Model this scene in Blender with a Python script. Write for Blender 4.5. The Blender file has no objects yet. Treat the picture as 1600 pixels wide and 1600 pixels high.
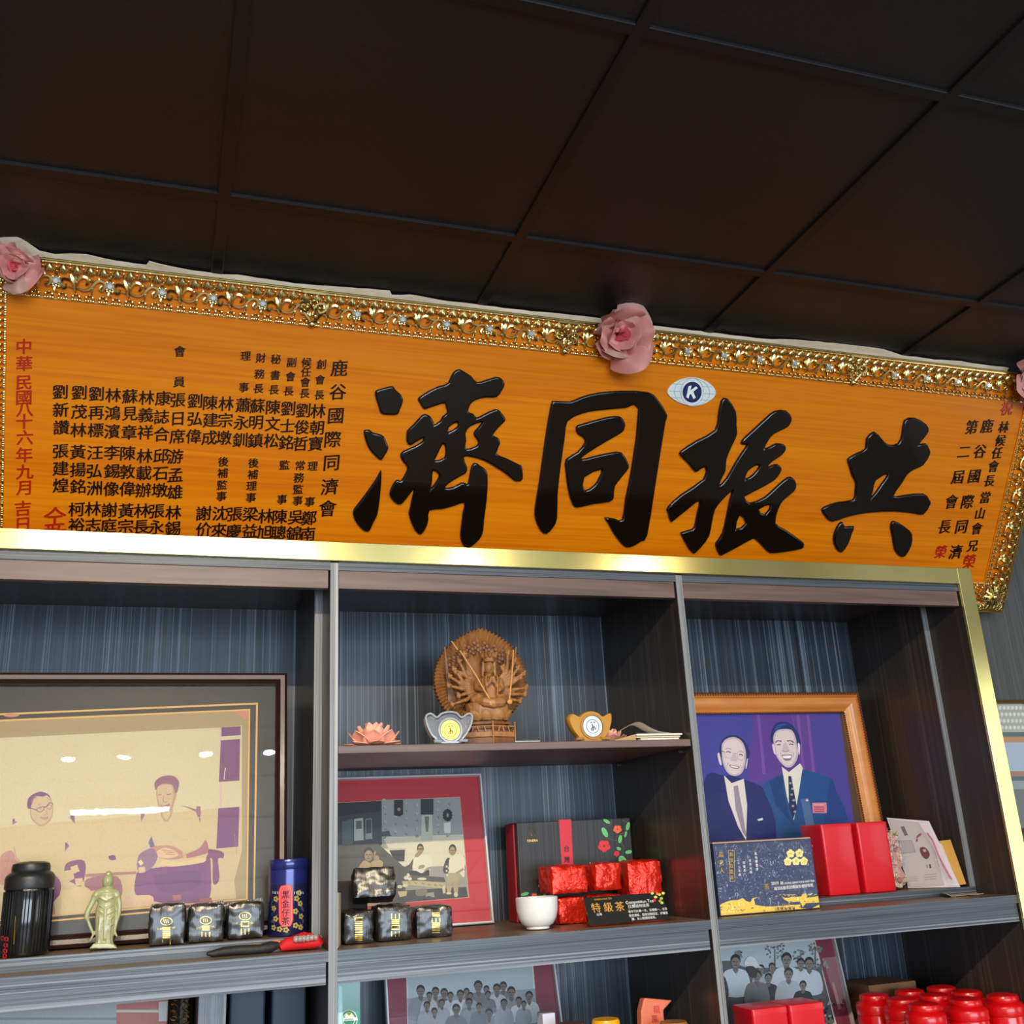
import bpy, bmesh, math, random
from mathutils import Vector, Matrix, noise
from math import sin, cos, pi, radians
random.seed(7)
SC = bpy.context.scene
COL = SC.collection

# ---------------------------------------------------------------- camera, world, lights, exposure
FOC = 1595.775
RW = ((0.94903151, -0.31114966, -0.05025018),
      (0.05158619, 0.31062530, -0.94913160),
      (0.31093095, 0.89816358, 0.31084423))          # rows: camera right, camera down, camera forward (world axes)
CAM = Vector((0.0, -2.0, 1.55))
cd = bpy.data.cameras.new('camera'); cam = bpy.data.objects.new('camera', cd); COL.objects.link(cam)
r0, r1, r2 = [Vector(r) for r in RW]
mw = Matrix.Identity(4)
for i in range(3):
    mw[i][0] = r0[i]; mw[i][1] = -r1[i]; mw[i][2] = -r2[i]; mw[i][3] = CAM[i]
cam.matrix_world = mw
cd.sensor_width = 36.0; cd.lens = FOC / 1600 * 36; cd.clip_start = 0.05
SC.camera = cam
SC.view_settings.view_transform = 'Standard'; SC.view_settings.look = 'None'
SC.view_settings.gamma = 1.0; SC.view_settings.use_curve_mapping = False
SC.view_settings.exposure = 0.0

def lin(c):
    c = c / 255.0
    return c / 12.92 if c <= 0.04045 else ((c + 0.055) / 1.055) ** 2.4
def rgb(r, g, b): return (lin(r), lin(g), lin(b), 1.0)

wd = bpy.data.worlds.new('world'); SC.world = wd; wd.use_nodes = True
wd.node_tree.nodes['Background'].inputs[0].default_value = (0.75, 0.86, 1.0, 1)
wd.node_tree.nodes['Background'].inputs[1].default_value = 1.2

def area(name, loc, rot, sx, sy, power, col, shape='RECTANGLE', spread=180):
    l = bpy.data.lights.new(name, 'AREA'); l.shape = shape; l.size = sx; l.size_y = sy
    l.energy = power; l.color = col; l.spread = radians(spread)
    o = bpy.data.objects.new(name, l); COL.objects.link(o); o.location = loc; o.rotation_euler = rot
    return o
# daylight through the front window of the shop, far behind the camera
area('window_daylight', (0.6, -6.9, 1.45), (radians(90), 0, 0), 5.4, 2.2, 330, (0.72, 0.85, 1.0))
area('side_window_daylight', (5.1, -3.6, 1.5), (radians(90), 0, radians(90)), 2.6, 1.9, 26, (0.95, 0.95, 0.92))  # added light from an invented side window, lifts the right brass strip
# ceiling spotlights (their housings are built further down) and one tube panel
LAMPS = [(-0.40, -2.30, 34), (-0.17, -2.29, 24), (0.18, -2.28, 46), (0.46, -2.28, 12), (1.25, -2.30, 9), (2.1, -2.30, 12), (-1.0, -2.30, 26)]
for i, (x, y, p) in enumerate(LAMPS):
    area('ceiling_spot_light', (x, y, 2.752), (0, 0, 0), 0.055, 0.055, p, (1.0, 0.83, 0.58), 'DISK')
area('ceiling_tube_light', (-0.19, -3.0, 2.748), (0, 0, 0), 0.46, 0.07, 22, (1.0, 0.95, 0.85))

# ---------------------------------------------------------------- picture geometry: pixel of the photograph -> point on a real plane
def ray(px, py):
    a, b = (px - 800) / FOC, (py - 800) / FOC
    return Vector([r0[i] * a + r1[i] * b + r2[i] for i in range(3)])
class Plane:
    """a real plane in the room: origin o, in-plane axes u (right) and v (up), n towards the viewer"""
    def __init__(s, o, u, v):
        s.o = Vector(o); s.u = Vector(u).normalized(); s.v = Vector(v).normalized(); s.n = s.u.cross(s.v)
        if s.n.y > 0: s.n = -s.n
    def at(s, px, py):
        r = ray(px, py); t = (s.o - CAM).dot(s.n) / r.dot(s.n); return CAM + r * t
    def uv(s, px, py):
        p = s.at(px, py) - s.o; return (p.dot(s.u), p.dot(s.v))
    def pt(s, u, v, w=0.0): return s.o + s.u * u + s.v * v + s.n * w
def vplane(y, x=0.0, z=0.0): return Plane((x, y, z), (1, 0, 0), (0, 0, 1))
def leanplane(y, z, deg, x=0.0, yaw=0.0):
    a, b = radians(deg), radians(yaw)
    return Plane((x, y, z), (cos(b), sin(b), 0), (-sin(a) * sin(b), sin(a) * cos(b), cos(a)))
def on_z(px, py, z):
    r = ray(px, py); return CAM + r * ((z - CAM.z) / r.z)
def on_y(px, py, y):
    r = ray(px, py); return CAM + r * ((y - CAM.y) / r.y)

# ---------------------------------------------------------------- objects
def empty(name, loc, label=None, cat=None, group=None, rotz=0.0):
    o = bpy.data.objects.new(name, None); COL.objects.link(o); o.location = loc; o.rotation_euler = (0, 0, rotz)
    o.empty_display_size = 0.05
    tag(o, label, cat, group); return o
def tag(o, label=None, cat=None, group=None, kind=None):
    if label: o['label'] = label
    if cat: o['category'] = cat
    if group: o['group'] = group
    if kind: o['kind'] = kind
    return o
def wmat(o):
    m = o.matrix_basis.copy()
    while o.parent: o = o.parent; m = o.matrix_basis @ m
    return m
def link(name, me, mat=None, parent=None, smooth=False, world=True):
    """link a mesh (world coordinates unless world=False) as one object under its parent"""
    if parent is not None and world: me.transform(wmat(parent).inverted())
    o = bpy.data.objects.new(name, me); COL.objects.link(o)
    if parent is not None: o.parent = parent
    if mat is not None and not me.materials: me.materials.append(mat)
    if smooth:
        for p in me.polygons: p.use_smooth = True
    return o
def mesh(name, verts, faces):
    me = bpy.data.meshes.new(name); me.from_pydata([tuple(v) for v in verts], [], faces); me.update(); return me
class MB:
    """collects shapes that become ONE mesh object"""
    def __init__(s): s.v = []; s.f = []
    def add(s, vs, fs):
        n = len(s.v); s.v += [Vector(v) for v in vs]; s.f += [tuple(i + n for i in f) for f in fs]; return s
    def box(s, a, b, M=None):
        x0, y0, z0 = a; x1, y1, z1 = b
        vs = [Vector(q) for q in ((x0, y0, z0), (x1, y0, z0), (x1, y1, z0), (x0, y1, z0), (x0, y0, z1), (x1, y0, z1), (x1, y1, z1), (x0, y1, z1))]
        if M is not None: vs = [M @ v for v in vs]
        return s.add(vs, [(0, 3, 2, 1), (4, 5, 6, 7), (0, 1, 5, 4), (1, 2, 6, 5), (2, 3, 7, 6), (3, 0, 4, 7)])
    def pbox(s, pl, u0, u1, v0, v1, w0, w1):
        vs = [pl.pt(u, v, w) for w in (w0, w1) for u, v in ((u0, v0), (u1, v0), (u1, v1), (u0, v1))]
        return s.add(vs, [(0, 3, 2, 1), (4, 5, 6, 7), (0, 1, 5, 4), (1, 2, 6, 5), (2, 3, 7, 6), (3, 0, 4, 7)])
    def prism(s, pts0, pts1):
        n = len(pts0)
        return s.add(list(pts0) + list(pts1), [tuple(range(n))[::-1], tuple(range(n, 2 * n))] + [(i, (i + 1) % n, n + (i + 1) % n, n + i) for i in range(n)])
    def tube(s, pts, r, sides=6, caps=True, flat=1.0):
        pts = [Vector(p) for p in pts]; n = len(pts)
        rr = r if isinstance(r, (list, tuple)) else [r] * n
        t0 = (pts[1] - pts[0]).normalized(); ref = Vector((0, -1, 0)) if abs(t0.y) < .9 else Vector((0, 0, 1))
        a = t0.cross(ref).normalized(); vs = []; fs = []
        for i, p in enumerate(pts):
            t = (pts[min(i + 1, n - 1)] - pts[max(i - 1, 0)])
            t = t.normalized() if t.length > 1e-9 else t0
            a = a - t * a.dot(t); a = a.normalized() if a.length > 1e-6 else t.orthogonal().normalized()
            b = t.cross(a)
            for k in range(sides):
                w = 2 * pi * k / sides; vs.append(p + a * (cos(w) * rr[i]) + b * (sin(w) * rr[i] * flat))
        for i in range(n - 1):
            for k in range(sides):
                k2 = (k + 1) % sides; fs.append((i * sides + k, i * sides + k2, (i + 1) * sides + k2, (i + 1) * sides + k))
        if caps: fs += [tuple(range(sides))[::-1], tuple((n - 1) * sides + k for k in range(sides))]
        return s.add(vs, fs)
    def lathe(s, prof, o=(0, 0, 0), seg=28, sx=1.0, sy=1.0, flute=0.0, nfl=0):
        o = Vector(o); vs = []; fs = []; n = len(prof)
        for r, z in prof:
            for k in range(seg):
                w = 2 * pi * k / seg; q = r * (1 + (flute * cos(nfl * w) if nfl else 0))
                vs.append(o + Vector((q * cos(w) * sx, q * sin(w) * sy, z)))
        for i in range(n - 1):
            for k in range(seg):
                k2 = (k + 1) % seg; fs.append((i * seg + k, i * seg + k2, (i + 1) * seg + k2, (i + 1) * seg + k))
        fs += [tuple(range(seg))[::-1], tuple((n - 1) * seg + k for k in range(seg))]
        return s.add(vs, fs)
    def ball(s, c, r, seg=8, rings=5, sc=(1, 1, 1)):
        c = Vector(c); vs = [c + Vector((0, 0, r * sc[2]))]; fs = []
        for i in range(1, rings):
            for k in range(seg):
                a, b = pi * i / rings, 2 * pi * k / seg
                vs.append(c + Vector((r * sc[0] * sin(a) * cos(b), r * sc[1] * sin(a) * sin(b), r * sc[2] * cos(a))))
        vs.append(c - Vector((0, 0, r * sc[2]))); L = len(vs) - 1
        for k in range(seg): fs.append((0, 1 + k, 1 + (k + 1) % seg))
        for i in range(rings - 2):
            for k in range(seg):
                k2 = (k + 1) % seg; fs.append((1 + i * seg + k, 1 + (i + 1) * seg + k, 1 + (i + 1) * seg + k2, 1 + i * seg + k2))
        for k in range(seg): fs.append((L, 1 + (rings - 2) * seg + (k + 1) % seg, 1 + (rings - 2) * seg + k))
        return s.add(vs, fs)
    def build(s, name, mat, parent=None, smooth=False, bevel=0.0, seg=2):
        me = mesh(name, s.v, s.f)
        if bevel:
            bm = bmesh.new(); bm.from_mesh(me)
            es = [e for e in bm.edges if len(e.link_faces) == 2 and e.calc_face_angle(0) > radians(25)]
            bmesh.ops.bevel(bm, geom=es, offset=bevel, segments=seg, affect='EDGES', profile=.5)
            bm.to_mesh(me); bm.free()
        o = link(name, me, mat, parent, False)
        if smooth: shade(o)
        return o
def shade(o, ang=40):
    me = o.data
    for p in me.polygons: p.use_smooth = True
    me.set_sharp_from_angle(angle=radians(ang))
def modded(o, *mods):
    """apply modifiers: (type, {settings})"""
    for t, kw in mods:
        m = o.modifiers.new(t, t)
        for k, v in kw.items(): setattr(m, k, v)
    dg = bpy.context.evaluated_depsgraph_get(); me = bpy.data.meshes.new_from_object(o.evaluated_get(dg))
    o.modifiers.clear(); old = o.data; o.data = me; bpy.data.meshes.remove(old); return o
def dup(root, loc, label, rotz=0.0, group=None):
    r = root.copy(); COL.objects.link(r); r.location = loc; r.rotation_euler = (0, 0, rotz); r['label'] = label
    if group: r['group'] = group
    for ch in list(root.children):
        c = ch.copy(); COL.objects.link(c); c.parent = r
        for g in ch.children:
            d = g.copy(); COL.objects.link(d); d.parent = c
    return r

# ---------------------------------------------------------------- materials
def mat(name, col, rough=.5, metal=0.0, spec=.5, trans=0.0, coat=0.0, sss=0.0, ior=1.45, noise_amt=0.0, noise_scale=40, bump=0.0, bump_scale=200, alpha=1.0, emit=0.0, coat_rough=.08):
    m = bpy.data.materials.new(name); m.use_nodes = True; nt = m.node_tree; b = nt.nodes['Principled BSDF']; I = b.inputs
    I['Base Color'].default_value = col; I['Roughness'].default_value = rough; I['Metallic'].default_value = metal
    I['Specular IOR Level'].default_value = spec; I['Transmission Weight'].default_value = trans; I['IOR'].default_value = ior
    I['Coat Weight'].default_value = coat; I['Coat Roughness'].default_value = coat_rough; I['Alpha'].default_value = alpha
    if sss: I['Subsurface Weight'].default_value = sss; I['Subsurface Radius'].default_value = (.01, .01, .006)
    if emit: I['Emission Color'].default_value = col; I['Emission Strength'].default_value = emit
    tc = nt.nodes.new('ShaderNodeTexCoord')
    if noise_amt:
        n = nt.nodes.new('ShaderNodeTexNoise'); n.inputs['Scale'].default_value = noise_scale; n.inputs['Detail'].default_value = 4
        nt.links.new(tc.outputs['Object'], n.inputs['Vector'])
        h = nt.nodes.new('ShaderNodeHueSaturation'); h.inputs['Color'].default_value = col
        mr = nt.nodes.new('ShaderNodeMapRange'); mr.inputs[3].default_value = 1 - noise_amt; mr.inputs[4].default_value = 1 + noise_amt
        nt.links.new(n.outputs['Fac'], mr.inputs[0]); nt.links.new(mr.outputs[0], h.inputs['Value']); nt.links.new(h.outputs[0], I['Base Color'])
    if bump:
        n2 = nt.nodes.new('ShaderNodeTexNoise'); n2.inputs['Scale'].default_value = bump_scale; n2.inputs['Detail'].default_value = 3
        nt.links.new(tc.outputs['Object'], n2.inputs['Vector'])
        bp = nt.nodes.new('ShaderNodeBump'); bp.inputs['Strength'].default_value = bump; bp.inputs['Distance'].default_value = .002
        nt.links.new(n2.outputs['Fac'], bp.inputs['Height']); nt.links.new(bp.outputs[0], I['Normal'])
    return m
def streak(name, stops, scale, rough=.4, coat=0.0, spec=.5, detail=3, dist=0.3, bump=0.0, big=(1, 1, 1)):
    """wood / laminate: noise stretched along one axis -> colour ramp; scale = (sx, sy, sz)"""
    m = bpy.data.materials.new(name); m.use_nodes = True; nt = m.node_tree; b = nt.nodes['Principled BSDF']; I = b.inputs
    I['Roughness'].default_value = rough; I['Coat Weight'].default_value = coat; I['Specular IOR Level'].default_value = spec; I['Coat Roughness'].default_value = .1
    tc = nt.nodes.new('ShaderNodeTexCoord'); mp = nt.nodes.new('ShaderNodeMapping'); mp.inputs['Scale'].default_value = scale
    nt.links.new(tc.outputs['Object'], mp.inputs['Vector'])
    n = nt.nodes.new('ShaderNodeTexNoise'); n.inputs['Scale'].default_value = 1; n.inputs['Detail'].default_value = detail; n.inputs['Distortion'].default_value = dist
    nt.links.new(mp.outputs[0], n.inputs['Vector'])
    mp2 = nt.nodes.new('ShaderNodeMapping'); mp2.inputs['Scale'].default_value = tuple(s * .13 * k for s, k in zip(scale, big))
    nt.links.new(tc.outputs['Object'], mp2.inputs['Vector'])
    n2 = nt.nodes.new('ShaderNodeTexNoise'); n2.inputs['Scale'].default_value = 1; n2.inputs['Detail'].default_value = 2
    nt.links.new(mp2.outputs[0], n2.inputs['Vector'])
    ad = nt.nodes.new('ShaderNodeMath'); ad.operation = 'MULTIPLY_ADD'; ad.inputs[1].default_value = .6
    nt.links.new(n.outputs['Fac'], ad.inputs[0])
    m4 = nt.nodes.new('ShaderNodeMath'); m4.operation = 'MULTIPLY'; m4.inputs[1].default_value = .4
    nt.links.new(n2.outputs['Fac'], m4.inputs[0]); nt.links.new(m4.outputs[0], ad.inputs[2])
    cr = nt.nodes.new('ShaderNodeValToRGB'); e = cr.color_ramp.elements
    while len(e) < len(stops): e.new(.5)
    for k, (p, c) in enumerate(stops): e[k].position = p; e[k].color = c
    nt.links.new(ad.outputs[0], cr.inputs[0]); nt.links.new(cr.outputs[0], I['Base Color'])
    if bump:
        bp = nt.nodes.new('ShaderNodeBump'); bp.inputs['Strength'].default_value = bump; bp.inputs['Distance'].default_value = .001
        nt.links.new(ad.outputs[0], bp.inputs['Height']); nt.links.new(bp.outputs[0], I['Normal'])
    return m
def thin_glass(name, tint=(1, 1, 1, 1), wav=0.0, rough=.0, ior=1.5, wscale=7):
    m = bpy.data.materials.new(name); m.use_nodes = True; nt = m.node_tree; nt.nodes.remove(nt.nodes['Principled BSDF'])
    t = nt.nodes.new('ShaderNodeBsdfTransparent'); t.inputs[0].default_value = tint
    g = nt.nodes.new('ShaderNodeBsdfGlossy'); g.inputs['Roughness'].default_value = rough
    fr = nt.nodes.new('ShaderNodeFresnel'); fr.inputs[0].default_value = ior
    mx = nt.nodes.new('ShaderNodeMixShader'); o = nt.nodes['Material Output']
    ge = nt.nodes.new('ShaderNodeNewGeometry'); sb = nt.nodes.new('ShaderNodeMath'); sb.operation = 'SUBTRACT'; sb.inputs[0].default_value = 1; nt.links.new(ge.outputs['Backfacing'], sb.inputs[1])
    ml = nt.nodes.new('ShaderNodeMath'); ml.operation = 'MULTIPLY'; nt.links.new(fr.outputs[0], ml.inputs[0]); nt.links.new(sb.outputs[0], ml.inputs[1])
    nt.links.new(ml.outputs[0], mx.inputs[0]); nt.links.new(t.outputs[0], mx.inputs[1]); nt.links.new(g.outputs[0], mx.inputs[2]); nt.links.new(mx.outputs[0], o.inputs[0])
    if wav:
        tc = nt.nodes.new('ShaderNodeTexCoord'); n = nt.nodes.new('ShaderNodeTexNoise'); n.inputs['Scale'].default_value = wscale; n.inputs['Distortion'].default_value = 1.5
        nt.links.new(tc.outputs['Object'], n.inputs['Vector'])
        bp = nt.nodes.new('ShaderNodeBump'); bp.inputs['Strength'].default_value = wav; bp.inputs['Distance'].default_value = .01
        nt.links.new(n.outputs['Fac'], bp.inputs['Height']); nt.links.new(bp.outputs[0], g.inputs['Normal'])
    return m
def ink_mat(name, rough=.45, coat=0.0, metal=0.0, spec=.4):
    m = bpy.data.materials.new(name); m.use_nodes = True; nt = m.node_tree; b = nt.nodes['Principled BSDF']
    a = nt.nodes.new('ShaderNodeVertexColor'); a.layer_name = 'Col'
    tc = nt.nodes.new('ShaderNodeTexCoord'); n = nt.nodes.new('ShaderNodeTexNoise'); n.inputs['Scale'].default_value = 420; n.inputs['Detail'].default_value = 2
    nt.links.new(tc.outputs['Object'], n.inputs['Vector'])
    mr = nt.nodes.new('ShaderNodeMapRange'); mr.inputs[3].default_value = .86; mr.inputs[4].default_value = 1.14
    nt.links.new(n.outputs['Fac'], mr.inputs[0])
    h = nt.nodes.new('ShaderNodeHueSaturation'); nt.links.new(a.outputs[0], h.inputs['Color']); nt.links.new(mr.outputs[0], h.inputs['Value'])
    nt.links.new(h.outputs[0], b.inputs['Base Color'])
    b.inputs['Roughness'].default_value = rough; b.inputs['Coat Weight'].default_value = coat; b.inputs['Metallic'].default_value = metal; b.inputs['Specular IOR Level'].default_value = spec
    return m
INK = ink_mat('printed_paper'); GLOSSY_INK = ink_mat('glossy_print', .25, .4)

# ---------------------------------------------------------------- flat printed pictures: coloured shapes on one plane
def smooth_poly(p, k=4):
    n = len(p); out = []
    for i in range(n):
        a, b, c, d = [Vector((*p[(i + j) % n], 0)) for j in (-1, 0, 1, 2)]
        for q in range(k):
            t = q / k
            v = .5 * ((2 * b) + (c - a) * t + (2 * a - 5 * b + 4 * c - d) * t * t + (3 * b - a - 3 * c + d) * t ** 3)
            out.append((v.x, v.y))
    return out
def ell(cx, cy, rx, ry, rot=0, n=18, a0=0, a1=360):
    r = radians(rot); o = []
    full = abs(a1 - a0) >= 360
    for k in range(n if full else n + 1):
        w = radians(a0 + (a1 - a0) * k / n); x, y = rx * cos(w), ry * sin(w)
        o.append((cx + x * cos(r) - y * sin(r), cy + x * sin(r) + y * cos(r)))
    return o
def rect(x0, y0, x1, y1): return [(x0, y0), (x1, y0), (x1, y1), (x0, y1)]
def ln(x0, y0, x1, y1, w):
    dx, dy = x1 - x0, y1 - y0; L = math.hypot(dx, dy) or 1; a, b = -dy / L * w / 2, dx / L * w / 2
    return [(x0 + a, y0 + b), (x1 + a, y1 + b), (x1 - a, y1 - b), (x0 - a, y0 - b)]
def clip_poly(q, box):
    for ax, lim, sg in ((0, box[0], 1), (0, box[2], -1), (1, box[1], 1), (1, box[3], -1)):
        out = []
        for i in range(len(q)):
            a, b = q[i - 1], q[i]; da, db = (a[ax] - lim) * sg, (b[ax] - lim) * sg
            if (da >= 0) != (db >= 0): t = da / (da - db); out.append((a[0] + (b[0] - a[0]) * t, a[1] + (b[1] - a[1]) * t))
            if db >= 0: out.append(b)
        q = out
        if not q: return q
    return q
class Print:
    """shapes in photograph pixels laid on a plane, each a hair above the last; one mesh"""
    def __init__(s, pl, w0=0.0005, step=8e-6, clip=None): s.clip = clip; s.pl = pl; s.w = w0; s.step = step; s.v = []; s.f = []; s.c = []
    def poly(s, pts, col, sm=False):
        if sm: pts = smooth_poly(pts, 4)
        n = len(s.v); uv = [s.pl.uv(*p) for p in pts]
        if s.clip: uv = clip_poly(uv, s.clip)
        if len(uv) < 3: return s
        ar = sum(uv[i][0] * uv[(i + 1) % len(uv)][1] - uv[(i + 1) % len(uv)][0] * uv[i][1] for i in range(len(uv)))
        if ar < 0: uv.reverse()
        s.v += [s.pl.pt(u, v, s.w) for u, v in uv]; s.w += s.step
        s.f.append(tuple(range(n, n + len(uv)))); s.c.append(rgb(*col)); return s
    def e(s, cx, cy, rx, ry, col, rot=0, n=18): return s.poly(ell(cx, cy, rx, ry, rot, n), col)
    def r(s, x0, y0, x1, y1, col): return s.poly(rect(x0, y0, x1, y1), col)
    def l(s, x0, y0, x1, y1, w, col): return s.poly(ln(x0, y0, x1, y1, w), col)
    def pline(s, pts, w, col):
        for a, b in zip(pts, pts[1:]): s.poly(ln(*a, *b, w), col)
        return s
    def build(s, name, parent, m=None):
        me = mesh(name, s.v, s.f); ca = me.color_attributes.new('Col', 'FLOAT_COLOR', 'CORNER'); k = 0
        for p in me.polygons:
            for _ in p.vertices: ca.data[k].color = s.c[p.index]; k += 1
        return link(name, me, m or INK, parent)

# ---------------------------------------------------------------- lettering
_G = {}
def glyph(ch, off=0.0, ext=0.0, res=3, bev=0.0):
    k = (ch, off, ext, res, bev)
    if k not in _G:
        c = bpy.data.curves.new('g', 'FONT'); c.body = ch; c.size = 1; c.resolution_u = res; c.offset = off; c.extrude = ext; c.bevel_depth = bev; c.bevel_resolution = 1
        o = bpy.data.objects.new('g', c); COL.objects.link(o)
        dg = bpy.context.evaluated_depsgraph_get(); me = bpy.data.meshes.new_from_object(o.evaluated_get(dg))
        vs = [v.co.copy() for v in me.vertices]; fs = [tuple(p.vertices) for p in me.polygons]
        bpy.data.objects.remove(o); bpy.data.curves.remove(c); bpy.data.meshes.remove(me)
        x0, x1 = min(v.x for v in vs), max(v.x for v in vs); y0, y1 = min(v.y for v in vs), max(v.y for v in vs)
        cx = (x0 + x1) / 2; cy = (y0 + y1) / 2 if ord(ch[0]) > 0x2000 else .34
        _G[k] = ([Vector((v.x - cx, v.y - cy, v.z)) for v in vs], fs, x1 - x0)
    return _G[k]
def put_text(mb, pl, px, py, s, size_px, off=0.0, ext=0.0002, shear=0.0, w=0.0006, wide=1.0, rot=0.0, lift=0.0):
    """string s centred on pixel (px,py) of plane pl, em height size_px pixels"""
    c = pl.at(px, py); a = pl.at(px, py - size_px / 2); b = pl.at(px, py + size_px / 2); h = (a - b).length * 1.04
    vs, fs, wd_ = glyph(s, 0, ext / h if h else 0)
    cr, sr = cos(radians(rot)), sin(radians(rot)); out = []
    for v in vs:
        x = v.x * h * wide; y = v.y * h + shear * x + lift
        x, y = x * cr - y * sr, x * sr + y * cr
        out.append(c + pl.u * x + pl.v * y + pl.n * (w + v.z * h))
    mb.add(out, fs)
    if off:
        for d in (pl.u * (off * h) - pl.n * .00012, pl.u * (-off * h) - pl.n * .00024): mb.add([q + d for q in out], fs)

# ================================================================ ROOM SHELL
YB = 0.433          # back panel of the cabinet
YW = 0.455          # wall behind it
ZC = 2.78           # ceiling
M_ceil = mat('black_ceiling_board', rgb(38, 35, 35), .42, spec=.5, noise_amt=.12, noise_scale=6, bump=.5, bump_scale=160)
M_grid = mat('black_tee_bar', rgb(27, 26, 27), .42, spec=.5)
M_wallL = streak('grey_wall_laminate', [(.30, rgb(64, 64, 61)), (.47, rgb(88, 89, 86)), (.53, rgb(72, 72, 70)), (.7, rgb(108, 109, 105))], (60, 60, .7), .55)
M_plain = mat('white_wall_paint', rgb(150, 145, 138), .8)
M_floor = mat('stone_floor_tile', rgb(92, 84, 76), .35, noise_amt=.2, noise_scale=4)
def struct(o): o['kind'] = 'structure'; return o
X0, X1, Y0 = -3.2, 5.2, -7.0
struct(MB().box((X0, Y0, -.1), (X1, YW, 0)).build('floor', M_floor))
struct(MB().box((X0, Y0, ZC), (X1, YW, ZC + .1)).build('ceiling', M_ceil))
struct(MB().box((X0, YW, 0), (X1, YW + .1, ZC)).build('wall_back', M_wallL))
struct(MB().box((X0 - .1, Y0, 0), (X0, YW, ZC)).build('wall_left', M_plain))
w = MB(); w.box((X1, Y0, 0), (X1 + .1, YW, .5)); w.box((X1, Y0, 2.5), (X1 + .1, YW, ZC)); w.box((X1, Y0, .5), (X1 + .1, -4.95, 2.5)); w.box((X1, -2.25, .5), (X1 + .1, YW, 2.5))
struct(w.build('wall_right', M_plain))
w = MB(); w.box((X1 + .02, -4.95, .5), (X1 + .08, -4.89, 2.5)); w.box((X1 + .02, -2.31, .5), (X1 + .08, -2.25, 2.5)); w.box((X1 + .02, -4.95, .5), (X1 + .08, -2.25, .56)); w.box((X1 + .02, -4.95, 2.44), (X1 + .08, -2.25, 2.5))
struct(w.build('added_window', mat('added_window_aluminium', rgb(120, 120, 120), .4, .8)))  # added side window, out of view, gives the right brass something bright to reflect
w = MB(); w.box((X0, Y0 - .1, 0), (X1, Y0, .3)); w.box((X0, Y0 - .1, 2.6), (X1, Y0, ZC)); w.box((X0, Y0 - .1, .3), (-2.2, Y0, 2.6)); w.box((3.4, Y0 - .1, .3), (X1, Y0, 2.6))
struct(w.build('wall_front', M_plain))
wf = MB()
for x in (-2.2, -.35, 1.5, 3.34): wf.box((x, Y0 - .08, .3), (x + .06, Y0 - .02, 2.6))
for z in (.3, 2.54): wf.box((-2.2, Y0 - .08, z), (3.4, Y0 - .02, z + .06))
struct(wf.build('window_1', mat('window_aluminium', rgb(120, 120, 120), .4, .8)))
g = MB()
gx, gy = 0.055, -0.233
k = -6
while gx + k * .605 < X1:
    x = gx + k * .605
    if x > X0 + .05: g.box((x - .012, Y0, ZC - .007), (x + .012, YW, ZC + .002))
    k += 1
k = 1
while gy + k * .605 > Y0:
    y = gy + k * .605
    if y < YW: g.box((X0, y - .012, ZC - .0065), (X1, y + .012, ZC + .002))
    k -= 1
struct(g.build('trim_1', M_grid, bevel=.0015, seg=1))

# ceiling lamps: spot housings and a tube panel
M_black = mat('black_paint', rgb(20, 20, 20), .4)
M_lampglow = mat('lamp_glass', rgb(255, 236, 200), .4, emit=6.0)
for i, (x, y, p_) in enumerate(LAMPS):
    t = empty('ceiling_spot', (x, y, ZC - .008), 'round recessed ceiling spotlight, %s of the row behind the viewer' % ('first second third fourth fifth sixth seventh'.split()[i]), 'ceiling lamp', 'spotlights in the ceiling row')
    MB().lathe([(.036, -.018), (.046, -.018), (.05, 0), (.036, 0)], (x, y, ZC - .008)).build('housing_ring', M_black, t, True)
t = empty('ceiling_panel_lamp', (-.19, -3.0, ZC - .008), 'slim white tube lamp on the black ceiling behind the viewer', 'ceiling lamp')
MB().box((-.45, -3.06, ZC - .028), (.07, -2.94, ZC - .008)).build('lamp_body', M_black, t)

# ================================================================ DISPLAY CABINET
def lam(name, a, b, c, d, sc, rough=.4): return streak(name, [(.34, a), (.46, b), (.52, c), (.64, d)], sc, rough, detail=2, dist=.15)
M_back = lam('charcoal_laminate_vertical', rgb(27, 31, 37), rgb(56, 62, 72), rgb(38, 43, 50), rgb(118, 130, 144), (380, 380, 1.1), .38)
M_side = lam('dark_laminate_side', rgb(44, 40, 38), rgb(56, 50, 47), rgb(48, 43, 41), rgb(74, 67, 62), (90, 90, .6), .34)
M_edgeV = lam('striped_edge_vertical', rgb(66, 68, 72), rgb(140, 141, 142), rgb(98, 100, 104), rgb(172, 172, 170), (260, 260, .9), .4)
M_edgeH = lam('striped_edge_horizontal', rgb(34, 38, 44), rgb(80, 87, 96), rgb(52, 57, 64), rgb(124, 131, 140), (.9, 260, 260), .42)
M_walnut = streak('walnut_board', [(.3, rgb(74, 56, 50)), (.5, rgb(104, 80, 72)), (.7, rgb(122, 96, 86))], (3, 60, 60), .42, dist=.8)
M_shelf = streak('brown_shelf_top', [(.3, rgb(92, 76, 62)), (.5, rgb(116, 98, 82)), (.7, rgb(128, 110, 92))], (4, 40, 40), .4)
M_brass = streak('brushed_brass', [(.3, rgb(204, 192, 120)), (.5, rgb(216, 204, 132)), (.7, rgb(224, 214, 148))], (8, 8, 8), .16)
for n in M_brass.node_tree.nodes:
    if n.type == 'BSDF_PRINCIPLED': n.inputs['Metallic'].default_value = 0.8
XL, D1, D2, XR = (-.478, -.462), (.299, .315), (1.0735, 1.089), (1.858, 1.897)
BAYS = [(XL[1], D1[0]), (D1[1], D2[0]), (D2[1], XR[0])]
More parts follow.
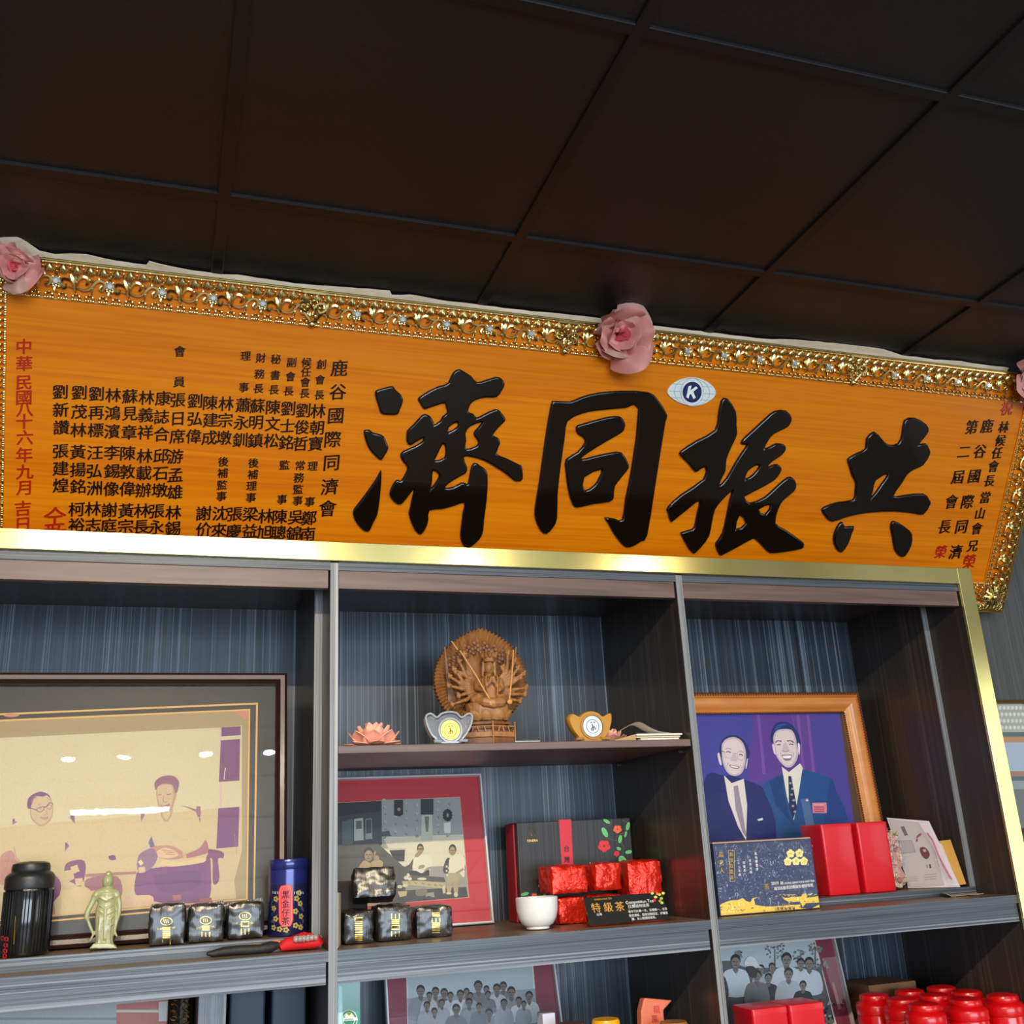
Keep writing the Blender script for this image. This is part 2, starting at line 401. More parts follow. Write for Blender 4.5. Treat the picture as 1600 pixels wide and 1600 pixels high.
ZS, ZS3, ZT = 1.3877, 1.750, 2.113
ZL = 1.036
cab = empty('display_cabinet', (.71, .2, 0), 'tall charcoal laminate display cabinet with brass trim standing against the wall', 'cabinet')
for bx in BAYS:
    MB().box((bx[0], YB, 1.08), (bx[1], YB + .015, ZT)).build('back_panel', M_back, cab)
for (a, b) in (XL, D1, D2):
    o = MB().box((a, .002, .08), (b, YB + .015, 2.1155)).build('divider', M_side, cab)
    MB().box((a, 0, .08), (b, .002, 2.1155)).build('edge_band', M_edgeV, o)
o = MB().box((XR[0], .002, .08), (XR[1], YB + .015, 2.137)).build('side_panel', M_side, cab)
MB().box((XL[0], 0, ZT), (XR[0], YB + .015, 2.137)).build('top_board', M_side, cab)
for bx in BAYS:
    MB().box((bx[0], .0005, 2.098), (bx[1], .018, 2.1128)).build('top_edge', M_edgeH, cab)
    MB().box((bx[0] + .0015, .004, 2.061), (bx[1] - .004, .022, 2.098)).build('top_rail', M_walnut, cab)
MB().box((XL[0], -.008, 2.1155), (XR[0], -.0002, 2.155)).build('brass_strip', M_brass, cab, bevel=.0012)
MB().box((XR[0] - .001, -.0085, .08), (XR[1] + .002, -.0002, 2.1565)).build('brass_strip', M_brass, cab, bevel=.0012)
for i, bx in enumerate(BAYS):
    o = MB().box((bx[0], .002, 1.370), (bx[1], YB, ZS)).build('shelf', M_shelf, cab)
    MB().box((bx[0], 0, 1.370), (bx[1], .002, ZS)).build('edge_band', M_edgeH, o)
    MB().box((bx[0], .003, 1.332), (bx[1] - (.006 if i == 1 else .004), .02, 1.370)).build('shelf_rail', M_edgeH, o)
    o = MB().box((bx[0], .002, ZL - .018), (bx[1], YB, ZL)).build('shelf', M_shelf, cab)
    MB().box((bx[0], 0, ZL - .018), (bx[1], .002, ZL)).build('edge_band', M_edgeH, o)
    MB().box((bx[0] + .003, .002, .09), (bx[1] - .003, .02, ZL - .021)).build('cabinet_door', M_side, cab)
o = MB().box((D1[1], .001, 1.735), (D2[0] - .003, YB, ZS3)).build('shelf', M_walnut, cab, bevel=.001, seg=1)
for y in (.05, .38):
    for z in (1.728, 1.757):
        MB().tube([(D2[0] - .008, y, z), (D2[0], y, z)], .003, 8).build('shelf_pin', mat('steel', rgb(190, 190, 190), .3, 1.0), cab)
MB().box((XL[0], .02, 0), (XR[1], YB, .08)).build('plinth', M_black, cab)
# shallower inner liners of the left and right bays
ZS1, ZS2 = 1.410, 1.404
def liner(x, z0, z1, y=.127, side=1):
    o = MB().box((x, y + .002, z0), (x + .0165, YB, z1)).build('liner_panel', M_side, cab)
    MB().box((x, y, z0), (x + .0165, y + .002, z1)).build('edge_band', M_edgeV, o)
liner(D1[0] - .0166, ZS1, ZT, .105)
liner(XR[0] - .0166, ZS2, ZT)
o = MB().box((XL[1], .087, ZS), (D1[0], YB, ZS1)).build('liner_base', M_shelf, cab); MB().box((XL[1], .085, ZS), (D1[0], .087, ZS1)).build('edge_band', M_edgeH, o)
o = MB().box((D2[1], .129, ZS), (XR[0], YB, ZS2)).build('liner_base', M_shelf, cab); MB().box((D2[1], .127, ZS), (XR[0], .129, ZS2)).build('edge_band', M_edgeH, o)
# short upright in the lower left bay
p = on_y(332, 1570, .10)
o = MB().box((p.x - .024, .102, ZL), (p.x + .024, YB, 1.332)).build('divider', M_side, cab); MB().box((p.x - .024, .10, ZL), (p.x + .024, .102, 1.332)).build('edge_band', M_edgeV, o)

# ================================================================ HONORARY PLAQUE
TA = radians(32)
b0 = on_y(1562, 954, .40)
PL = Plane(b0, (1, 0, 0), (0, -sin(TA), cos(TA)))
UR = 0.0; UL = PL.uv(8.5, 600)[0] - .084
VT = PL.uv(1000, 515)[1]
VI1 = PL.uv(620, 524)[1]; UI1 = PL.uv(1567, 783)[0]; UI0 = PL.uv(8.5, 600)[0]; VI0 = PL.uv(1536, 910)[1]
M_board = streak('varnished_plaque_wood', [(.28, rgb(202, 100, 0)), (.5, rgb(222, 122, 0)), (.72, rgb(234, 140, 4))], (2.2, 90, 90), .38, coat=.08, dist=1.2, spec=.2)
M_gold = mat('gilt_metal', rgb(226, 206, 138), .2, 1.0, noise_amt=.25, noise_scale=60)
M_goldflat = mat('gilt_rim', rgb(176, 146, 70), .38, 1.0)
M_ink = mat('black_lacquer', rgb(20, 13, 8), .16, spec=.4, coat=.35, coat_rough=.05)
M_red = mat('red_lacquer', rgb(178, 34, 14), .2, spec=.5)
M_dark = mat('dark_brown_lacquer', rgb(30, 12, 6), .3, spec=.3)
plq = empty('wooden_plaque', PL.pt((UL + UR) / 2, 0, 0), 'long orange wooden plaque with big black Chinese characters in a gilt openwork frame', 'plaque')
MB().pbox(PL, UL, UR, 0, VT, -.022, 0).build('board', M_board, plq, bevel=.001, seg=1)
rim = MB()
e = .004
rim.pbox(PL, UL - e, UR + e, VT, VT + e, -.024, .010); rim.pbox(PL, UL - e, UR + e, -e, 0, -.024, .010)
rim.pbox(PL, UL - e, UL, 0, VT, -.024, .010); rim.pbox(PL, UR, UR + e, 0, VT, -.024, .010)
rim.build('frame_rim', M_goldflat, plq, bevel=.001, seg=1)
for o in [MB().pbox(PL, UI0, UI1, VI0, VI0 + .003, 0, .003), MB().pbox(PL, UI1 - .003, UI1, VI0, VI1, 0, .003)]:
    o.build('inner_bead', M_board, plq)
# -------- gilt openwork, one repeat unit in (s, t): s along the side 0..1, t across 0 (inner) .. 1 (outer)
STROKES = [
 ([(.367, .37), (.258, .54), (.133, .56), (.086, .43), (.133, .32), (.19, .36), (.18, .44)], .9),
 ([(.38, .33), (.33, .5), (.262, .70)], 1.5), ([(.37, .33), (.355, .52), (.372, .72)], 1.6),
 ([(.375, .33), (.41, .55), (.49, .66), (.57, .64), (.597, .53), (.55, .46)], 1.1),
 ([(.35, .45), (.414, .35), (.523, .31), (.633, .37), (.70, .50), (.79, .60), (.885, .58), (.91, .46), (.85, .34), (.81, .40), (.85, .48)], 1.1),
 ([(.595, .62), (.695, .57), (.79, .60), (.785, .70)], .8), ([(.24, .36), (.32, .37), (.367, .24)], .8), ([(.69, .46), (.665, .36), (.66, .22)], .8),
 ([(0.0, .37), (-.03, .25), (.03, .2)], .8), ([(.0, .62), (.0, .75)], 1.2)]
def crv(p, k=3):
    out = []
    for i in range(len(p) - 1):
        a, b, c, d = [Vector((*p[min(max(i + j, 0), len(p) - 1)], 0)) for j in (-1, 0, 1, 2)]
        for q in range(k):
            t = q / k; v = .5 * ((2 * b) + (c - a) * t + (2 * a - 5 * b + 4 * c - d) * t * t + (3 * b - a - 3 * c + d) * t ** 3); out.append((v.x, v.y))
    out.append(p[-1]); return out
def openwork(P, W, n, cart=()):
    """flat-laid openwork strip of n units in local (x along, y across, z out)"""
    m = MB(); r0_ = .0028
    for i in range(n):
        ox = i * P
        for pts, k in STROKES:
            q = crv(pts); L = len(q)
            m.tube([(ox + s * P, t * W, .0045 + .003 * sin(pi * j / L)) for j, (s, t) in enumerate(q)], [r0_ * k * (.65 + .5 * sin(pi * (j + .6) / L)) for j in range(L)], 5)
        for j in range(4):
            s0 = (j + .5) / 4
            for a in (-56, -28, 0, 28, 56):
                q = [(ox + s0 * P + sin(radians(a)) * d * .0155 * W / .09, (.93 - (.35 + .65 * cos(radians(a))) * d * .25) * W, .007 + .004 * d * (1 - d)) for d in (0, .35, .7, 1)]
                m.tube(q, [.0012, .0026, .0028, .0009], 5)
            m.ball((ox + (s0 - .125) * P, .86 * W, .006), .0022, 5, 4); m.ball((ox + (s0 - .125) * P, .95 * W, .007), .0026, 5, 4)
            m.tube([(ox + (s0 - .125) * P, .84 * W, .005), (ox + (s0 - .125) * P, .74 * W, .004)], .001, 4)
            # inner edging: small fan with beads
            for ds in (-.07, -.025, .025, .07): m.ball((ox + (s0 + ds) * P, .03 * W, .004), .0032, 5, 4)
            for ds in (-.06, .06): m.ball((ox + (s0 + ds) * P, .125 * W, .006), .0036, 5, 4)
            m.ball((ox + s0 * P, .185 * W, .006), .0022, 5, 4)
            m.tube([(ox + (s0 - .085) * P, .06 * W, .004), (ox + s0 * P, .2 * W, .006), (ox + (s0 + .085) * P, .06 * W, .004)], .0021, 4)
        # flower around the stone
        for a in range(0, 360, 45): m.ball((ox + cos(radians(a)) * .085 * P, .49 * W + sin(radians(a)) * .1 * P, .005), .0031 if a != 270 else .004, 5, 4)
        for dx in (-.05, .05): m.ball((ox + dx * P, .34 * W, .007), .0034, 5, 4)
    m.tube([(-.5 * P + .5 * P, .97 * W, .006), (n * P, .97 * W, .006)], .0026, 5); m.tube([(0, .015 * W, .002), (n * P, .015 * W, .002)], .0022, 5)
    for c in cart:
        for sx in (-1, 1):
            q = crv([(c, .52), (c + sx * .10, .66), (c + sx * .24, .66), (c + sx * .26, .50), (c + sx * .15, .42), (c + sx * .10, .52)])
            m.tube([(s * P, t * W, .010) for s, t in q], .0032, 5)
            m.tube([((c + sx * .2) * P, .42 * W, .008), ((c + sx * .06) * P, .18 * W, .008), (c * P, .03 * W, .007)], .0032, 5)
            m.ball(((c + sx * .13) * P, .54 * W, .009), .0062, 8, 6); m.ball(((c + sx * .06) * P, .30 * W, .009), .0042, 6, 4)
        m.ball((c * P, .06 * W, .007), .0085, 8, 6, (1, 1, .7)); m.ball((c * P, .74 * W, .009), .006, 8, 6)
        m.box(((c - .24) * P, .93 * W, .004), ((c + .24) * P, 1.0 * W, .011))
    return m
def lay(m, mapf): m.v = [mapf(v) for v in m.v]; return m
P0 = PL.uv(172, 452); P1 = PL.uv(88, 441); PER = P0[0] - P1[0]
ft = empty('tmp', (0, 0, 0)); bpy.data.objects.remove(ft)
WT = VT - VI1
u_start = P1[0] - PER; nT = int((UR - u_start) / PER + .999)
cs = [(PL.uv(*q)[0] - u_start) / PER for q in ((489, 478), (884, 523), (1335, 577))]
top = openwork(PER, WT, nT, cs)
F_top = lay(top, lambda v: PL.pt(min(u_start + v.x, UR), VI1 + v.y, v.z)).build('gilt_openwork', M_gold, plq, True)
M_stone = mat('cut_glass_stone', rgb(240, 240, 236), .1, .6, spec=.8)
def stone(pt, u, v, n, r):
    m = MB(); ring = [(1, 0), (.92, .35), (.55, .62)]; vs = []; fs = []
    for rr, h in ring:
        for k in range(8): vs.append(pt + u * (cos(pi * k / 4 + .39) * r * rr) + v * (sin(pi * k / 4 + .39) * r * rr) + n * (h * r))
    for i in range(2):
        for k in range(8): fs.append((i * 8 + k, i * 8 + (k + 1) % 8, i * 8 + 8 + (k + 1) % 8, i * 8 + 8 + k))
    fs.append(tuple(range(16, 24))); m.add(vs, fs); return m.build('rhinestone', M_stone, F_top)
for i in range(nT):
    u = u_start + i * PER
    if u < UR - .02 and all(abs(i - c) > .4 for c in cs): stone(PL.pt(u, VI1 + .49 * WT, .006), PL.u, PL.v, PL.n, .0088)
nB = int((UR - UL) / PER) + 1
lay(openwork(PER, VI0, nB), lambda v: PL.pt(max(UR - v.x, UL), VI0 - v.y, v.z)).build('gilt_openwork', M_gold, plq, True)
nS = int(VT / PER + .999); PS = VT / nS; WR = UR - UI1
F_right = lay(openwork(PS, WR, nS), lambda v: PL.pt(UI1 + v.y, VT - v.x, v.z)).build('gilt_openwork', M_gold, plq, True)
lay(openwork(PS, UI0 - UL, nS), lambda v: PL.pt(UI0 - v.y, v.x, v.z)).build('gilt_openwork', M_gold, plq, True)
# shell ornament on the lower right corner
m = MB(); cc = (UR - .045, .045)
for k in range(9):
    a = radians(100 + k * 26); m.tube([PL.pt(cc[0], cc[1], .01), PL.pt(cc[0] + cos(a) * .018, cc[1] + sin(a) * .018, .014), PL.pt(cc[0] + cos(a) * .034, cc[1] + sin(a) * .034, .008)], [.003, .0052, .003], 5)
m.ball(PL.pt(cc[0], cc[1], .012), .011, 8, 6)
m.build('corner_shell', M_gold, plq, True)

# -------- raised calligraphy: outlines (x, y) in crop units of the photograph, scaled to pixels
def px(base, k, pts): return [(base[0] + x * k, base[1] + y * k) for x, y in pts]
def carve(name, outlines, parent, m, ext=.004, bev=.0055, off=None, w=0.0, sm=3):
    c = bpy.data.curves.new('c', 'CURVE'); c.dimensions = '2D'; c.fill_mode = 'BOTH'; c.extrude = ext; c.bevel_depth = bev; c.bevel_resolution = 2; c.offset = -bev if off is None else off
    for q in outlines:
        q = smooth_poly(q, sm) if sm > 1 else q; uv = [PL.uv(*p) for p in q]
        sp = c.splines.new('POLY'); sp.points.add(len(uv) - 1); sp.use_cyclic_u = True
        for i, (a, b) in enumerate(uv): sp.points[i].co = (a, b, 0, 1)
    o = bpy.data.objects.new('c', c); COL.objects.link(o); dg = bpy.context.evaluated_depsgraph_get()
    me = bpy.data.meshes.new_from_object(o.evaluated_get(dg)); bpy.data.objects.remove(o); bpy.data.curves.remove(c)
    for v in me.vertices: v.co = PL.pt(v.co.x, v.co.y, max(v.co.z, -.001) + w)
    me.materials.clear(); ob = link(name, me, m, parent); shade(ob, 50); return ob
JI = [[(585.5,613),(587.5,609.5),(596,606.5),(604,604.5),(610,603),(614.5,604),(619,610),(625,615),(629,622),(628.5,629),(625,638),(621,647),(610,648),(598,647),(593.5,643),(590,632),(586.5,621)],
 [(568,676),(569,671.5),(577,671),(582,675),(596,679),(601,684),(604,692),(606.5,700),(602,709),(597,717),(593,718),(584,710),(577,702),(572,692),(569.5,684)],
 [(594.8,734),(595.8,741),(595.2,754),(594,770),(592.5,784),(590.5,798),(588,807),(583,816),(577.5,828),(573,830),(566,827),(557,817),(552.5,809),(551,801),(553,794),(560,785),(570,772),(580,758),(588,746)],
 [(652.5,624),(656,619),(670,610),(685,603),(693,601),(700,597),(704,588),(709,580),(716,576.5),(722,578.5),(736,587.5),(744,596.5),(756,594),(774,588.5),(782,590.5),(788,599),(784,609),(775,620.5),(760,620.5),(743,624.5),(734,632),(731.5,643),(739,646),(744,652),(755,647),(774,638.5),(783,644.5),(789,654),(787,659),(778,668),(769.5,679),(777,683),(781,692),(775,708),(790,715),(810,725),(815,729),(816,748),(809,752),(802,750),(790,740),(770,727),(755,719),(738,714),(724,713.5),(729,728),(728,738),(716,745),(700,755),(695,761.5),(708,760),(720,753.5),(726,754),(730,755.5),(732,748),(736,728),(742,722.5),(750,727),(759.5,735),(761.5,750),(760,780),(756,810),(754.5,828),(750,840),(740,850),(731,856.5),(725,854),(720,845),(718.5,835),(720,820),(722.5,800),(725,785),(710,789.5),(690,795),(670.5,797),(669,811),(666,822),(660,832),(655,834.5),(648,828),(642,816),(638,802),(640,793),(643,778),(646,764),(635,778),(627,787),(620,787),(612,780),(608,772),(611,761),(617,751),(622,749),(626,750.5),(632,741),(636,730),(630,722),(625.5,715),(625.5,709),(630,704),(648,696),(659,689),(661,684),(650,690),(640,695.5),(635,690),(634.5,681),(636,672),(645,663),(658,649),(664,646.5),(672,650),(677,659),(677.5,663),(687,657),(691,650),(698,644),(696,636),(694.5,630),(685,632),(670,637),(662,639),(657,632)],
 [(701,667),(713,659.5),(714,666),(701,674)],[(691,693.5),(695,699),(694,714),(679,719),(682,712)],
 [(727,676),(734,666),(753,659),(741,673),(740,680),(746,689),(744,696),(727,701),(728,688)],[(676,735),(685,741),(682,750),(673,762),(675,750)]]
TONG = [px((830,600),.1625,q) for q in ([(185,200),(225,160),(370,165),(480,120),(640,80),(870,62),(1120,75),(1210,145),(1300,290),(1285,360),(1230,700),(1180,1020),(1110,1450),(1050,1510),(950,1565),(880,1550),(790,1440),(735,1340),(700,1280),(800,1290),(870,1300),(900,1100),(960,800),(1025,235),(900,230),(620,255),(480,285),(345,355),(320,500),(280,780),(250,1050),(245,1280),(210,1370),(140,1440),(80,1400),(35,1300),(30,1190),(70,950),(130,520)],
 [(425,430),(440,395),(520,370),(700,320),(800,305),(860,315),(895,370),(890,430),(850,475),(700,560),(540,660),(470,720),(600,690),(760,655),(865,655),(930,770),(915,830),(800,975),(790,1080),(750,1130),(600,1150),(440,1185),(390,1150),(350,1020),(325,830),(330,720),(440,650),(510,560),(490,510),(440,480)],
 [(505,895),(670,820),(640,910),(600,970),(510,1020)])]
ZHEN = [px((1030,610),.1625,q) for q in ([(590,95),(650,75),(730,200),(735,330),(742,400),(725,460),(660,600),(636,680),(630,770),(590,850),(572,912),(640,840),(720,700),(790,590),(836,520),(790,520),(788,478),(900,370),(1020,260),(1100,195),(1210,190),(1265,260),(1245,330),(1190,370),(1090,420),(1040,480),(1005,555),(1070,530),(1120,505),(1190,515),(1210,560),(1170,620),(1080,680),(1030,735),(1080,715),(1130,705),(1165,740),(1160,780),(1100,860),(960,940),(830,1008),(815,1025),(865,1078),(1010,1020),(1130,910),(1230,830),(1280,840),(1310,900),(1290,965),(1190,1050),(1140,1130),(1110,1270),(1200,1330),(1370,1450),(1380,1490),(1360,1520),(1200,1550),(1060,1560),(1000,1510),(920,1430),(880,1430),(750,1500),(600,1580),(565,1570),(540,1510),(540,1460),(600,1370),(640,1200),(670,1050),(690,965),(600,1050),(530,1140),(500,1270),(480,1370),(440,1450),(340,1560),(310,1555),(270,1510),(205,1390),(210,1360),(290,1335),(330,1310),(355,1190),(380,1060),(290,1120),(130,1250),(100,1255),(75,1170),(75,1120),(200,1000),(420,850),(435,735),(370,770),(335,780),(270,700),(200,630),(200,580),(350,480),(530,380),(560,240)],
 [(945,715),(950,735),(900,800),(822,848),(840,780),(900,730)],[(950,1140),(1065,1095),(1010,1190)],[(765,1195),(825,1275),(730,1330)])]
GONG = [px((1270,640),.15,q) for q in ([(550,300),(630,225),(700,290),(770,360),(880,350),(920,250),(945,110),(1050,80),(1170,150),(1195,220),(1150,290),(1095,360),(1160,345),(1200,400),(1210,460),(1140,575),(1050,620),(975,670),(920,760),(830,895),(950,885),(1140,868),(1200,930),(1215,980),(1140,1090),(1050,1080),(850,1060),(650,1065),(480,1085),(330,1120),(190,1165),(120,1110),(85,1050),(110,1010),(250,960),(410,935),(430,850),(435,760),(400,690),(370,590),(355,510),(450,450),(540,405)],
 [(645,735),(775,665),(700,780),(600,915),(620,830)],[(300,1165),(325,1215),(420,1210),(395,1290),(360,1390),(290,1485),(230,1440),(205,1350),(220,1270),(260,1190)],[(815,1165),(870,1165),(1000,1255),(1025,1320),(1015,1410),(950,1525),(890,1520),(840,1450),(820,1330),(800,1230)])]
for q in (JI, TONG, ZHEN, GONG): carve('carved_character', q, plq, M_ink, bev=.0042, sm=2)
# oval badge
kb = empty('club_badge', PL.pt(0, 0, 0)); bpy.data.objects.remove(kb)
BX = lambda pts: px((1030, 580), .0625, pts)
oval = BX([(190,500),(260,370),(420,250),(600,180),(800,150),(1000,180),(1200,270),(1350,400),(1395,520),(1360,640),(1200,770),(1000,850),(850,875),(700,860),(500,790),(330,690),(220,590)])
bdg = carve('oval_badge', [oval], plq, mat('badge_enamel', rgb(226, 232, 230), .3), ext=.003, bev=.001, sm=3)
pr = Print(PL, .0046)
for a, b in (((230,490),(520,500)),((330,310),(560,325)),((300,655),(520,660)),((1050,375),(1300,390)),((1080,550),(1370,568)),((1010,710),(1250,722))): pr.poly(ln(*BX([a])[0], *BX([b])[0], .5), (130, 150, 165))
for rx in (440, 285):
    e_ = BX(ell(800, 515, rx, 345, 4, 40)); pr.pline(e_ + e_[:1], .45, (140, 160, 172))
pr.poly(BX(ell(800, 518, 262, 285, 5, 28)), (235, 238, 240)); pr.poly(BX(ell(800, 518, 240, 262, 5, 28)), (26, 26, 82)); pr.poly(BX(ell(800, 520, 165, 190, 5, 28)), (70, 70, 118)); pr.poly(BX(ell(800, 520, 158, 182, 5, 28)), (26, 26, 82))
pr.poly(BX([(710,370),(785,350),(762,470),(900,370),(940,415),(830,505),(890,655),(830,690),(772,560),(735,585),(712,680),(655,640)]), (240, 242, 244))
pr.build('badge_print', bdg)
# -------- written columns: (characters, centres)
def column(chars, pts, size, m, off=.015, name='inscription'):
    mb = MB()
    for ch, (x, y) in zip(chars, pts): put_text(mb, PL, x, y, ch, size, off=off, ext=.0016, shear=.13, w=.0009)
    return mb.build(name, m, plq)
def L3(a, b, n): return [(a[0] + (b[0] - a[0]) * i / (n - 1), a[1] + (b[1] - a[1]) * i / (n - 1)) for i in range(n)]
S, N, T = 15.5, 23, 25
COLS = [('鹿谷國際同濟會', [(530,575),(528,612),(524.6,649.6),(520,686),(518,723),(515,760),(512,794)], T + 1),
 ('創會長', [(502,569),(500,593),(499,617)], S), ('林朝寶', [(497,642),(495,668),(493,693)], N), ('理事', [(488.5,728),(484,783.5)], S), ('鄭南', [(483,809),(481,834)], N),
 ('候任會長', [(479,566),(478,581),(477,597),(476,614.5)], S), ('劉俊哲', [(473.5,641),(471.5,667),(469.5,693)], N), ('常務監事', [(469,727),(467,746),(465.7,764),(465,782)], S), ('吳錦', [(462,808),(458.7,833)], N),
 ('副會長', [(455.5,566),(454,588),(451,611)], S), ('劉士銘', [(450,638),(449,664.5),(447,691)], N), ('監事', [(444.5,726),(440.6,780)], S), ('陳聰', [(437.4,807),(435,832)], N),
 ('秘書長', [(431,561),(430,586),(428,609)], S), ('陳文松', [(427,636),(426,662),(424,688)], N), ('林旭', [(415,806),(413,831)], N),
 ('財務長', [(407.7,559),(405.6,584),(404,607)], S), ('蘇明鎮', [(402,634),(400,660),(399,688)], N), ('後補理事', [(396,723),(395,741),(393,759),(392,777)], S), ('梁益', [(391,803),(390,829)], N),
 ('理事', [(384,556),(381,605)], S), ('蕭永釧', [(380,632.6),(377,660),(375,687)], N), ('張慶', [(367,803),(365,830)], N),
 ('林宗墩', [(353.5,630.5),(352,656),(350,683.6)], N), ('後補監事', [(349,721),(348,739),(347,757),(346,775)], S), ('沈來', [(344,801.6),(342,828)], N),
 ('陳建成', [(329,629),(329,656),(327,683.6)], N), ('謝价', [(318.4,801.6),(318.4,827)], N), ('劉弘偉', [(304.6,626),(304.6,654),(302.5,681.5)], N),
 ('會員', [(281,548.7),(280,596.5)], S + 2), ('張日席', [(278,625),(278,654),(277,681.5)], N), ('游孟雄', [(274,713),(274,742),(273,768.6)], N), ('林錫', [(271,800.5),(270,825)], N),
 ('康誌合', [(254.7,622),(252.6,651),(252.6,678)], N), ('邱石墩', [(251.6,712),(250.5,739.7),(249.5,765.5)], N), ('張永', [(245,798.5),(244,823)], N),
 ('林義祥', [(229,621),(228,648),(227,675)], N), ('林載辦', [(226,712),(225,738.7),(224,765.5)], N), ('林長', [(222,797.5),(220.6,823)], N),
 ('蘇見章', [(203,619),(203,646),(202,675)], N), ('陳敦偉', [(200,707.8),(199,736.6),(199,763.5)], N), ('黃宗', [(197,797.5),(196,822)], N),
 ('林鴻濱', [(177,617),(176,645),(175,673.7)], N), ('李錫像', [(175,706.7),(175,735.6),(174,763.5)], N), ('謝庭', [(171,796.5),(170,821)], N),
 ('劉再標', [(150.5,615),(150.5,645),(149.5,671.7)], N), ('汪弘洲', [(148.5,706.7),(147.5,735.6),(147.5,762.5)], N), ('林志', [(145.4,794.5),(145.4,820)], N),
 ('劉茂林', [(123.7,613),(123.7,643),(122.7,671.7)], N), ('黃揚銘', [(121.7,705.7),(121.7,733.5),(121.7,759.5)], N), ('柯裕', [(119.6,795.5),(119.6,820)], N),
 ('劉新讚', [(94,612),(95,640),(96,667.5)], N), ('張建煌', [(95,704.7),(95,731.5),(95,758)], N)]
for ch, pts, sz in COLS: column(ch, pts, sz, M_dark)
column('中華民國八十六年九月吉日', [(37.5,541),(38,567.5),(37.5,597.5),(37.5,621),(39,640),(38,658),(39,683),(38,710),(39,736.6),(37,762),(36,794),(36,819)], 24, M_red)
column('仝敬', [(86,806),(86,836)], 31, M_red)
column('林候任會長當山會兄', [(1568,667),(1563,688),(1557.5,707.5),(1552,728.5),(1546,751),(1539,777),(1531,802),(1526,825.6),(1519.4,853)], 18.5, M_dark)
column('鹿谷國際同濟', [(1542,665.5),(1531,705),(1522,744),(1511.6,783.6),(1502,823),(1493,862)], 22, M_dark)
column('第二屆會長', [(1518,667),(1506,706),(1496,745.6),(1486.6,783.6),(1476,823)], 22, M_dark)
column('祝', [(1573,638)], 22, M_red); column('榮', [(1514,877)], 22, M_red); column('榮', [(1469.6,862)], 20, M_red)

# -------- crumpled paper wrapping left along the top edge
M_paper = mat('aged_wrapping_paper', rgb(244, 226, 196), .8, noise_amt=.12, noise_scale=30, bump=.7, bump_scale=60)
tp = [(-30,385),(0,375),(30,371),(62,395),(85,412),(110,400),(135,400),(165,408),(200,413),(207,421),(228,423),(233,411),(270,420),(300,426),(350,433),(372,432),(460,445),(480,447),(560,453),(608,456),(612,465),(640,463),(730,478),(800,486),(860,491),(925,498),(1005,511),(1060,518),(1170,532),(1240,533),(1300,538),(1375,547),(1420,560),(1500,567),(1520,570),(1575,577)]
PB = Plane(PL.pt(0, 0, -.031), PL.u, PL.v); vs = []; fs = []
top_uv = [PB.uv(*q) for q in tp]; dense = []
for (a, b), (c, d) in zip(top_uv, top_uv[1:]):
    n = max(1, int((c - a) / .02))
    dense += [(a + (c - a) * i / n, b + (d - b) * i / n) for i in range(n)]
dense.append(top_uv[-1])
for i, (u, v) in enumerate(dense):
    v0 = VT - .02; jag = .0025 * noise.noise(Vector((u * 60, 3, 0)))
    for j, t in enumerate((0, .35, .55, .75, 1)):
        vv = v0 + (max(v + .003, VT + .012) + jag - v0) * t
        vs.append(PB.pt(u, vv, -.005 + .004 * noise.noise(Vector((u * 18, t * 2.3, 1.7))) + .02 * max(0, vv - VT - .006) / .02 + .003 * (j == 3)))
for i in range(len(dense) - 1):
    for j in range(4): fs.append((i * 5 + j, i * 5 + 5 + j, i * 5 + 6 + j, i * 5 + 1 + j))
pw = link('wrapping_paper', mesh('p', vs, fs), M_paper)
modded(pw, ('SOLIDIFY', {'thickness': .0025})); shade(pw, 60)
tag(pw, 'torn cream wrapping paper left along the top edge of the wooden plaque', 'paper')

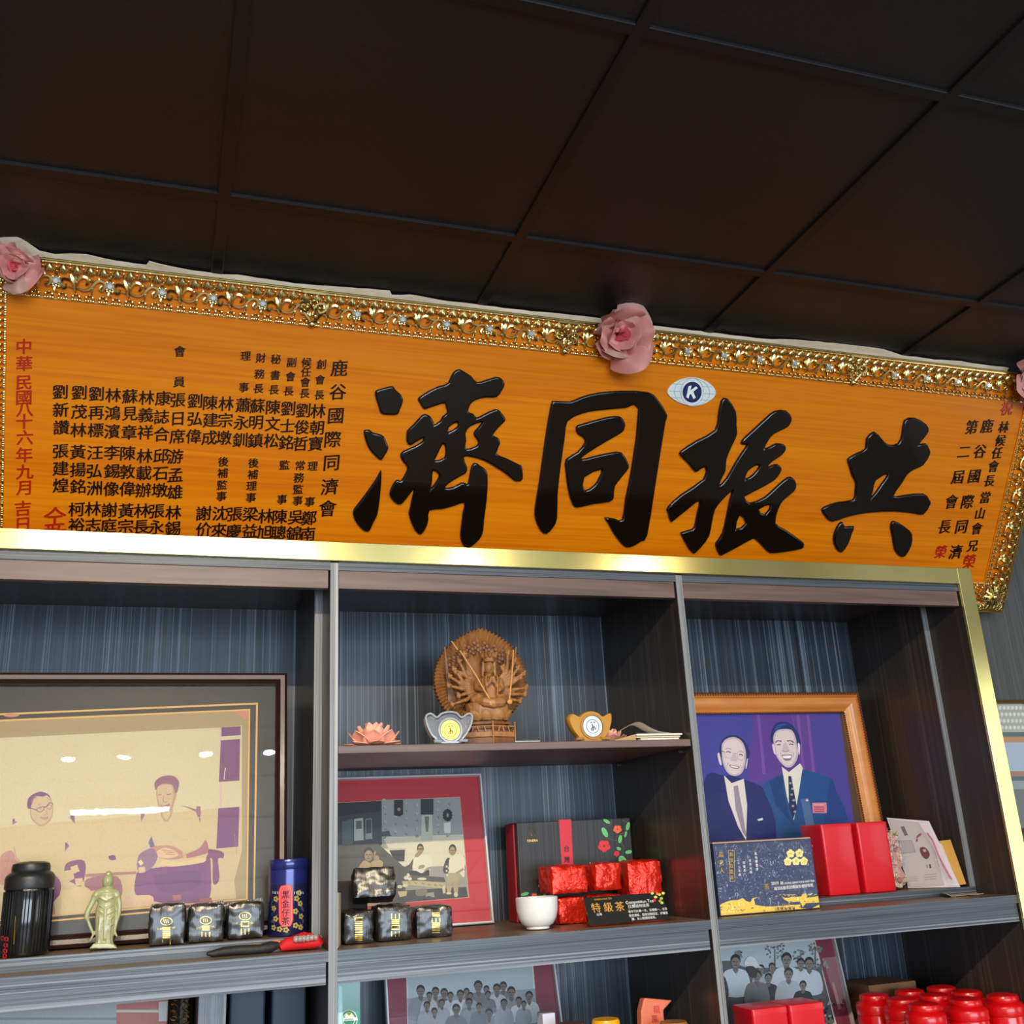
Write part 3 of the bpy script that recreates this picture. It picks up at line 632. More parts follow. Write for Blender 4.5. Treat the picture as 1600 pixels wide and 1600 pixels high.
# -------- pink ribbon rosettes
M_pink = mat('pink_satin_ribbon', rgb(214, 142, 132), .45, noise_amt=.22, noise_scale=14, sss=.1)
M_pink2 = mat('faded_tan_ribbon', rgb(200, 156, 138), .5, noise_amt=.2, noise_scale=18)
M_pinkdeep = mat('deep_pink_ribbon', rgb(214, 96, 104), .45, noise_amt=.15, noise_scale=20)
def rosette(pxc, rpx, seed, label, card=False):
    rnd = random.Random(seed); c0 = PL.at(*pxc); R_ = (PL.at(pxc[0] + rpx, pxc[1]) - c0).length
    c0 = c0 + PL.n * .026
    t = empty('ribbon_rosette', c0, label, 'rosette', 'pink rosettes on the plaque frame')
    def petal(ang, rad, size, tilt, cup, m, nm):
        d = PL.u * cos(ang) + PL.v * sin(ang); s = PL.n.cross(d); vs = []; fs = []; n = 6
        for i in range(n):
            for j in range(n):
                a, b = (i / (n - 1) - .5) * 2, j / (n - 1)
                wv = 1 - .35 * abs(a) ** 2.2 * b
                p = c0 + d * (rad + size * b * wv * cos(tilt)) + s * (a * size * (.40 + .36 * b)) + PL.n * (.004 + size * b * sin(tilt) - cup * a * a * size * .5 + .58 * size * noise.noise(Vector((a * 2.1 + seed, b * 2.4 + ang * 2, seed * .7))) + .2 * size * sin(a * 5 + ang * 3) * b)
                p = p + PL.n * (.16 * size * noise.noise(p * 42)) + d * (.14 * size * noise.noise(p * 31 + Vector((seed, 0, 0)))) + s * (.12 * size * noise.noise(p * 37))
                dn = (p - PL.o).dot(PL.n)
                if dn < .019: p = p + PL.n * (.019 - dn)
                vs.append(p)
        for i in range(n - 1):
            for j in range(n - 1): fs.append((i * n + j, i * n + n + j, i * n + n + 1 + j, i * n + 1 + j))
        o = link(nm, mesh('p', vs, fs), m, t); modded(o, ('SOLIDIFY', {'thickness': .0012}), ('SUBSURF', {'levels': 1})); shade(o, 70)
    for k in range(9): petal(k * 2 * pi / 9 + rnd.uniform(-.35, .35), R_ * .1, R_ * rnd.uniform(.6, 1.05), rnd.uniform(.1, .7), rnd.uniform(.3, 1), M_pink2 if k % 3 == 1 else M_pink, 'petal')
    for k in range(6): petal(k * 2 * pi / 6 + rnd.uniform(-.3, .3), R_ * .05, R_ * rnd.uniform(.5, .65), rnd.uniform(.7, 1.0), rnd.uniform(.5, 1.2), M_pink, 'petal')
    for k in range(4): petal(k * pi / 2 + rnd.uniform(-.3, .3), R_ * .02, R_ * rnd.uniform(.3, .42), rnd.uniform(1.1, 1.35), 1.2, M_pinkdeep, 'petal')
    if card:
        q = [PL.uv(*p) for p in ((966, 474), (992, 476), (995, 490), (985, 502), (967, 498))]
        MB().prism([PL.pt(u, v, -.006) for u, v in q], [PL.pt(u, v, .012) for u, v in q]).build('cardboard_core', mat('cardboard', rgb(150, 116, 92), .8), t)
rosette((28, 415), 46, 3, 'faded pink ribbon rosette on the left end of the gilt frame')
rosette((960, 522), 51, 5, 'pink ribbon rosette with cardboard core midway along the gilt frame', True)
rosette((1606, 591), 36, 8, 'pink ribbon rosette on the upper right corner of the gilt frame')

# ================================================================ THINGS IN THE CABINET
def kpx(p): return (Vector(p) - CAM).dot(r2) / FOC      # metres per pixel at a point
from mathutils.bvhtree import BVHTree
M_glass = thin_glass('picture_glass')
M_film = thin_glass('cling_film', wav=.9, rough=.03, ior=1.5, wscale=38)
M_pane = thin_glass('wavy_glass', wav=.012)
M_gilt = mat('gold_foil_print', rgb(214, 176, 84), .3, .8)
M_white = mat('white_print', rgb(225, 225, 220), .5)
M_blk = mat('black_print', rgb(18, 16, 16), .5)
M_redp = mat('red_print', rgb(190, 40, 40), .5)
def frame(root, pl, u0, u1, v0, v1, bar, prof, mats, depth=.018):
    """mitred picture frame: prof = [(inset fraction 0..1, height w)], one closed section swept round the rectangle"""
    vs = []; n = len(prof)
    for (cx, cy, sx, sy) in ((u0, v0, 1, 1), (u1, v0, -1, 1), (u1, v1, -1, -1), (u0, v1, 1, -1)):
        for t, w in prof: vs.append(pl.pt(cx + sx * t * bar, cy + sy * t * bar, w))
    fs = []
    for i in range(4):
        j = (i + 1) % 4
        for k in range(n): fs.append((i * n + k, j * n + k, j * n + (k + 1) % n, i * n + (k + 1) % n))
    o = link('frame', mesh('f', vs, fs), mats, root)
    bm = bmesh.new(); bm.from_mesh(o.data); bmesh.ops.recalc_face_normals(bm, faces=bm.faces); bm.to_mesh(o.data); bm.free(); shade(o, 35); return o
SKIN = (226, 200, 182)
def figure(p, x, y, h, hair=(40, 36, 36), skin=(150, 140, 132), shirt=(200, 202, 204), pants=None, face=True, lean=0, collar=True):
    """small printed person: head centre (x, y), head height h"""
    p.poly([(x - h * .95, y + h * .95), (x - h * .25, y + h * .55), (x + h * .25, y + h * .55), (x + h * .95, y + h * .95), (x + h * 1.05 + lean, y + h * 2.6), (x - h * 1.05 + lean, y + h * 2.6)], shirt, True)
    p.poly([(x - h * .2, y + h * .3), (x + h * .2, y + h * .3), (x + h * .22, y + h * .75), (x, y + h * .95), (x - h * .22, y + h * .75)], tuple(int(c * .88) for c in skin))
    p.e(x, y - h * .1, h * .4, h * .48, hair); p.e(x, y + h * .06, h * .34, h * .44, skin)
    p.poly(ell(x, y - h * .14, h * .39, h * .40, 0, 14, 180, 360), hair); p.e(x, y + h * .02, h * .31, h * .34, skin)
    if face:
        d = tuple(int(c * .5) for c in skin)
        p.l(x - h * .22, y + .02 * h, x - h * .06, y + .02 * h, h * .07, d); p.l(x + h * .06, y + .02 * h, x + h * .22, y + .02 * h, h * .07, d)
        p.l(x - h * .1, y + .3 * h, x + h * .1, y + .3 * h, h * .06, d); p.l(x, y + .05 * h, x + .03 * h, y + .18 * h, h * .05, tuple(int(c * .75) for c in skin))
    if collar: p.poly([(x - h * .28, y + h * .6), (x, y + h * 1.0), (x - h * .1, y + h * 1.1)], tuple(min(255, int(c * 1.08)) for c in shirt)); p.poly([(x + h * .28, y + h * .6), (x, y + h * 1.0), (x + h * .1, y + h * 1.1)], tuple(int(c * .9) for c in shirt))

# ---------------------------------------------------------------- large framed photograph, left bay
P1 = leanplane(.212, ZS1 + .0012, 8)
f1 = empty('framed_photograph', (-.07, .2, ZS1), 'large faded sepia photograph of two seated men in a dark frame with black mat', 'framed photo')
u1 = P1.uv(447, 1250)[0]; v1 = P1.uv(250, 1055)[1]; u0 = -.42; bar = .024
frame(f1, P1, u0, u1, 0, v1, bar, [(0, 0), (0, .016), (.25, .021), (.6, .019), (.8, .012), (.9, .015), (1, .013), (1, 0)], mat('mahogany_frame', rgb(52, 28, 25), .34, coat=.15, spec=.4))
MB().pbox(P1, u0 + .004, u1 - .004, .004, v1 - .004, -.006, .001).build('backing_board', mat('dark_backing', rgb(40, 36, 33), .8), f1)
p = Print(P1, .0015, clip=(u0 + .012, .012, u1 - .012, v1 - .012))
p.poly([(-75, 1062), (440, 1062), (438, 1480), (-75, 1510)], (40, 38, 36))
for a, b, c in (((-75, 1115.5), (403, 1098.5), 0), ((-75, 1126), (390, 1110), 1)):
    pass
p.poly([(-75, 1118), (403, 1098), (398, 1412), (-75, 1454)], (206, 160, 84)); p.poly([(-75, 1121), (400, 1101), (395.5, 1410), (-75, 1451)], (34, 30, 28))
p.poly([(-75, 1128), (391, 1108), (387, 1406), (-75, 1446)], (206, 160, 84)); p.poly([(-75, 1131), (388.5, 1110.5), (384.5, 1404), (-75, 1443)], (150, 130, 90))
PUR, PU2, TAN, PAP = (100, 46, 96), (134, 84, 108), (184, 158, 112), (190, 176, 138)
p.poly([(-75, 1157), (345, 1137), (378, 1134), (378, 1330), (366, 1376), (369, 1404), (-75, 1442)], PAP)
p.poly([(-75, 1300), (378, 1260), (378, 1330), (366, 1376), (369, 1404), (-75, 1442)], (184, 164, 122))
p.r(343, 1138, 346, 1262, (190, 160, 150)); p.poly([(346, 1137), (376, 1135), (376, 1149), (346, 1151)], PUR); p.poly([(345, 1157), (375, 1155), (374, 1220), (342, 1222)], PUR); p.l(352, 1200, 350, 1218, 1.5, PAP)
p.poly([(341, 1263), (374, 1261), (372, 1323), (338, 1326)], PUR)
# seated man with glasses
A = lambda q: [(20 + .1099 * a, 1225 + .1099 * b) for a, b in q]; B = lambda q: [(200 + .1282 * a, 1195 + .1282 * b) for a, b in q]; C_ = lambda q: [(.3663 * a, 1300 + .3663 * b) for a, b in q]
SK, SK2, SK3 = (182, 158, 122), (166, 134, 110), (150, 110, 104)
p.poly(A([(245, 350), (290, 200), (420, 160), (545, 230), (578, 330), (560, 470), (500, 560), (400, 603), (310, 552), (258, 480)]), SK2, True); p.poly(A([(262, 352), (296, 214), (420, 172), (535, 240), (566, 335), (546, 462), (486, 540), (400, 580), (322, 534), (276, 470)]), SK, True)
p.poly(A([(210, 340), (212, 230), (270, 160), (370, 115), (450, 122), (520, 165), (556, 255), (530, 205), (480, 165), (420, 182), (330, 172), (290, 215), (262, 300), (250, 350)]), PUR, True); p.poly(A([(270, 300), (300, 220), (340, 185), (300, 190), (262, 240)]), PU2, True)
p.pline(A([(240, 342), (345, 372)]), 1.2, PUR); p.pline(A([(345, 372), (352, 395), (400, 398), (440, 370), (448, 322), (400, 330), (348, 350), (345, 372)]), 1.0, PUR); p.pline(A([(448, 335), (482, 325)]), 1.3, PUR); p.pline(A([(482, 322), (500, 358), (545, 355), (558, 310), (520, 296), (482, 322)]), .8, PU2); p.pline(A([(482, 320), (530, 262), (575, 290)]), 1.1, PUR)
p.pline(A([(360, 300), (400, 292)]), .9, PU2); p.pline(A([(375, 360), (420, 345)]), .9, SK3); p.pline(A([(470, 380), (490, 430), (455, 445)]), .8, SK3); p.poly(A([(385, 475), (420, 470), (500, 470), (515, 465), (490, 505), (430, 510)]), SK2, True); p.pline(A([(385, 475), (430, 488), (510, 470)]), .9, SK3)
for q in ([(0, 500), (25, 490), (32, 540), (75, 535), (30, 560), (0, 585)], [(830, 430), (880, 430), (884, 565), (860, 540), (815, 490), (780, 480), (822, 478)], [(745, 840), (765, 830), (805, 880), (770, 920), (745, 970)]): p.poly(A(q), PU2); p.poly(A([(a * .6 + q[0][0] * .4, b * .6 + q[0][1] * .4) for a, b in q]), PUR)
# man with the swept-up hair
p.poly(B([(345, 300), (375, 255), (530, 238), (572, 300), (572, 420), (548, 520), (500, 562), (440, 578), (380, 530), (352, 420)]), SK2, True); p.poly(B([(358, 310), (385, 262), (520, 250), (545, 310), (545, 430), (520, 510), (480, 545), (440, 560), (392, 520), (366, 420)]), SK, True)
p.poly(B([(390, 560), (440, 578), (545, 510), (535, 600), (510, 655), (460, 698), (412, 640)]), SK2, True); p.poly(B([(420, 590), (510, 560), (500, 640), (460, 680)]), SK, True)
p.poly(B([(330, 300), (326, 215), (400, 150), (500, 132), (570, 148), (622, 212), (604, 320), (578, 352), (560, 292), (530, 242), (430, 236), (372, 262), (345, 302)]), (122, 72, 98), True)
p.poly(B([(575, 350), (592, 360), (585, 420), (566, 440)]), SK2); p.pline(B([(365, 372), (405, 366)]), 1.1, PU2); p.pline(B([(470, 368), (530, 358)]), 1.1, PU2); p.pline(B([(435, 380), (425, 440), (450, 462), (475, 450)]), .9, SK3); p.poly(B([(390, 500), (440, 512), (510, 484), (490, 545), (430, 565)]), SK3, True); p.pline(B([(390, 490), (450, 500), (512, 478)]), 1.1, PU2)
for q in ([(165, 545), (210, 542), (205, 610), (165, 690), (155, 650)], [(640, 500), (720, 512), (830, 545), (836, 508), (880, 508), (888, 590), (880, 640), (850, 640), (826, 575), (720, 524)], [(862, 650), (882, 650), (878, 710)]): p.poly(B(q), PU2)
p.poly(B([(250, 950), (285, 870), (330, 1000), (270, 1010)]), (96, 80, 116))
# hands, clothes and tea table
p.poly(C_([(0, 110), (50, 80), (70, 120), (88, 140), (50, 170), (30, 215), (0, 220)]), (170, 118, 104), True); p.pline(C_([(40, 95), (30, 150), (5, 190)]), 1, SK3); p.pline(C_([(60, 65), (70, 110), (90, 135)]), .9, SK3)
p.poly(C_([(580, 190), (600, 165), (690, 150), (800, 140), (880, 120), (886, 200), (880, 290), (800, 305), (740, 312), (640, 290), (578, 265)]), (104, 50, 100), True); p.poly(C_([(660, 190), (760, 170), (850, 170), (840, 240), (700, 260)]), (92, 42, 92), True)
p.poly(C_([(700, 120), (760, 130), (860, 110), (868, 130), (740, 148), (690, 140)]), (198, 170, 126), True); p.poly(C_([(790, 98), (850, 70), (876, 36), (890, 70), (880, 92), (800, 112)]), (150, 92, 98), True); p.poly(C_([(640, 70), (690, 58), (740, 62), (790, 96), (775, 112), (720, 118), (668, 104)]), (168, 118, 100), True); p.poly(C_([(668, 86), (700, 68), (740, 78), (760, 100), (720, 112), (680, 108)]), (196, 164, 122), True)
for i in range(3): p.pline(C_([(690 + i * 8, 78 + i * 8), (738 + i * 4, 82 + i * 8)]), .8, (140, 92, 90))
p.poly(C_([(778, 90), (792, 86), (796, 112), (784, 114)]), (186, 150, 90)); p.poly(C_([(592, 100), (650, 70), (672, 110), (640, 160), (590, 170)]), (122, 90, 116), True); p.poly(C_([(588, 128), (602, 118), (612, 134), (600, 145)]), (200, 180, 150)); p.poly(C_([(590, 152), (618, 148), (620, 172), (592, 176)]), (190, 164, 120))
for q in ([(888, 80), (900, 74), (950, 86), (952, 112), (930, 116), (936, 190), (926, 220), (908, 216), (906, 120), (890, 110)], [(878, 120), (896, 110), (900, 250), (880, 290)], [(276, 150), (300, 126), (360, 124), (362, 190), (340, 240), (316, 220), (280, 200)], [(190, 200), (235, 186), (262, 230), (240, 300), (200, 330), (190, 300)], [(464, 104), (488, 100), (494, 118), (470, 120)]): p.poly(C_(q), (108, 54, 98), True)
for q in ([(300, 150), (330, 140), (340, 168), (310, 180)], [(272, 168), (310, 160), (318, 200), (282, 216)], [(368, 186), (400, 180), (402, 200), (370, 204)], [(420, 180), (440, 178), (444, 216), (424, 220)], [(505, 176), (575, 172), (575, 186), (505, 190)], [(540, 196), (566, 194), (566, 250), (540, 252)], [(506, 196), (534, 194), (534, 214), (506, 216)], [(320, 200), (352, 196), (356, 226), (324, 232)]): p.poly(C_(q), (188, 160, 116))
p.poly(C_([(365, 180), (580, 168), (582, 180), (366, 192)]), (150, 100, 90)); p.poly(C_([(372, 200), (500, 190), (520, 270), (470, 280), (420, 250), (372, 250)]), (140, 88, 100), True)
p.poly(C_([(230, 300), (280, 250), (340, 232), (385, 248), (400, 300), (395, 340), (230, 352)]), (190, 170, 124), True); p.poly(C_([(508, 282), (640, 270), (654, 306), (640, 316), (508, 324)]), (194, 160, 126), True); p.poly(C_([(195, 305), (230, 300), (236, 350), (195, 356)]), (160, 110, 90)); p.pline(C_([(1000, 10), (1010, 100)]), .7, SK3)
p.poly(C_([(735, 270), (770, 268), (776, 288), (738, 292)]), (150, 84, 90)); p.poly(C_([(850, 285), (900, 280), (910, 305), (850, 310)]), (140, 70, 80))
p.e(18, 1118, 12, 3, (178, 120, 96)); p.poly([(366, 1112), (388, 1110), (387, 1128)], (186, 120, 92))
p.build('photo_print', f1)
MB().pbox(P1, u0 + .018, u1 - .018, .018, v1 - .018, .0095, .011).build('glass_pane', M_pane, f1)

# ---------------------------------------------------------------- red-matted photograph, middle bay
WF = mat('silver_white_frame', rgb(205, 205, 205), .35, .3)
P2 = leanplane(.345, ZS + .0012, 9.5)
f2 = empty('framed_photograph', (.53, .345, ZS), 'black and white photograph of three seated men in a red mat and thin white frame', 'framed photo')
u1, v1 = P2.uv(760, 1325)[0], P2.uv(640, 1213)[1]; u0 = .322
frame(f2, P2, u0, u1, 0, v1, .006, [(0, 0), (0, .012), (.3, .014), (.8, .014), (1, .01), (1, 0)], WF)
MB().pbox(P2, u0 + .002, u1 - .002, .002, v1 - .002, -.004, .001).build('backing_board', mat('grey_backing', rgb(90, 80, 75), .8), f2)
p = Print(P2, .0015, clip=(u0 + .003, .003, u1 - .003, v1 - .003)); X = lambda q: [(510 + .2 * a, 1180 + .2 * b) for a, b in q]
p.poly([(478, 1218), (747, 1212), (768, 1438), (478, 1466)], (186, 44, 54))
p.poly(X([(60, 372), (1043, 326), (1113, 1113), (60, 1200)]), (214, 170, 130)); p.poly(X([(60, 376), (1040, 332), (1109, 1110), (60, 1195)]), (146, 144, 134))
p.poly(X([(430, 350), (1040, 332), (1070, 660), (440, 690)]), (152, 152, 146)); p.poly(X([(440, 640), (1068, 620), (1085, 860), (560, 880)]), (206, 196, 168))
for i in range(70):
    a, b = 450 + (i * 83) % 580, 350 + (i * 137) % 300; p.poly(X(ell(a, b, 14, 9, i * 40, 8)), (128, 130, 126) if i % 2 else (168, 168, 160))
p.poly(X([(60, 376), (430, 358), (432, 700), (60, 1000)]), (62, 62, 60)); p.poly(X([(60, 376), (430, 358), (420, 440), (60, 480)]), (40, 40, 40))
for q, c in (([(120, 520), (205, 500), (205, 770), (125, 790)], (92, 100, 98)), ([(215, 500), (285, 490), (290, 665), (215, 672)], (176, 174, 164)), ([(230, 515), (275, 512), (275, 575), (230, 580)], (96, 92, 88)), ([(305, 500), (352, 495), (358, 655), (303, 660)], (150, 148, 140)), ([(308, 505), (348, 500), (350, 610), (308, 615)], (70, 70, 68)), ([(527, 352), (598, 350), (598, 465), (570, 480), (527, 470)], (38, 36, 34)), ([(735, 345), (835, 342), (835, 465), (735, 466)], (52, 52, 52)), ([(742, 470), (825, 467), (828, 672), (740, 672)], (188, 184, 168)), ([(765, 480), (800, 480), (795, 600), (775, 600)], (110, 108, 100)), ([(915, 530), (970, 525), (968, 610), (920, 610)], (208, 206, 192)),
             ([(405, 628), (505, 625), (505, 632), (405, 636)], (60, 58, 54)), ([(430, 600), (490, 590), (498, 625), (415, 630)], (70, 66, 62)), ([(395, 730), (620, 728), (620, 740), (395, 742)], (190, 184, 160)), ([(485, 745), (612, 740), (608, 830), (490, 835)], (62, 58, 56)), ([(440, 740), (488, 740), (530, 830), (620, 850), (590, 870), (470, 860)], (214, 204, 176)), ([(60, 700), (400, 690), (600, 870), (600, 960), (60, 1195)], (86, 82, 76)), ([(420, 850), (610, 870), (620, 1160), (420, 1170)], (78, 74, 70)), ([(560, 1060), (1090, 1030), (1105, 1110), (560, 1155)], (66, 64, 60))): p.poly(X(q), c)
for a in range(0, 360, 30): p.poly(X(ell(945 + 24 * cos(radians(a)), 470 + 34 * sin(radians(a)), 17, 12, a, 8)), (44, 46, 44))
p.poly(X(ell(565, 425, 14, 14)), (150, 140, 120))
F = lambda q: [(560 + .1648 * a, 1310 + .1648 * b) for a, b in q]
def head2(cx, cy, rx, ry, gl=False):
    p.poly(F(ell(cx, cy - ry * .15, rx * 1.06, ry * 1.02)), (52, 46, 40)); p.poly(F(ell(cx, cy + ry * .12, rx * .9, ry * .86)), (140, 120, 94)); p.poly(F(ell(cx - rx * .1, cy + ry * .1, rx * .66, ry * .7)), (164, 142, 112))
    for s_ in (-.4, .3): p.poly(F(ln(cx + rx * (s_ - .2), cy - ry * .02, cx + rx * (s_ + .2), cy - ry * .02, ry * .14)), (60, 50, 42))
    p.poly(F(ln(cx - rx * .35, cy + ry * .55, cx + rx * .3, cy + ry * .55, ry * .12)), (96, 74, 60)); p.poly(F(ln(cx - rx * .05, cy, cx - rx * .02, cy + ry * .3, ry * .1)), (118, 98, 78))
    if gl: p.poly(F(ln(cx - rx * .9, cy - ry * .1, cx + rx * .9, cy - ry * .1, ry * .16)), (50, 44, 40))
p.poly(F([(410, 360), (400, 290), (480, 250), (520, 190), (500, 340)]), (84, 78, 70)); p.poly(F([(800, 310), (830, 200), (870, 200), (850, 330)]), (70, 64, 58), True); p.poly(F([(935, 140), (1000, 170), (1012, 300), (990, 320), (985, 190)]), (60, 56, 52))
p.poly(F([(0, 390), (-10, 300), (50, 212), (110, 232), (160, 200), (210, 210), (232, 240), (212, 300), (165, 372)]), (176, 152, 108), True); p.pline(F([(110, 232), (130, 290), (150, 340)]), .8, (140, 118, 84)); p.poly(F(ell(170, 190, 26, 30)), (160, 136, 104)); p.poly(F(ell(150, 150, 10, 30, 20)), (160, 136, 104)); head2(95, 158, 46, 62)
p.poly(F([(515, 300), (522, 200), (575, 160), (650, 160), (695, 200), (692, 262), (640, 285), (600, 335), (545, 315)]), (212, 204, 178), True); p.poly(F([(530, 170), (560, 130), (590, 150), (560, 180)]), (160, 138, 108), True); p.poly(F([(480, 350), (490, 310), (545, 310), (600, 332), (660, 300), (672, 355)]), (52, 48, 46), True); p.poly(F([(565, 290), (575, 262), (620, 252), (625, 275), (585, 292)]), (156, 134, 104), True); head2(585, 105, 30, 46, True)
p.poly(F([(855, 300), (860, 200), (900, 160), (945, 148), (1000, 180), (1005, 300), (995, 372), (950, 330), (880, 330)]), (212, 202, 174), True); p.poly(F([(910, 330), (990, 282), (1000, 300), (925, 345)]), (156, 132, 100)); p.poly(F([(835, 350), (870, 330), (960, 345), (945, 420), (940, 515), (905, 515), (890, 410), (872, 515), (838, 510)]), (166, 150, 118), True); p.poly(F(ell(855, 522, 26, 12)), (196, 184, 156)); p.poly(F(ell(922, 535, 20, 22)), (196, 184, 156)); head2(890, 115, 34, 50)
for x, y in ((826, 260), (846, 275), (826, 300), (850, 315), (830, 340)): p.poly(F(rect(x, y, x + 16, y + 18)), (206, 200, 176))
p.poly(F([(425, 390), (520, 350), (810, 370), (822, 415), (420, 410)]), (84, 78, 70)); p.poly(F([(410, 408), (560, 402), (822, 420), (808, 478), (700, 470), (420, 438)]), (176, 162, 124)); p.poly(F([(792, 470), (820, 430), (824, 520), (800, 525)]), (196, 184, 150))
for x, y in ((480, 420), (540, 425), (610, 430), (670, 440), (730, 445), (780, 450)): p.poly(F(ell(x, y, 16, 8, 30)), (150, 136, 100))
for x, y, a, b in ((450, 375, 22, 18), (485, 385, 20, 16), (470, 350, 14, 18), (600, 385, 44, 12), (390, 460, 24, 16), (440, 450, 26, 14)): p.poly(F(ell(x, y, a, b)), (206, 196, 166))
p.poly(F([(370, 505), (462, 500), (450, 545), (390, 560)]), (186, 174, 124)); p.poly(F([(545, 490), (640, 480), (635, 540), (550, 545)]), (120, 110, 96), True); p.poly(F([(640, 520), (710, 510), (720, 560), (700, 560), (660, 545), (636, 560)]), (150, 138, 118))
for x in (675, 676): p.poly(F(ln(x, 290, x, 355, 6)), (206, 200, 180))
p.build('photo_print', f2)
MB().pbox(P2, u0 + .005, u1 - .005, .005, v1 - .005, .007, .008).build('glass_pane', M_glass, f2)

# ---------------------------------------------------------------- honey-wood framed photograph, right bay
P3 = leanplane(.372, ZS2 + .0015, 3.5)
f3 = empty('framed_photograph', (1.4, .372, ZS2), 'colour photograph of two smiling men in suits in a honey wooden frame', 'framed photo')
v1 = P3.uv(1200, 1085)[1]; u1 = P3.uv(1334, 1086)[0]; u0 = D2[1] + .004; bar = .052
frame(f3, P3, u0, u1, 0, v1, bar, [(0, 0), (0, .020), (.10, .022), (.14, .018), (.30, .027), (.55, .026), (.75, .018), (.86, .013), (.92, .015), (1, .012), (1, 0)], streak('honey_wood', [(.3, rgb(186, 110, 44)), (.5, rgb(204, 128, 58)), (.7, rgb(218, 146, 74))], (8, 30, 30), .28, .4))
rp = MB()
for (a, b, c, d) in ((u0, v1, u1, v1), (u1, 0, u1, v1)):
    L = math.hypot(c - a, d - b); n = int(L / .0075)
    for i in range(n): t = (i + .5) / n; q = P3.pt(a + (c - a) * t - (.003 if a == c else 0), b + (d - b) * t - (.003 if b == d else 0), .021); rp.ball(q, .0042, 6, 4)
for (a, b, c, d) in ((u0 + bar, v1 - bar, u1 - bar, v1 - bar), (u1 - bar, bar, u1 - bar, v1 - bar)):
    n = int(math.hypot(c - a, d - b) / .006)
    for i in range(n): t = (i + .5) / n; q = P3.pt(a + (c - a) * t, b + (d - b) * t, .013); rp.ball(q, .0028, 6, 4)
pass
rp.build('rope_beading', mat('dark_rope_bead', rgb(96, 52, 30), .4), f3, True)
MB().pbox(P3, u0 + .004, u1 - .004, .004, v1 - .004, -.005, .001).build('backing_board', mat('brown_backing', rgb(80, 60, 45), .8), f3)
p = Print(P3, .0015, clip=(u0 + .03, .03, u1 - .03, v1 - .03)); X = lambda q: [(1050 + .34375 * a, 880 + .34375 * b) for a, b in q]; XE = lambda a, b, c, d, r=0: X(ell(a, b, c, d, r, 24))
p.poly(X([(60, 680), (760, 680), (875, 1560), (60, 1560)]), (74, 62, 146)); p.poly(X([(370, 690), (610, 690), (660, 960), (330, 1000)]), (92, 58, 142)); p.poly(X([(120, 690), (370, 690), (340, 1000), (150, 1000)]), (70, 64, 150))
for x in (385, 565, 610): p.poly(X([(x, 690), (x + 12, 690), (x + 40, 960), (x + 26, 960)]), (118, 76, 160))
p.poly(X([(140, 1010), (235, 965), (330, 985), (420, 1030), (470, 1160), (490, 1270), (500, 1560), (150, 1560)]), (30, 36, 100), True)
p.poly(X([(235, 965), (270, 1000), (325, 980), (340, 1100), (335, 1260), (300, 1200), (255, 1080)]), (226, 216, 206)); p.poly(X([(278, 1015), (298, 1010), (318, 1120), (338, 1250), (318, 1220), (288, 1120)]), (150, 140, 156))
Dq = lambda q: [(1110 + .0915 * a, 1120 + .0915 * b) for a, b in q]; Eq = lambda q: [(1185 + .0916 * a, 1110 + .0916 * b) for a, b in q]
FS, FS2, FS3, HR = (222, 206, 204), (202, 180, 190), (150, 120, 136), (36, 42, 100)
p.poly(Dq([(150, 600), (160, 480), (210, 380), (320, 318), (450, 322), (560, 395), (640, 520), (668, 640), (640, 730), (604, 800), (200, 700)]), HR, True)
p.poly(Dq([(115, 650), (138, 612), (160, 660), (188, 812), (160, 818), (130, 730)]), FS, True); p.poly(Dq([(634, 718), (618, 730), (596, 850), (606, 892), (626, 800)]), FS, True)
p.poly(Dq([(193, 470), (260, 385), (370, 348), (480, 378), (560, 465), (602, 620), (590, 800), (540, 950), (440, 1010), (330, 990), (250, 900), (200, 750), (188, 600)]), FS2, True); p.poly(Dq([(212, 520), (270, 420), (370, 384), (470, 412), (540, 500), (572, 640), (560, 800), (510, 930), (430, 985), (340, 960), (270, 870), (226, 740)]), FS, True)
for q, w_l in (([(265, 605), (300, 595), (345, 612)], 1.4), ([(482, 650), (520, 642), (550, 668)], 1.4)): p.pline(Dq(q), w_l, (74, 56, 80))
p.pline(Dq([(250, 555), (300, 535), (355, 555)]), .9, FS3); p.pline(Dq([(480, 590), (530, 590), (560, 615)]), .9, FS3)
p.pline(Dq([(240, 600), (240, 690), (310, 710), (370, 690), (385, 620)]), .5, FS3); p.pline(Dq([(450, 630), (460, 720), (530, 750), (580, 700), (585, 650)]), .5, FS3); p.pline(Dq([(385, 620), (450, 632)]), .6, FS3); p.pline(Dq([(190, 588), (240, 605)]), .9, (60, 50, 80))
p.poly(Dq([(395, 640), (420, 640), (450, 745), (410, 762), (340, 738)]), FS2, True); p.poly(Dq([(318, 822), (400, 832), (490, 852), (462, 890), (390, 882), (340, 862)]), (140, 90, 110), True); p.poly(Dq([(335, 832), (400, 842), (472, 858), (455, 876), (390, 868), (350, 852)]), (240, 234, 236), True); p.pline(Dq([(270, 850), (300, 790)]), .7, FS3); p.pline(Dq([(530, 880), (510, 820)]), .7, FS3)
p.poly(X([(415, 1030), (440, 985), (520, 955), (600, 940), (720, 980), (745, 1040), (800, 1180), (830, 1560), (500, 1560), (470, 1180)]), (26, 76, 134), True)
p.poly(X([(720, 985), (745, 1040), (800, 1180), (830, 1560), (700, 1560), (690, 1200)]), (30, 62, 128), True); p.poly(X([(520, 955), (500, 1010), (530, 1140), (560, 1200), (470, 1100), (440, 990)]), (20, 56, 112))
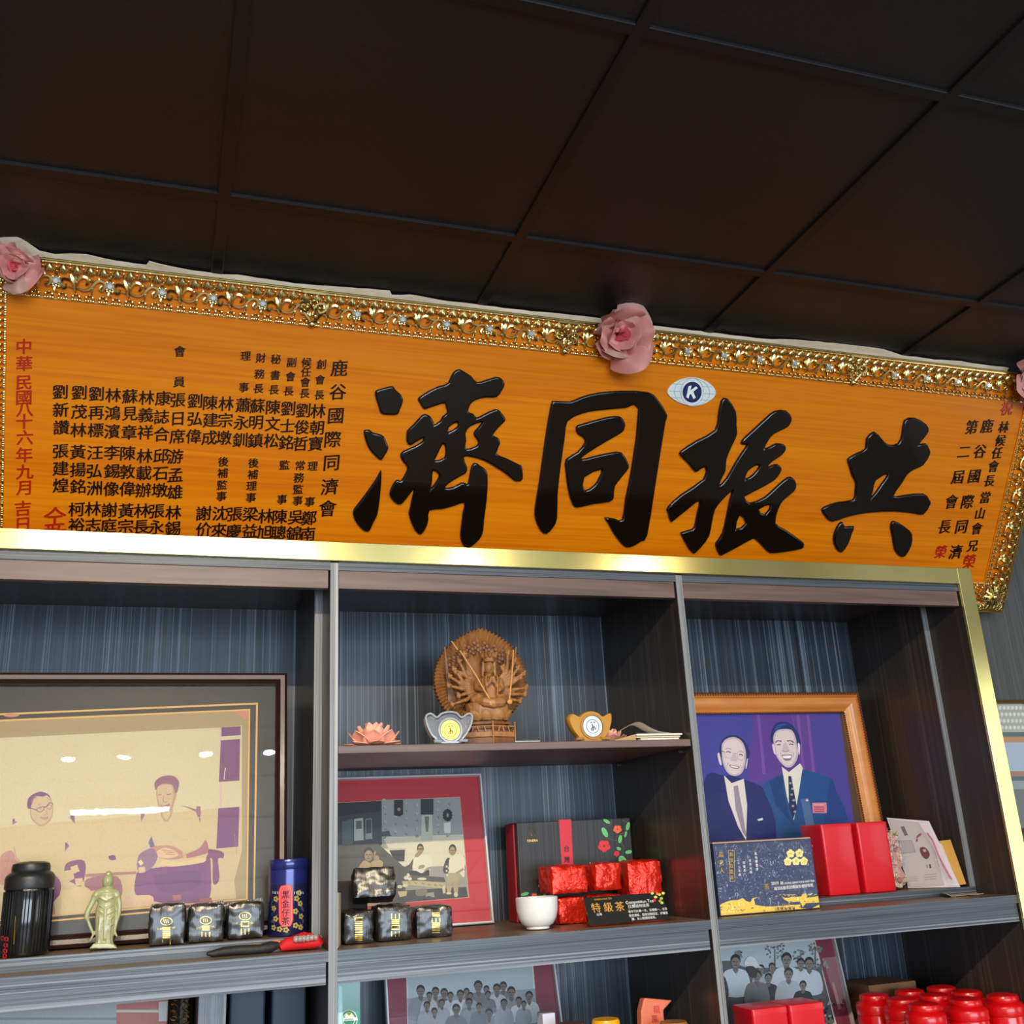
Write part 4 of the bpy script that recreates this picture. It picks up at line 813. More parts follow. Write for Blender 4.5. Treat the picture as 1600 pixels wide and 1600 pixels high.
p.poly(X([(497, 925), (530, 950), (580, 910), (592, 930), (575, 1040), (552, 1170), (520, 1060)]), (228, 222, 206)); p.poly(X([(527, 968), (540, 968), (566, 1110), (548, 1168), (530, 1110)]), (30, 40, 84))
for i in range(6): p.poly(XE(536 + i * 3 + (i % 2) * 6, 1000 + i * 26, 6, 5), (170, 160, 140))
p.poly(Eq([(205, 520), (212, 380), (280, 235), (400, 192), (520, 215), (610, 290), (690, 430), (712, 570), (655, 620), (250, 560)]), (32, 44, 104), True); p.poly(Eq([(260, 380), (300, 270), (400, 225), (480, 240), (400, 270), (320, 330)]), (44, 76, 140), True)
p.poly(Eq([(230, 590), (250, 576), (272, 640), (292, 750), (266, 742), (246, 690)]), (226, 212, 224), True); p.poly(Eq([(664, 574), (688, 566), (704, 610), (696, 742), (680, 748)]), (226, 212, 224), True)
p.poly(Eq([(248, 450), (310, 345), (440, 318), (560, 338), (625, 450), (652, 600), (674, 720), (642, 862), (560, 962), (470, 972), (380, 900), (300, 780), (262, 600)]), FS2, True); p.poly(Eq([(275, 470), (330, 370), (440, 345), (540, 362), (596, 460), (622, 600), (640, 720), (606, 850), (540, 930), (470, 940), (400, 880), (326, 770), (288, 600)]), FS, True)
p.pline(Eq([(285, 555), (310, 520), (390, 528)]), 1.8, (96, 78, 100)); p.pline(Eq([(480, 525), (545, 518), (600, 552)]), 1.8, (96, 78, 100)); p.pline(Eq([(310, 592), (350, 580), (372, 592)]), 1.5, (60, 48, 70)); p.pline(Eq([(515, 582), (560, 575), (590, 588)]), 1.4, (60, 48, 70))
p.poly(Eq([(440, 560), (470, 560), (520, 690), (460, 720), (395, 690)]), FS2, True); p.pline(Eq([(400, 690), (460, 712), (520, 688)]), .8, FS3)
p.poly(Eq([(395, 765), (470, 758), (560, 760), (548, 840), (480, 862), (425, 840)]), (150, 106, 124), True); p.poly(Eq([(412, 780), (480, 772), (550, 776), (540, 815), (470, 822), (420, 815)]), (244, 240, 240), True); p.pline(Eq([(370, 720), (385, 790)]), .8, FS3); p.pline(Eq([(590, 720), (585, 800)]), .8, FS3)
p.poly(X([(635, 1090), (700, 1088), (702, 1136), (638, 1136)]), (216, 130, 146))
for i in range(4): p.poly(X(rect(644, 1096 + i * 10, 690, 1101 + i * 10)), (180, 60, 84) if i else (232, 170, 176))
p.poly(X([(385, 1165), (410, 1158), (412, 1168), (390, 1172)]), (220, 216, 214)); p.poly(XE(612, 1078, 6, 5), (200, 200, 190)); p.poly(X([(320, 1260), (400, 1260), (390, 1300), (318, 1280)]), (24, 28, 80))
p.build('photo_print', f3)
MB().pbox(P3, u0 + bar * .9, u1 - bar * .9, bar * .9, v1 - bar * .9, .009, .010).build('glass_pane', M_glass, f3)

# ---------------------------------------------------------------- group photographs on the lower shelf
def group_photo(pl, root, u0, u1, v1, mats, draw):
    frame(root, pl, u0, u1, 0, v1, .006, [(0, 0), (0, .012), (.3, .014), (.8, .014), (1, .01), (1, 0)], WF)
    MB().pbox(pl, u0 + .002, u1 - .002, .002, v1 - .002, -.004, .001).build('backing_board', mat('card_backing', rgb(90, 80, 75), .8), root)
    p = Print(pl, .0015, clip=(u0 + .003, .003, u1 - .003, v1 - .003)); draw(p); p.build('photo_print', root)
    MB().pbox(pl, u0 + .005, u1 - .005, .005, v1 - .005, .009, .010).build('glass_pane', M_glass, root)
P4 = leanplane(.29, ZL + .0012, 13)
u0, u1 = P4.uv(601, 1565)[0], P4.uv(871, 1553)[0]
f4 = empty('framed_photograph', ((u0 + u1) / 2, .29, ZL), 'group photograph of young people in a maroon mat below the middle shelf', 'framed photo')
def d4(p):
    p.poly([(600, 1480), (868, 1480), (890, 1700), (600, 1700)], (136, 62, 78)); p.poly([(634, 1500), (831, 1488), (847, 1680), (638, 1680)], (220, 214, 204)); p.poly([(635.5, 1500), (829.5, 1490), (845, 1680), (640, 1680)], (176, 190, 196)); p.poly([(636, 1560), (836, 1545), (845, 1690), (640, 1690)], (150, 158, 160))
    X = lambda a, b: (500 + .3875 * a, 1440 + .3875 * b)
    rnd = random.Random(4)
    for i, (a, b, h) in enumerate([(405, 280, 17), (465, 285, 15), (500, 290, 15), (440, 300, 12), (525, 300, 12), (590, 285, 12), (637, 262, 17), (670, 275, 12), (738, 262, 14), (712, 272, 15), (565, 295, 14), (605, 300, 11), (677, 295, 11), (770, 285, 16), (842, 302, 15), (800, 320, 12), (820, 335, 11), (490, 330, 12), (600, 328, 14), (548, 355, 16), (430, 340, 13), (680, 372, 15), (640, 345, 12), (740, 330, 13), (460, 365, 12)]):
        x, y = X(a, b); g = rnd.choice((118, 140, 160, 182, 200)); figure(p, x, y, h, (50, 46, 44), (122, 110, 100), (g, g + 4, g + 6), face=h > 12)
group_photo(P4, f4, u0, u1, .29, None, d4)
P5 = leanplane(.33, ZL + .0012, 10)
u0 = D2[1] + .004; u1 = P5.uv(1318, 1540)[0]
f5 = empty('framed_photograph', ((u0 + u1) / 2, .33, ZL), 'outdoor group photograph in a maroon mat behind the lower red tins', 'framed photo')
def d5(p):
    X = lambda q: [(1120 + .3 * a, 1450 + .3 * b) for a, b in q]
    p.poly([(1085, 1440), (1300, 1440), (1360, 1660), (1085, 1660)], (126, 52, 70)); p.poly([(1090, 1470), (1270, 1458), (1322, 1660), (1090, 1660)], (208, 200, 190)); p.poly([(1090, 1472), (1268, 1461), (1320, 1660), (1090, 1660)], (178, 194, 200))
    p.poly(X([(-90, 180), (60, 170), (160, 210), (540, 200), (620, 520), (-90, 560)]), (92, 94, 94))
    rnd = random.Random(9)
    for cx, cy, r in ((300, 110, 50), (435, 150, 40), (510, 110, 34), (110, 140, 20), (540, 200, 40)):
        for k in range(30): a, d = rnd.uniform(0, 6.28), r * math.sqrt(rnd.random()); p.poly(X(ell(cx + d * cos(a), cy + d * sin(a), 8, 5, k * 37, 7)), rnd.choice(((110, 116, 112), (84, 90, 88), (130, 138, 136))))
        p.poly(X([(cx - 3, cy), (cx + 3, cy), (cx + 5, cy + 120), (cx - 5, cy + 120)]), (90, 92, 90))
    G = lambda a, b, h, s, **k: figure(p, 1120 + .3 * a, 1450 + .3 * b, h, (46, 44, 44), (132, 124, 116), s, **k)
    G(95, 175, 20, (202, 214, 218)); G(-20, 200, 20, (70, 70, 72)); G(285, 205, 13, (190, 200, 204)); G(228, 215, 13, (170, 180, 184)); G(435, 185, 15, (186, 196, 200)); G(360, 165, 20, (206, 216, 220)); G(478, 185, 18, (204, 214, 218)); G(265, 262, 15, (60, 60, 62)); G(370, 240, 18, (186, 196, 198)); G(445, 300, 14, (52, 52, 54)); G(205, 250, 17, (120, 124, 124))
    p.poly(X([(140, 190), (160, 150), (195, 160), (215, 195), (232, 208), (185, 205)]), (216, 220, 218), True); p.poly(X([(150, 205), (185, 200), (205, 225), (200, 260), (170, 250)]), (60, 58, 58), True)
    for k in range(90): p.poly(X(ell(rnd.uniform(440, 610), rnd.uniform(380, 620), 9, 6, k * 50, 7)), rnd.choice(((60, 64, 62), (130, 136, 134), (40, 42, 42), (170, 176, 174))))
    p.poly([(1298, 1535), (1302, 1536), (1313, 1576), (1308, 1578)], (176, 110, 110))
group_photo(P5, f5, u0, u1, .290, None, d5)

# lower left: gilt ornate frame with a pale picture
P6 = leanplane(.24, ZL + .0012, 13)
u1 = min(P6.uv(314, 1580)[0], on_y(332, 1570, .10).x - .028); u0 = -.34
f6 = empty('framed_picture', (0, .24, ZL), 'pale blue and pink picture in an ornate black and gold frame on the lower left', 'framed picture')
frame(f6, P6, u0, u1, 0, .330, .046, [(0, 0), (0, .016), (.2, .022), (.5, .016), (.8, .02), (1, .012), (1, 0)], mat('carved_black_gold', rgb(44, 36, 28), .35, .4, noise_amt=.6, noise_scale=90, bump=.8, bump_scale=90))
orn = MB()
for t in range(27):
    for uu in (u1 - .012, u1 - .034):
        v = .01 + t * .0117; orn.tube([P6.pt(uu + .006 * cos(a / 3 + t), v + .004 * sin(a / 3), .022) for a in range(0, 18, 3)], .0014, 5)
orn.build('carved_scrolls', mat('old_gold', rgb(150, 118, 62), .4, .9), f6, True)
MB().pbox(P6, u0 + .004, u1 - .004, .004, .326, -.004, .001).build('backing_board', mat('pale_backing', rgb(120, 120, 115), .8), f6)
p = Print(P6, .0015, clip=(u0 + .03, .03, u1 - .03, .305)); p.poly([(-80, 1500), (290, 1500), (290, 1700), (-80, 1700)], (176, 186, 182)); p.poly([(182, 1500), (278, 1500), (278, 1700), (182, 1700)], (198, 128, 118)); p.r(182, 1578, 250, 1582, (220, 214, 204)); p.poly([(248, 1566), (266, 1564), (266, 1580), (276, 1582), (276, 1596), (248, 1596)], (206, 212, 206)); p.r(-80, 1590, 182, 1594, (150, 160, 156))
p.build('picture_print', f6)
MB().pbox(P6, u0 + .04, u1 - .04, .04, .29, .006, .007).build('glass_pane', M_glass, f6)

# ---------------------------------------------------------------- framed fabric pictures on the wall beyond the cabinet
def wall_frame(label, y0, y1, bands):
    pl = vplane(YW - .03); ua = 2.05; ub = 3.0
    va, vb = pl.uv(1600, y1)[1], pl.uv(1600, y0)[1]
    t = empty('framed_picture', (2.5, YW, va), label, 'framed picture')
    MB().pbox(pl, ua, ub, va, vb, -.028, -.002).build('backing_board', mat('frame_back', rgb(60, 50, 40), .7), t)
    frame(t, pl, ua, ub, va, vb, .012, [(0, -.02), (0, .004), (.4, .008), (1, .003), (1, -.02)], mat('bronze_frame', rgb(128, 98, 56), .35, .5))
    p = Print(pl, .0002, clip=(ua + .008, va + .008, ub - .008, vb - .008))
    for b0, b1, c in bands: p.poly([(1500, b0), (1760, b0), (1760, b1), (1500, b1)], c)
    if bands[0][2] == (158, 158, 148):
        for i in range(40):
            for j in range(4):
                x, y = 1556 + i * 6.4 + (j % 2) * 3.2, 1106 + j * 10.2
                if x < 1740: p.poly(ell(x, y, 2.6, 3.2, 0, 8), (206, 204, 184)); p.poly(ln(x - 3.2, y - 5, x, y - 8, .8) if j % 2 else ln(x - 3, y + 5, x, y + 8, .8), (128, 130, 124))
    p.build('picture_print', t)
    MB().pbox(pl, ua + .01, ub - .01, va + .01, vb - .01, .004, .005).build('glass_pane', M_glass, t)
wall_frame('fabric-matted picture in a bronze frame on the grey wall right of the cabinet', 1094, 1300, [(1099, 1144, (158, 158, 148)), (1144, 1151, (26, 58, 54)), (1151, 1160, (176, 112, 56)), (1160, 1205, (150, 168, 186)), (1205, 1213, (150, 90, 48)), (1213, 1220, (24, 54, 50)), (1220, 1233, (120, 134, 140)), (1233, 1300, (70, 76, 74))])  # pale blue band paints a glass reflection into the print

# ---------------------------------------------------------------- small things
EPS = .0012
def pxbox(px0, px1, y, z0, pyt):
    """x range and height of something whose front stands at depth y between two pixel columns near its base"""
    pl = vplane(y); return pl.uv(*px0)[0], pl.uv(*px1)[0], pl.uv(*pyt)[1]
def ground(px_, py_, y, z):
    """point at depth y and height z that shows in pixel column px_"""
    pl = vplane(y); a = pl.uv(px_, py_); return Vector((a[0], y, z))
def project_text(items, pl, target, m, parent, name, eps=.0006, off=0.0):
    """lettering wrapped on the front of a mesh object"""
    mb = MB()
    for (x, y, s, size, kw) in items: put_text(mb, pl, x, y, s, size, off=off, **kw)
    wrap(mb, pl, target, eps); return mb.build(name, m, parent)
def wrap(mb, pl, target, eps=.0006):
    M = wmat(target); me = target.data
    tr = BVHTree.FromPolygons([M @ v.co for v in me.vertices], [tuple(p.vertices) for p in me.polygons])
    for i, v in enumerate(mb.v):
        h = tr.ray_cast(v + pl.n * .3, -pl.n)
        if h[0] is not None: mb.v[i] = h[0] + pl.n * eps
    return mb

# ---- lidded round tea caddies: black one on the left, nine red ones on the lower right
M_redcan = mat('red_enamel', rgb(204, 8, 14), .24, coat=.5, spec=.5)
M_redlid = mat('red_lid', rgb(198, 8, 16), .3, coat=.3)
M_blkcan = mat('black_enamel', rgb(14, 14, 16), .16, coat=.6)
M_blklid = mat('black_satin_lid', rgb(34, 34, 35), .38)
def caddy(loc, R_, H, label, mb_, ml, group=None):
    t = empty('tea_caddy', loc, label, 'tea caddy', group); o = Vector(loc)
    hb = H * .70
    MB().lathe([(R_ * .93, 0), (R_ * .97, .003), (R_ * .97, hb - .003), (R_ * .95, hb)], o, 40).build('body', mb_, t, True)
    MB().lathe([(R_ * .98, hb), (R_ * 1.0, hb + .002), (R_ * 1.0, hb + H * .12), (R_ * .965, hb + H * .145), (R_ * .90, hb + H * .165), (R_ * .80, hb + H * .185), (R_ * .78, hb + H * .19)], o, 40).build('shoulder_band', ml, t, True)
    z = hb + H * .19
    MB().lathe([(R_ * .76, z), (R_ * .78, z + .002), (R_ * .775, z + H * .055), (R_ * .73, z + H * .085), (R_ * .5, z + H * .105), (R_ * .05, z + H * .11)], o, 40).build('lid', ml, t, True)
    return t
c = ground(36, 1497, .134, ZS1 + EPS); k = kpx(c + Vector((0, 0, .08)))
bt = caddy(c, 36.5 * k, 137 * k, 'black ribbed tea caddy with a stepped lid left of the jade figurine', M_blkcan, M_blklid)
m = MB()
for i in range(44):
    a = 2 * pi * i / 44; R_ = 36.5 * k * .97
    m.tube([c + Vector((cos(a) * R_, sin(a) * R_, .006)), c + Vector((cos(a) * R_, sin(a) * R_, 137 * k * .68))], .0011, 5)
m.build('ribs', M_blkcan, bt, True)
m = MB(); pl = vplane(c.y - 36.5 * k - .0006)
for x, y in ((1, 1467), (8.5, 1468), (7.5, 1477.5), (6.5, 1486.5), (6, 1494.5)):
    m.tube([pl.at(x + 3 * cos(a * pi / 6), y + 3 * sin(a * pi / 6)) for a in range(13)], .0012, 5)
m2 = MB(); m2.tube([pl.at(24, 1432), pl.at(22.5, 1454), pl.at(21, 1476)], .0006, 4); wrap(m2, pl, bt.children[0], .0014); m2.build('gold_print_line', M_gilt, bt)
wrap(m, pl, bt.children[0], .0012); m.build('red_print', M_redp, bt)
CAD = [(1452, 1568, 'front row, left of the middle'), (1508, 1559, ''), (1563, 1551, ''), (1371, 1553, ''), (1409, 1559, ''), (1459, 1552, ''), (1423, 1546, ''), (1475, 1541, ''), (1514, 1547, '')]
names = ['red lidded tea caddy, frontmost of the cluster', 'red lidded tea caddy in front, second from the cabinet side panel', 'red lidded tea caddy closest to the cabinet side panel', 'red lidded tea caddy at the left end of the cluster beside the cardboard box',
 'red lidded tea caddy in the front row, second from the cardboard box', 'red lidded tea caddy in the middle, ringed by the others', 'red lidded tea caddy right behind the left pair, before the cardboard box corner', 'red lidded tea caddy furthest back, the highest showing in the cluster', 'red lidded tea caddy at the back, right of the furthest one']
spots = [on_z(x, y, 1.182) for x, y, _ in CAD]
R_ = .0435
for _ in range(60):   # keep the tins from overlapping
    for i in range(9):
        for j in range(i):
            d = spots[i] - spots[j]; d.z = 0; L = d.length
            if L < 2 * R_ + .003: s_ = d.normalized() * (2 * R_ + .0035 - L) / 2; spots[i] += s_; spots[j] -= s_
    for s_ in spots: s_.x = min(s_.x, XR[0] - R_ - .004); s_.y = min(max(s_.y, R_ + .008), YB - R_ - .004)
t0 = caddy((spots[0].x, spots[0].y, ZL + EPS), R_, 1.182 - ZL, names[0], M_redcan, M_redlid, 'red tea caddies on the lower right shelf')
for i in range(1, 9): dup(t0, (spots[i].x, spots[i].y, ZL + EPS), names[i], rotz=i * .7)

# ---- square red tins with chamfered corners
def square_tin(loc, w, d, h, label, group):
    t = empty('square_tin', loc, label, 'tin', group); o = Vector(loc)
    def rr(s, z, c=.006):
        a, b = w / 2 * s, d / 2 * s; q = []
        for (sx, sy, a0) in ((1, 1, 0), (-1, 1, 90), (-1, -1, 180), (1, -1, 270)):
            for k in range(5): an = radians(a0 + k * 22.5); q.append(o + Vector((sx * (a - c) + c * cos(an), sy * (b - c) + c * sin(an), z)))
        return q
    def stack(rings):
        m = MB(); n = len(rings[0]); m.v = [v for r in rings for v in r]
        for i in range(len(rings) - 1):
            for k in range(n): m.f.append((i * n + k, i * n + (k + 1) % n, (i + 1) * n + (k + 1) % n, (i + 1) * n + k))
        m.f += [tuple(range(n))[::-1], tuple((len(rings) - 1) * n + k for k in range(n))]; return m
    hl = .014
    stack([rr(.97, 0), rr(.985, .002), rr(.985, h - hl)]).build('body', M_redcan2, t, True)
    stack([rr(1.0, h - hl), rr(1.0, h - .003), rr(.985, h - .0008), rr(.93, h)]).build('lid', M_redcan2, t, True)
    return t
M_redcan2 = mat('red_matt_tin', rgb(206, 18, 32), .36, coat=.15)
xa, xb, zt = pxbox((1289, 1340), (1336, 1340), .165, 0, (1310, 1287.5)); w_ = .088
tA = square_tin((xa + w_ / 2, .165 + w_ / 2, ZS2 + EPS), w_, w_, zt - ZS2, 'square red tea tin beside the navy boxed tea, left of the upper pair', 'square red tea tins')
xa2 = vplane(.165).uv(1347, 1340)[0]
xa2 = max(xa2, xa + w_ + .003)
dup(tA, (xa2 + w_ / 2, .168 + w_ / 2, ZS2 + EPS), 'square red tea tin beside the bag of dried flowers')
for i, (q, lab) in enumerate((((1172, 1590), 'square red tea tin on the lower shelf, nearer the left divider'), ((1214, 1590), 'square red tea tin on the lower shelf, right one before the group photograph'))):
    y = .12; x = vplane(y).uv(*q)[0] + .006; x = x if i == 0 else max(x, xlast + w_ + .004); xlast = x; dup(tA, (x + w_ / 2, y + w_ / 2, ZL + EPS), lab)

# ---- blue round tin with a red label
M_blue = mat('navy_tin', rgb(36, 44, 112), .22, .3, coat=.4)
M_bluepat = mat('navy_patterned_tin', rgb(30, 34, 74), .25, .2, coat=.4)
c = ground(449, 1462, .15, ZS1 + EPS); k = kpx(c + Vector((0, 0, .06))); R_ = 30.5 * k; H = 111 * k
t = empty('round_tin', c, 'blue round tea tin with a red paper label beside the left divider', 'tea tin')
MB().lathe([(R_ * .98, 0), (R_, .002), (R_, H * .66), (R_, H * .665)], c, 48).build('patterned_body', M_bluepat, t, True)
bd = t.children[0]
MB().lathe([(R_ * .999, H * .665), (R_ * 1.0, H * .67), (R_ * 1.0, H * .86)], c, 48).build('upper_body', M_blue, t, True)
MB().lathe([(R_ * 1.015, H * .86), (R_ * 1.03, H * .865), (R_ * 1.03, H * .985), (R_ * 1.0, H), (R_ * .94, H), (R_ * .92, H * .985)], c, 48).build('lid', M_blue, t, True)
pl = vplane(c.y - R_ - .001)
lab = Print(pl, 0); L_ = [(435, 1393), (439, 1384), (454, 1382), (457, 1391), (458, 1438), (454, 1447), (441, 1449), (436, 1442)]
def curve_on(o, cx, cy, R2):
    for v in o.data.vertices:
        p = wmat(o) @ v.co; a = (p.x - cx) / R2; a = max(-1.4, min(1.4, a)); dep = cy - p.y; rr_ = R2 + (dep - R2)
        q = Vector((cx + math.sin(a) * rr_, cy - math.cos(a) * rr_, p.z)); v.co = wmat(o).inverted() @ q
def curved_print(name, draw, mtl=None):
    lab = Print(vplane(c.y - R_ - .0007), 0); draw(lab)
    # subdivide the outline so it follows the cylinder
    o = lab.build(name, t, mtl); bm = bmesh.new(); bm.from_mesh(o.data); bmesh.ops.triangulate(bm, faces=bm.faces); bmesh.ops.subdivide_edges(bm, edges=[e for e in bm.edges if e.calc_length() > .006], cuts=3, use_grid_fill=True); bm.to_mesh(o.data); bm.free(); curve_on(o, c.x, c.y, R_); return o
def lbl(p):
    p.poly(L_, (240, 66, 66)); q = [(446.7 + (x - 446.7) * .84, 1416 + (y - 1416) * .95) for x, y in L_]; p.poly(q, (250, 140, 130)); q = [(446.7 + (x - 446.7) * .78, 1416 + (y - 1416) * .925) for x, y in L_]; p.poly(q, (238, 62, 66))
curved_print('paper_label', lbl)
mb = MB()
for ch, y in zip('黑金仔茶', (1398, 1412, 1426, 1439)): put_text(mb, vplane(c.y - R_ - .001), 446.5, y, ch, 12.5, off=.02)
o = mb.build('label_writing', M_blk, t); curve_on(o, c.x, c.y, R_)
def blossom(p):
    rnd = random.Random(2)
    for x, y in ((430, 1405), (426, 1420), (464, 1404), (470, 1412), (462, 1424), (472, 1432), (430, 1436), (426, 1450), (437, 1452), (447, 1453), (462, 1446), (471, 1449), (468, 1395)):
        for a in range(5): p.e(x + 3 * cos(a * 1.257), y + 3 * sin(a * 1.257), 2.1, 1.8, (172, 150, 70), n=8)
    for x in list(range(424, 436, 3)) + list(range(460, 478, 3)): p.poly(ln(x, 1393, x + (x % 2), 1397, 1), (200, 200, 210))
    for i in range(26): x, y = rnd.choice((rnd.uniform(423, 434), rnd.uniform(459, 477))), rnd.uniform(1402, 1450); p.pline([(x, y), (x + rnd.uniform(-3, 3), y + 5)], .8, (100, 104, 120))
curved_print('blossom_print', blossom)

# ---- jade figurine
PJ = vplane(.125); J = lambda a, b, w=0.0: PJ.at(a * .15625, 1320 + b * .15625) + PJ.n * w
kj = (J(1100, 700) - J(1000, 700)).length / 100
M_jade = mat('pale_jade', rgb(160, 160, 116), .24, coat=.4, sss=.25, noise_amt=.12, noise_scale=50)
zb = J(1035, 1088).z
jd = empty('jade_figurine', (J(1035, 1088).x, .125, ZS1 + EPS), 'pale green jade figurine of a standing robed deity with long sleeves', 'figurine')
m = MB()
def limb(q, r, flat=1.0): m.tube([J(*p) for p in q], [x * kj for x in r], 12, True, flat)
limb([(1040, 1062), (1040, 1000), (1045, 900), (1050, 800), (1055, 700), (1062, 640), (1066, 580), (1066, 530)], [92, 88, 96, 104, 104, 88, 104, 96], .62)
m.ball(J(950, 560, .001), 34 * kj, 10, 8); m.ball(J(1172, 560, .001), 34 * kj, 10, 8); m.tube([J(945, 545), J(1066, 515), J(1180, 545)], [34 * kj, 52 * kj, 34 * kj], 10)
m.tube([J(1072, 530), J(1074, 450)], [36 * kj, 40 * kj], 10); m.ball(J(1074, 415, 6 * kj), 58 * kj, 12, 10, (1, 1, 1.22)); m.ball(J(1080, 345), 34 * kj, 10, 8); m.ball(J(1040, 430), 26 * kj, 8, 6, (.7, .8, 2.2)); m.ball(J(1114, 430), 26 * kj, 8, 6, (.7, .8, 2.2))
m.ball(J(1074, 425, 64 * kj), 8 * kj, 6, 5, (.8, 1, 1.6))
limb([(948, 560), (915, 640), (872, 720), (858, 790), (880, 810)], [32, 30, 30, 26, 20]); limb([(866, 790), (900, 880), (930, 950), (905, 1000), (890, 1025)], [18, 17, 15, 12, 8])
limb([(1176, 560), (1190, 660), (1186, 740), (1160, 830), (1142, 920), (1166, 975)], [30, 28, 24, 18, 15, 10])
for i, y in enumerate((600, 680, 740, 800, 870)): m.tube([J(1060 + sx * 78, y - 30, 52 * kj) if abs(sx) > .5 else J(1056, y + 12, 64 * kj) for sx in (-1, -.3, .3, 1)], 7 * kj, 6)
for x in (985, 1010, 1070, 1098): m.tube([J(x + 10, 780, 60 * kj), J(x, 900, 62 * kj), J(x - 4, 1040, 54 * kj)], 9 * kj, 6)
m.tube([J(1050, 690, 60 * kj), J(1044, 1000, 62 * kj)], 12 * kj, 6)
dz = Vector((0, 0, ZS1 + EPS - zb))
base = MB().prism([J(x, y, w) for x, y, w in ((890, 1090, .012), (1180, 1090, .012), (1180, 1090, -.016), (890, 1090, -.016))], [J(x, y, w) for x, y, w in ((935, 1040, .012), (1130, 1040, .012), (1130, 1040, -.014), (935, 1040, -.014))])
m.v += []; m.add(base.v, base.f)
m.v = [v + dz for v in m.v]; lo = min(v.z for v in m.v); m.v = [v + Vector((0, 0, ZS1 + EPS - lo)) for v in m.v]
o = m.build('body', M_jade, jd); modded(o, ('REMESH', {'mode': 'VOXEL', 'voxel_size': .0013}), ('SMOOTH', {'iterations': 3, 'factor': .5})); shade(o, 80)

# ---- crinkled foil packets
def foil(name, bump_scale, col, rough=.28, metal=.35):
    m = mat(name, col, rough, metal, spec=.6, bump=.9, bump_scale=bump_scale); return m
M_blkfoil = streak('black_ribbed_foil', [(.35, rgb(20, 19, 18)), (.5, rgb(44, 42, 40)), (.65, rgb(30, 29, 28))], (480, 20, 20), .26, spec=.7, bump=.5)
M_redfoil = foil('red_foil', 150, rgb(224, 44, 22), .24, .45)
def packet(name, center, size, rot, label, cat, m, seed, wr=.006, puff=.35, group=None, lean=0.0, nx=18):
    """vacuum packet: rounded block with creases; centre of the base, size (w, d, h)"""
    t = empty(name, center, label, cat, group)
    w, d, h = size; bm = bmesh.new(); bmesh.ops.create_cube(bm, size=2.0)
    bmesh.ops.subdivide_edges(bm, edges=bm.edges[:], cuts=nx, use_grid_fill=True)
    M = Matrix.Translation(Vector(center)) @ Matrix.Rotation(rot, 4, 'Z') @ Matrix.Rotation(-lean, 4, 'X')
    for v in bm.verts:
        c_ = v.co.copy(); q = c_.copy()
        for i in range(3):
            o_ = [c_[j] for j in range(3) if j != i]; e_ = max(abs(o_[0]), abs(o_[1])); q[i] = c_[i] * (1 - puff * .35 * (e_ ** 5)) 
        p = Vector((q.x * w / 2, q.y * d / 2, q.z * h / 2)); s = Vector((p.x * 34 + seed * 3.1, p.y * 34, p.z * 34))
        r_ = 1 - 2 * abs(noise.noise(s)); f = noise.noise(s * 2.7); edge = max(abs(c_.x), abs(c_.z)) ** 2
        nrm = q.normalized(); p += nrm * wr * (r_ * .55 + f * .5) * (.35 + .65 * edge)
        p.z = max(p.z, -h / 2 + .001) + h / 2; v.co = M @ p
    me = bpy.data.meshes.new(name); bm.to_mesh(me); bm.free()
    lo = min(v.co.z for v in me.vertices)
    me.transform(Matrix.Translation((0, 0, center[2] - lo)))
    o = link('foil_bag', me, m, t); shade(o, 35); return t, o
def seal(t, pts, m, teeth=14, h=.006):
    """crimped top edge of a bag between two points"""
    a, b = pts; u = b - a; vs = []; fs = []
    for i in range(teeth * 2 + 1):
        f = i / (teeth * 2); p = a + u * f; vs += [p, p + Vector((0, .001, h * (1 if i % 2 else .72) + .002 * noise.noise(Vector((f * 5, 1, 2))))), ]
    for i in range(teeth * 2): fs.append((2 * i, 2 * i + 2, 2 * i + 3, 2 * i + 1))
    o = link('seal', mesh('s', vs, fs), m, t); modded(o, ('SOLIDIFY', {'thickness': .0008}))
LOGO = '◎'
def bag_print(t, o, pl, cx, top, bot, w, stamp=True, seed=1):
    if stamp:
        m = MB(); cy = top + (bot - top) * .30
        m.tube([pl.at(cx + 9 * cos(a * pi / 10), cy + 6 * sin(a * pi / 10)) for a in range(21)], .0006, 4)
        for dx in (-3, 0, 3): m.tube([pl.at(cx + dx - 1, cy - 3), pl.at(cx + dx, cy + 3)], .0006, 4)
        wrap(m, pl, o, .0004); m.build('crest', M_gilt, t)
        project_text([(cx, cy + 11, 'SHANGCHA', 5.2, {})], pl, o, M_gilt, t, 'brand_line')
    rnd = random.Random(seed); m = MB(); y = top + (bot - top) * (.46 if stamp else .16)
    while y < bot - 13:
        k = rnd.choice(('|', '=', 'o', '|'))
        L = rnd.uniform(6, 10); x0, x1 = cx - 6, cx + 6
        if k == '|':
            for x in (x0, x1): m.tube([pl.at(x, y), pl.at(x, y + L * .5), pl.at(x, y + L)], .0009, 4)
            m.tube([pl.at(cx, y + 1), pl.at(cx, y + L)], .0009, 4)
        elif k == '=':
            for q in (0, .5, 1): m.tube([pl.at(x0, y + q * L * .8), pl.at(cx, y + q * L * .8), pl.at(x1, y + q * L * .8)], .001, 4)
        else: m.tube([pl.at(x0, y), pl.at(x1, y), pl.at(x1, y + L * .8), pl.at(x0, y + L * .8), pl.at(x0, y)], .001, 4)
        y += L + 1.5
    wrap(m, pl, o, .0004); m.build('gold_lettering', M_gilt, t)
BG = 'black foil tea packets'
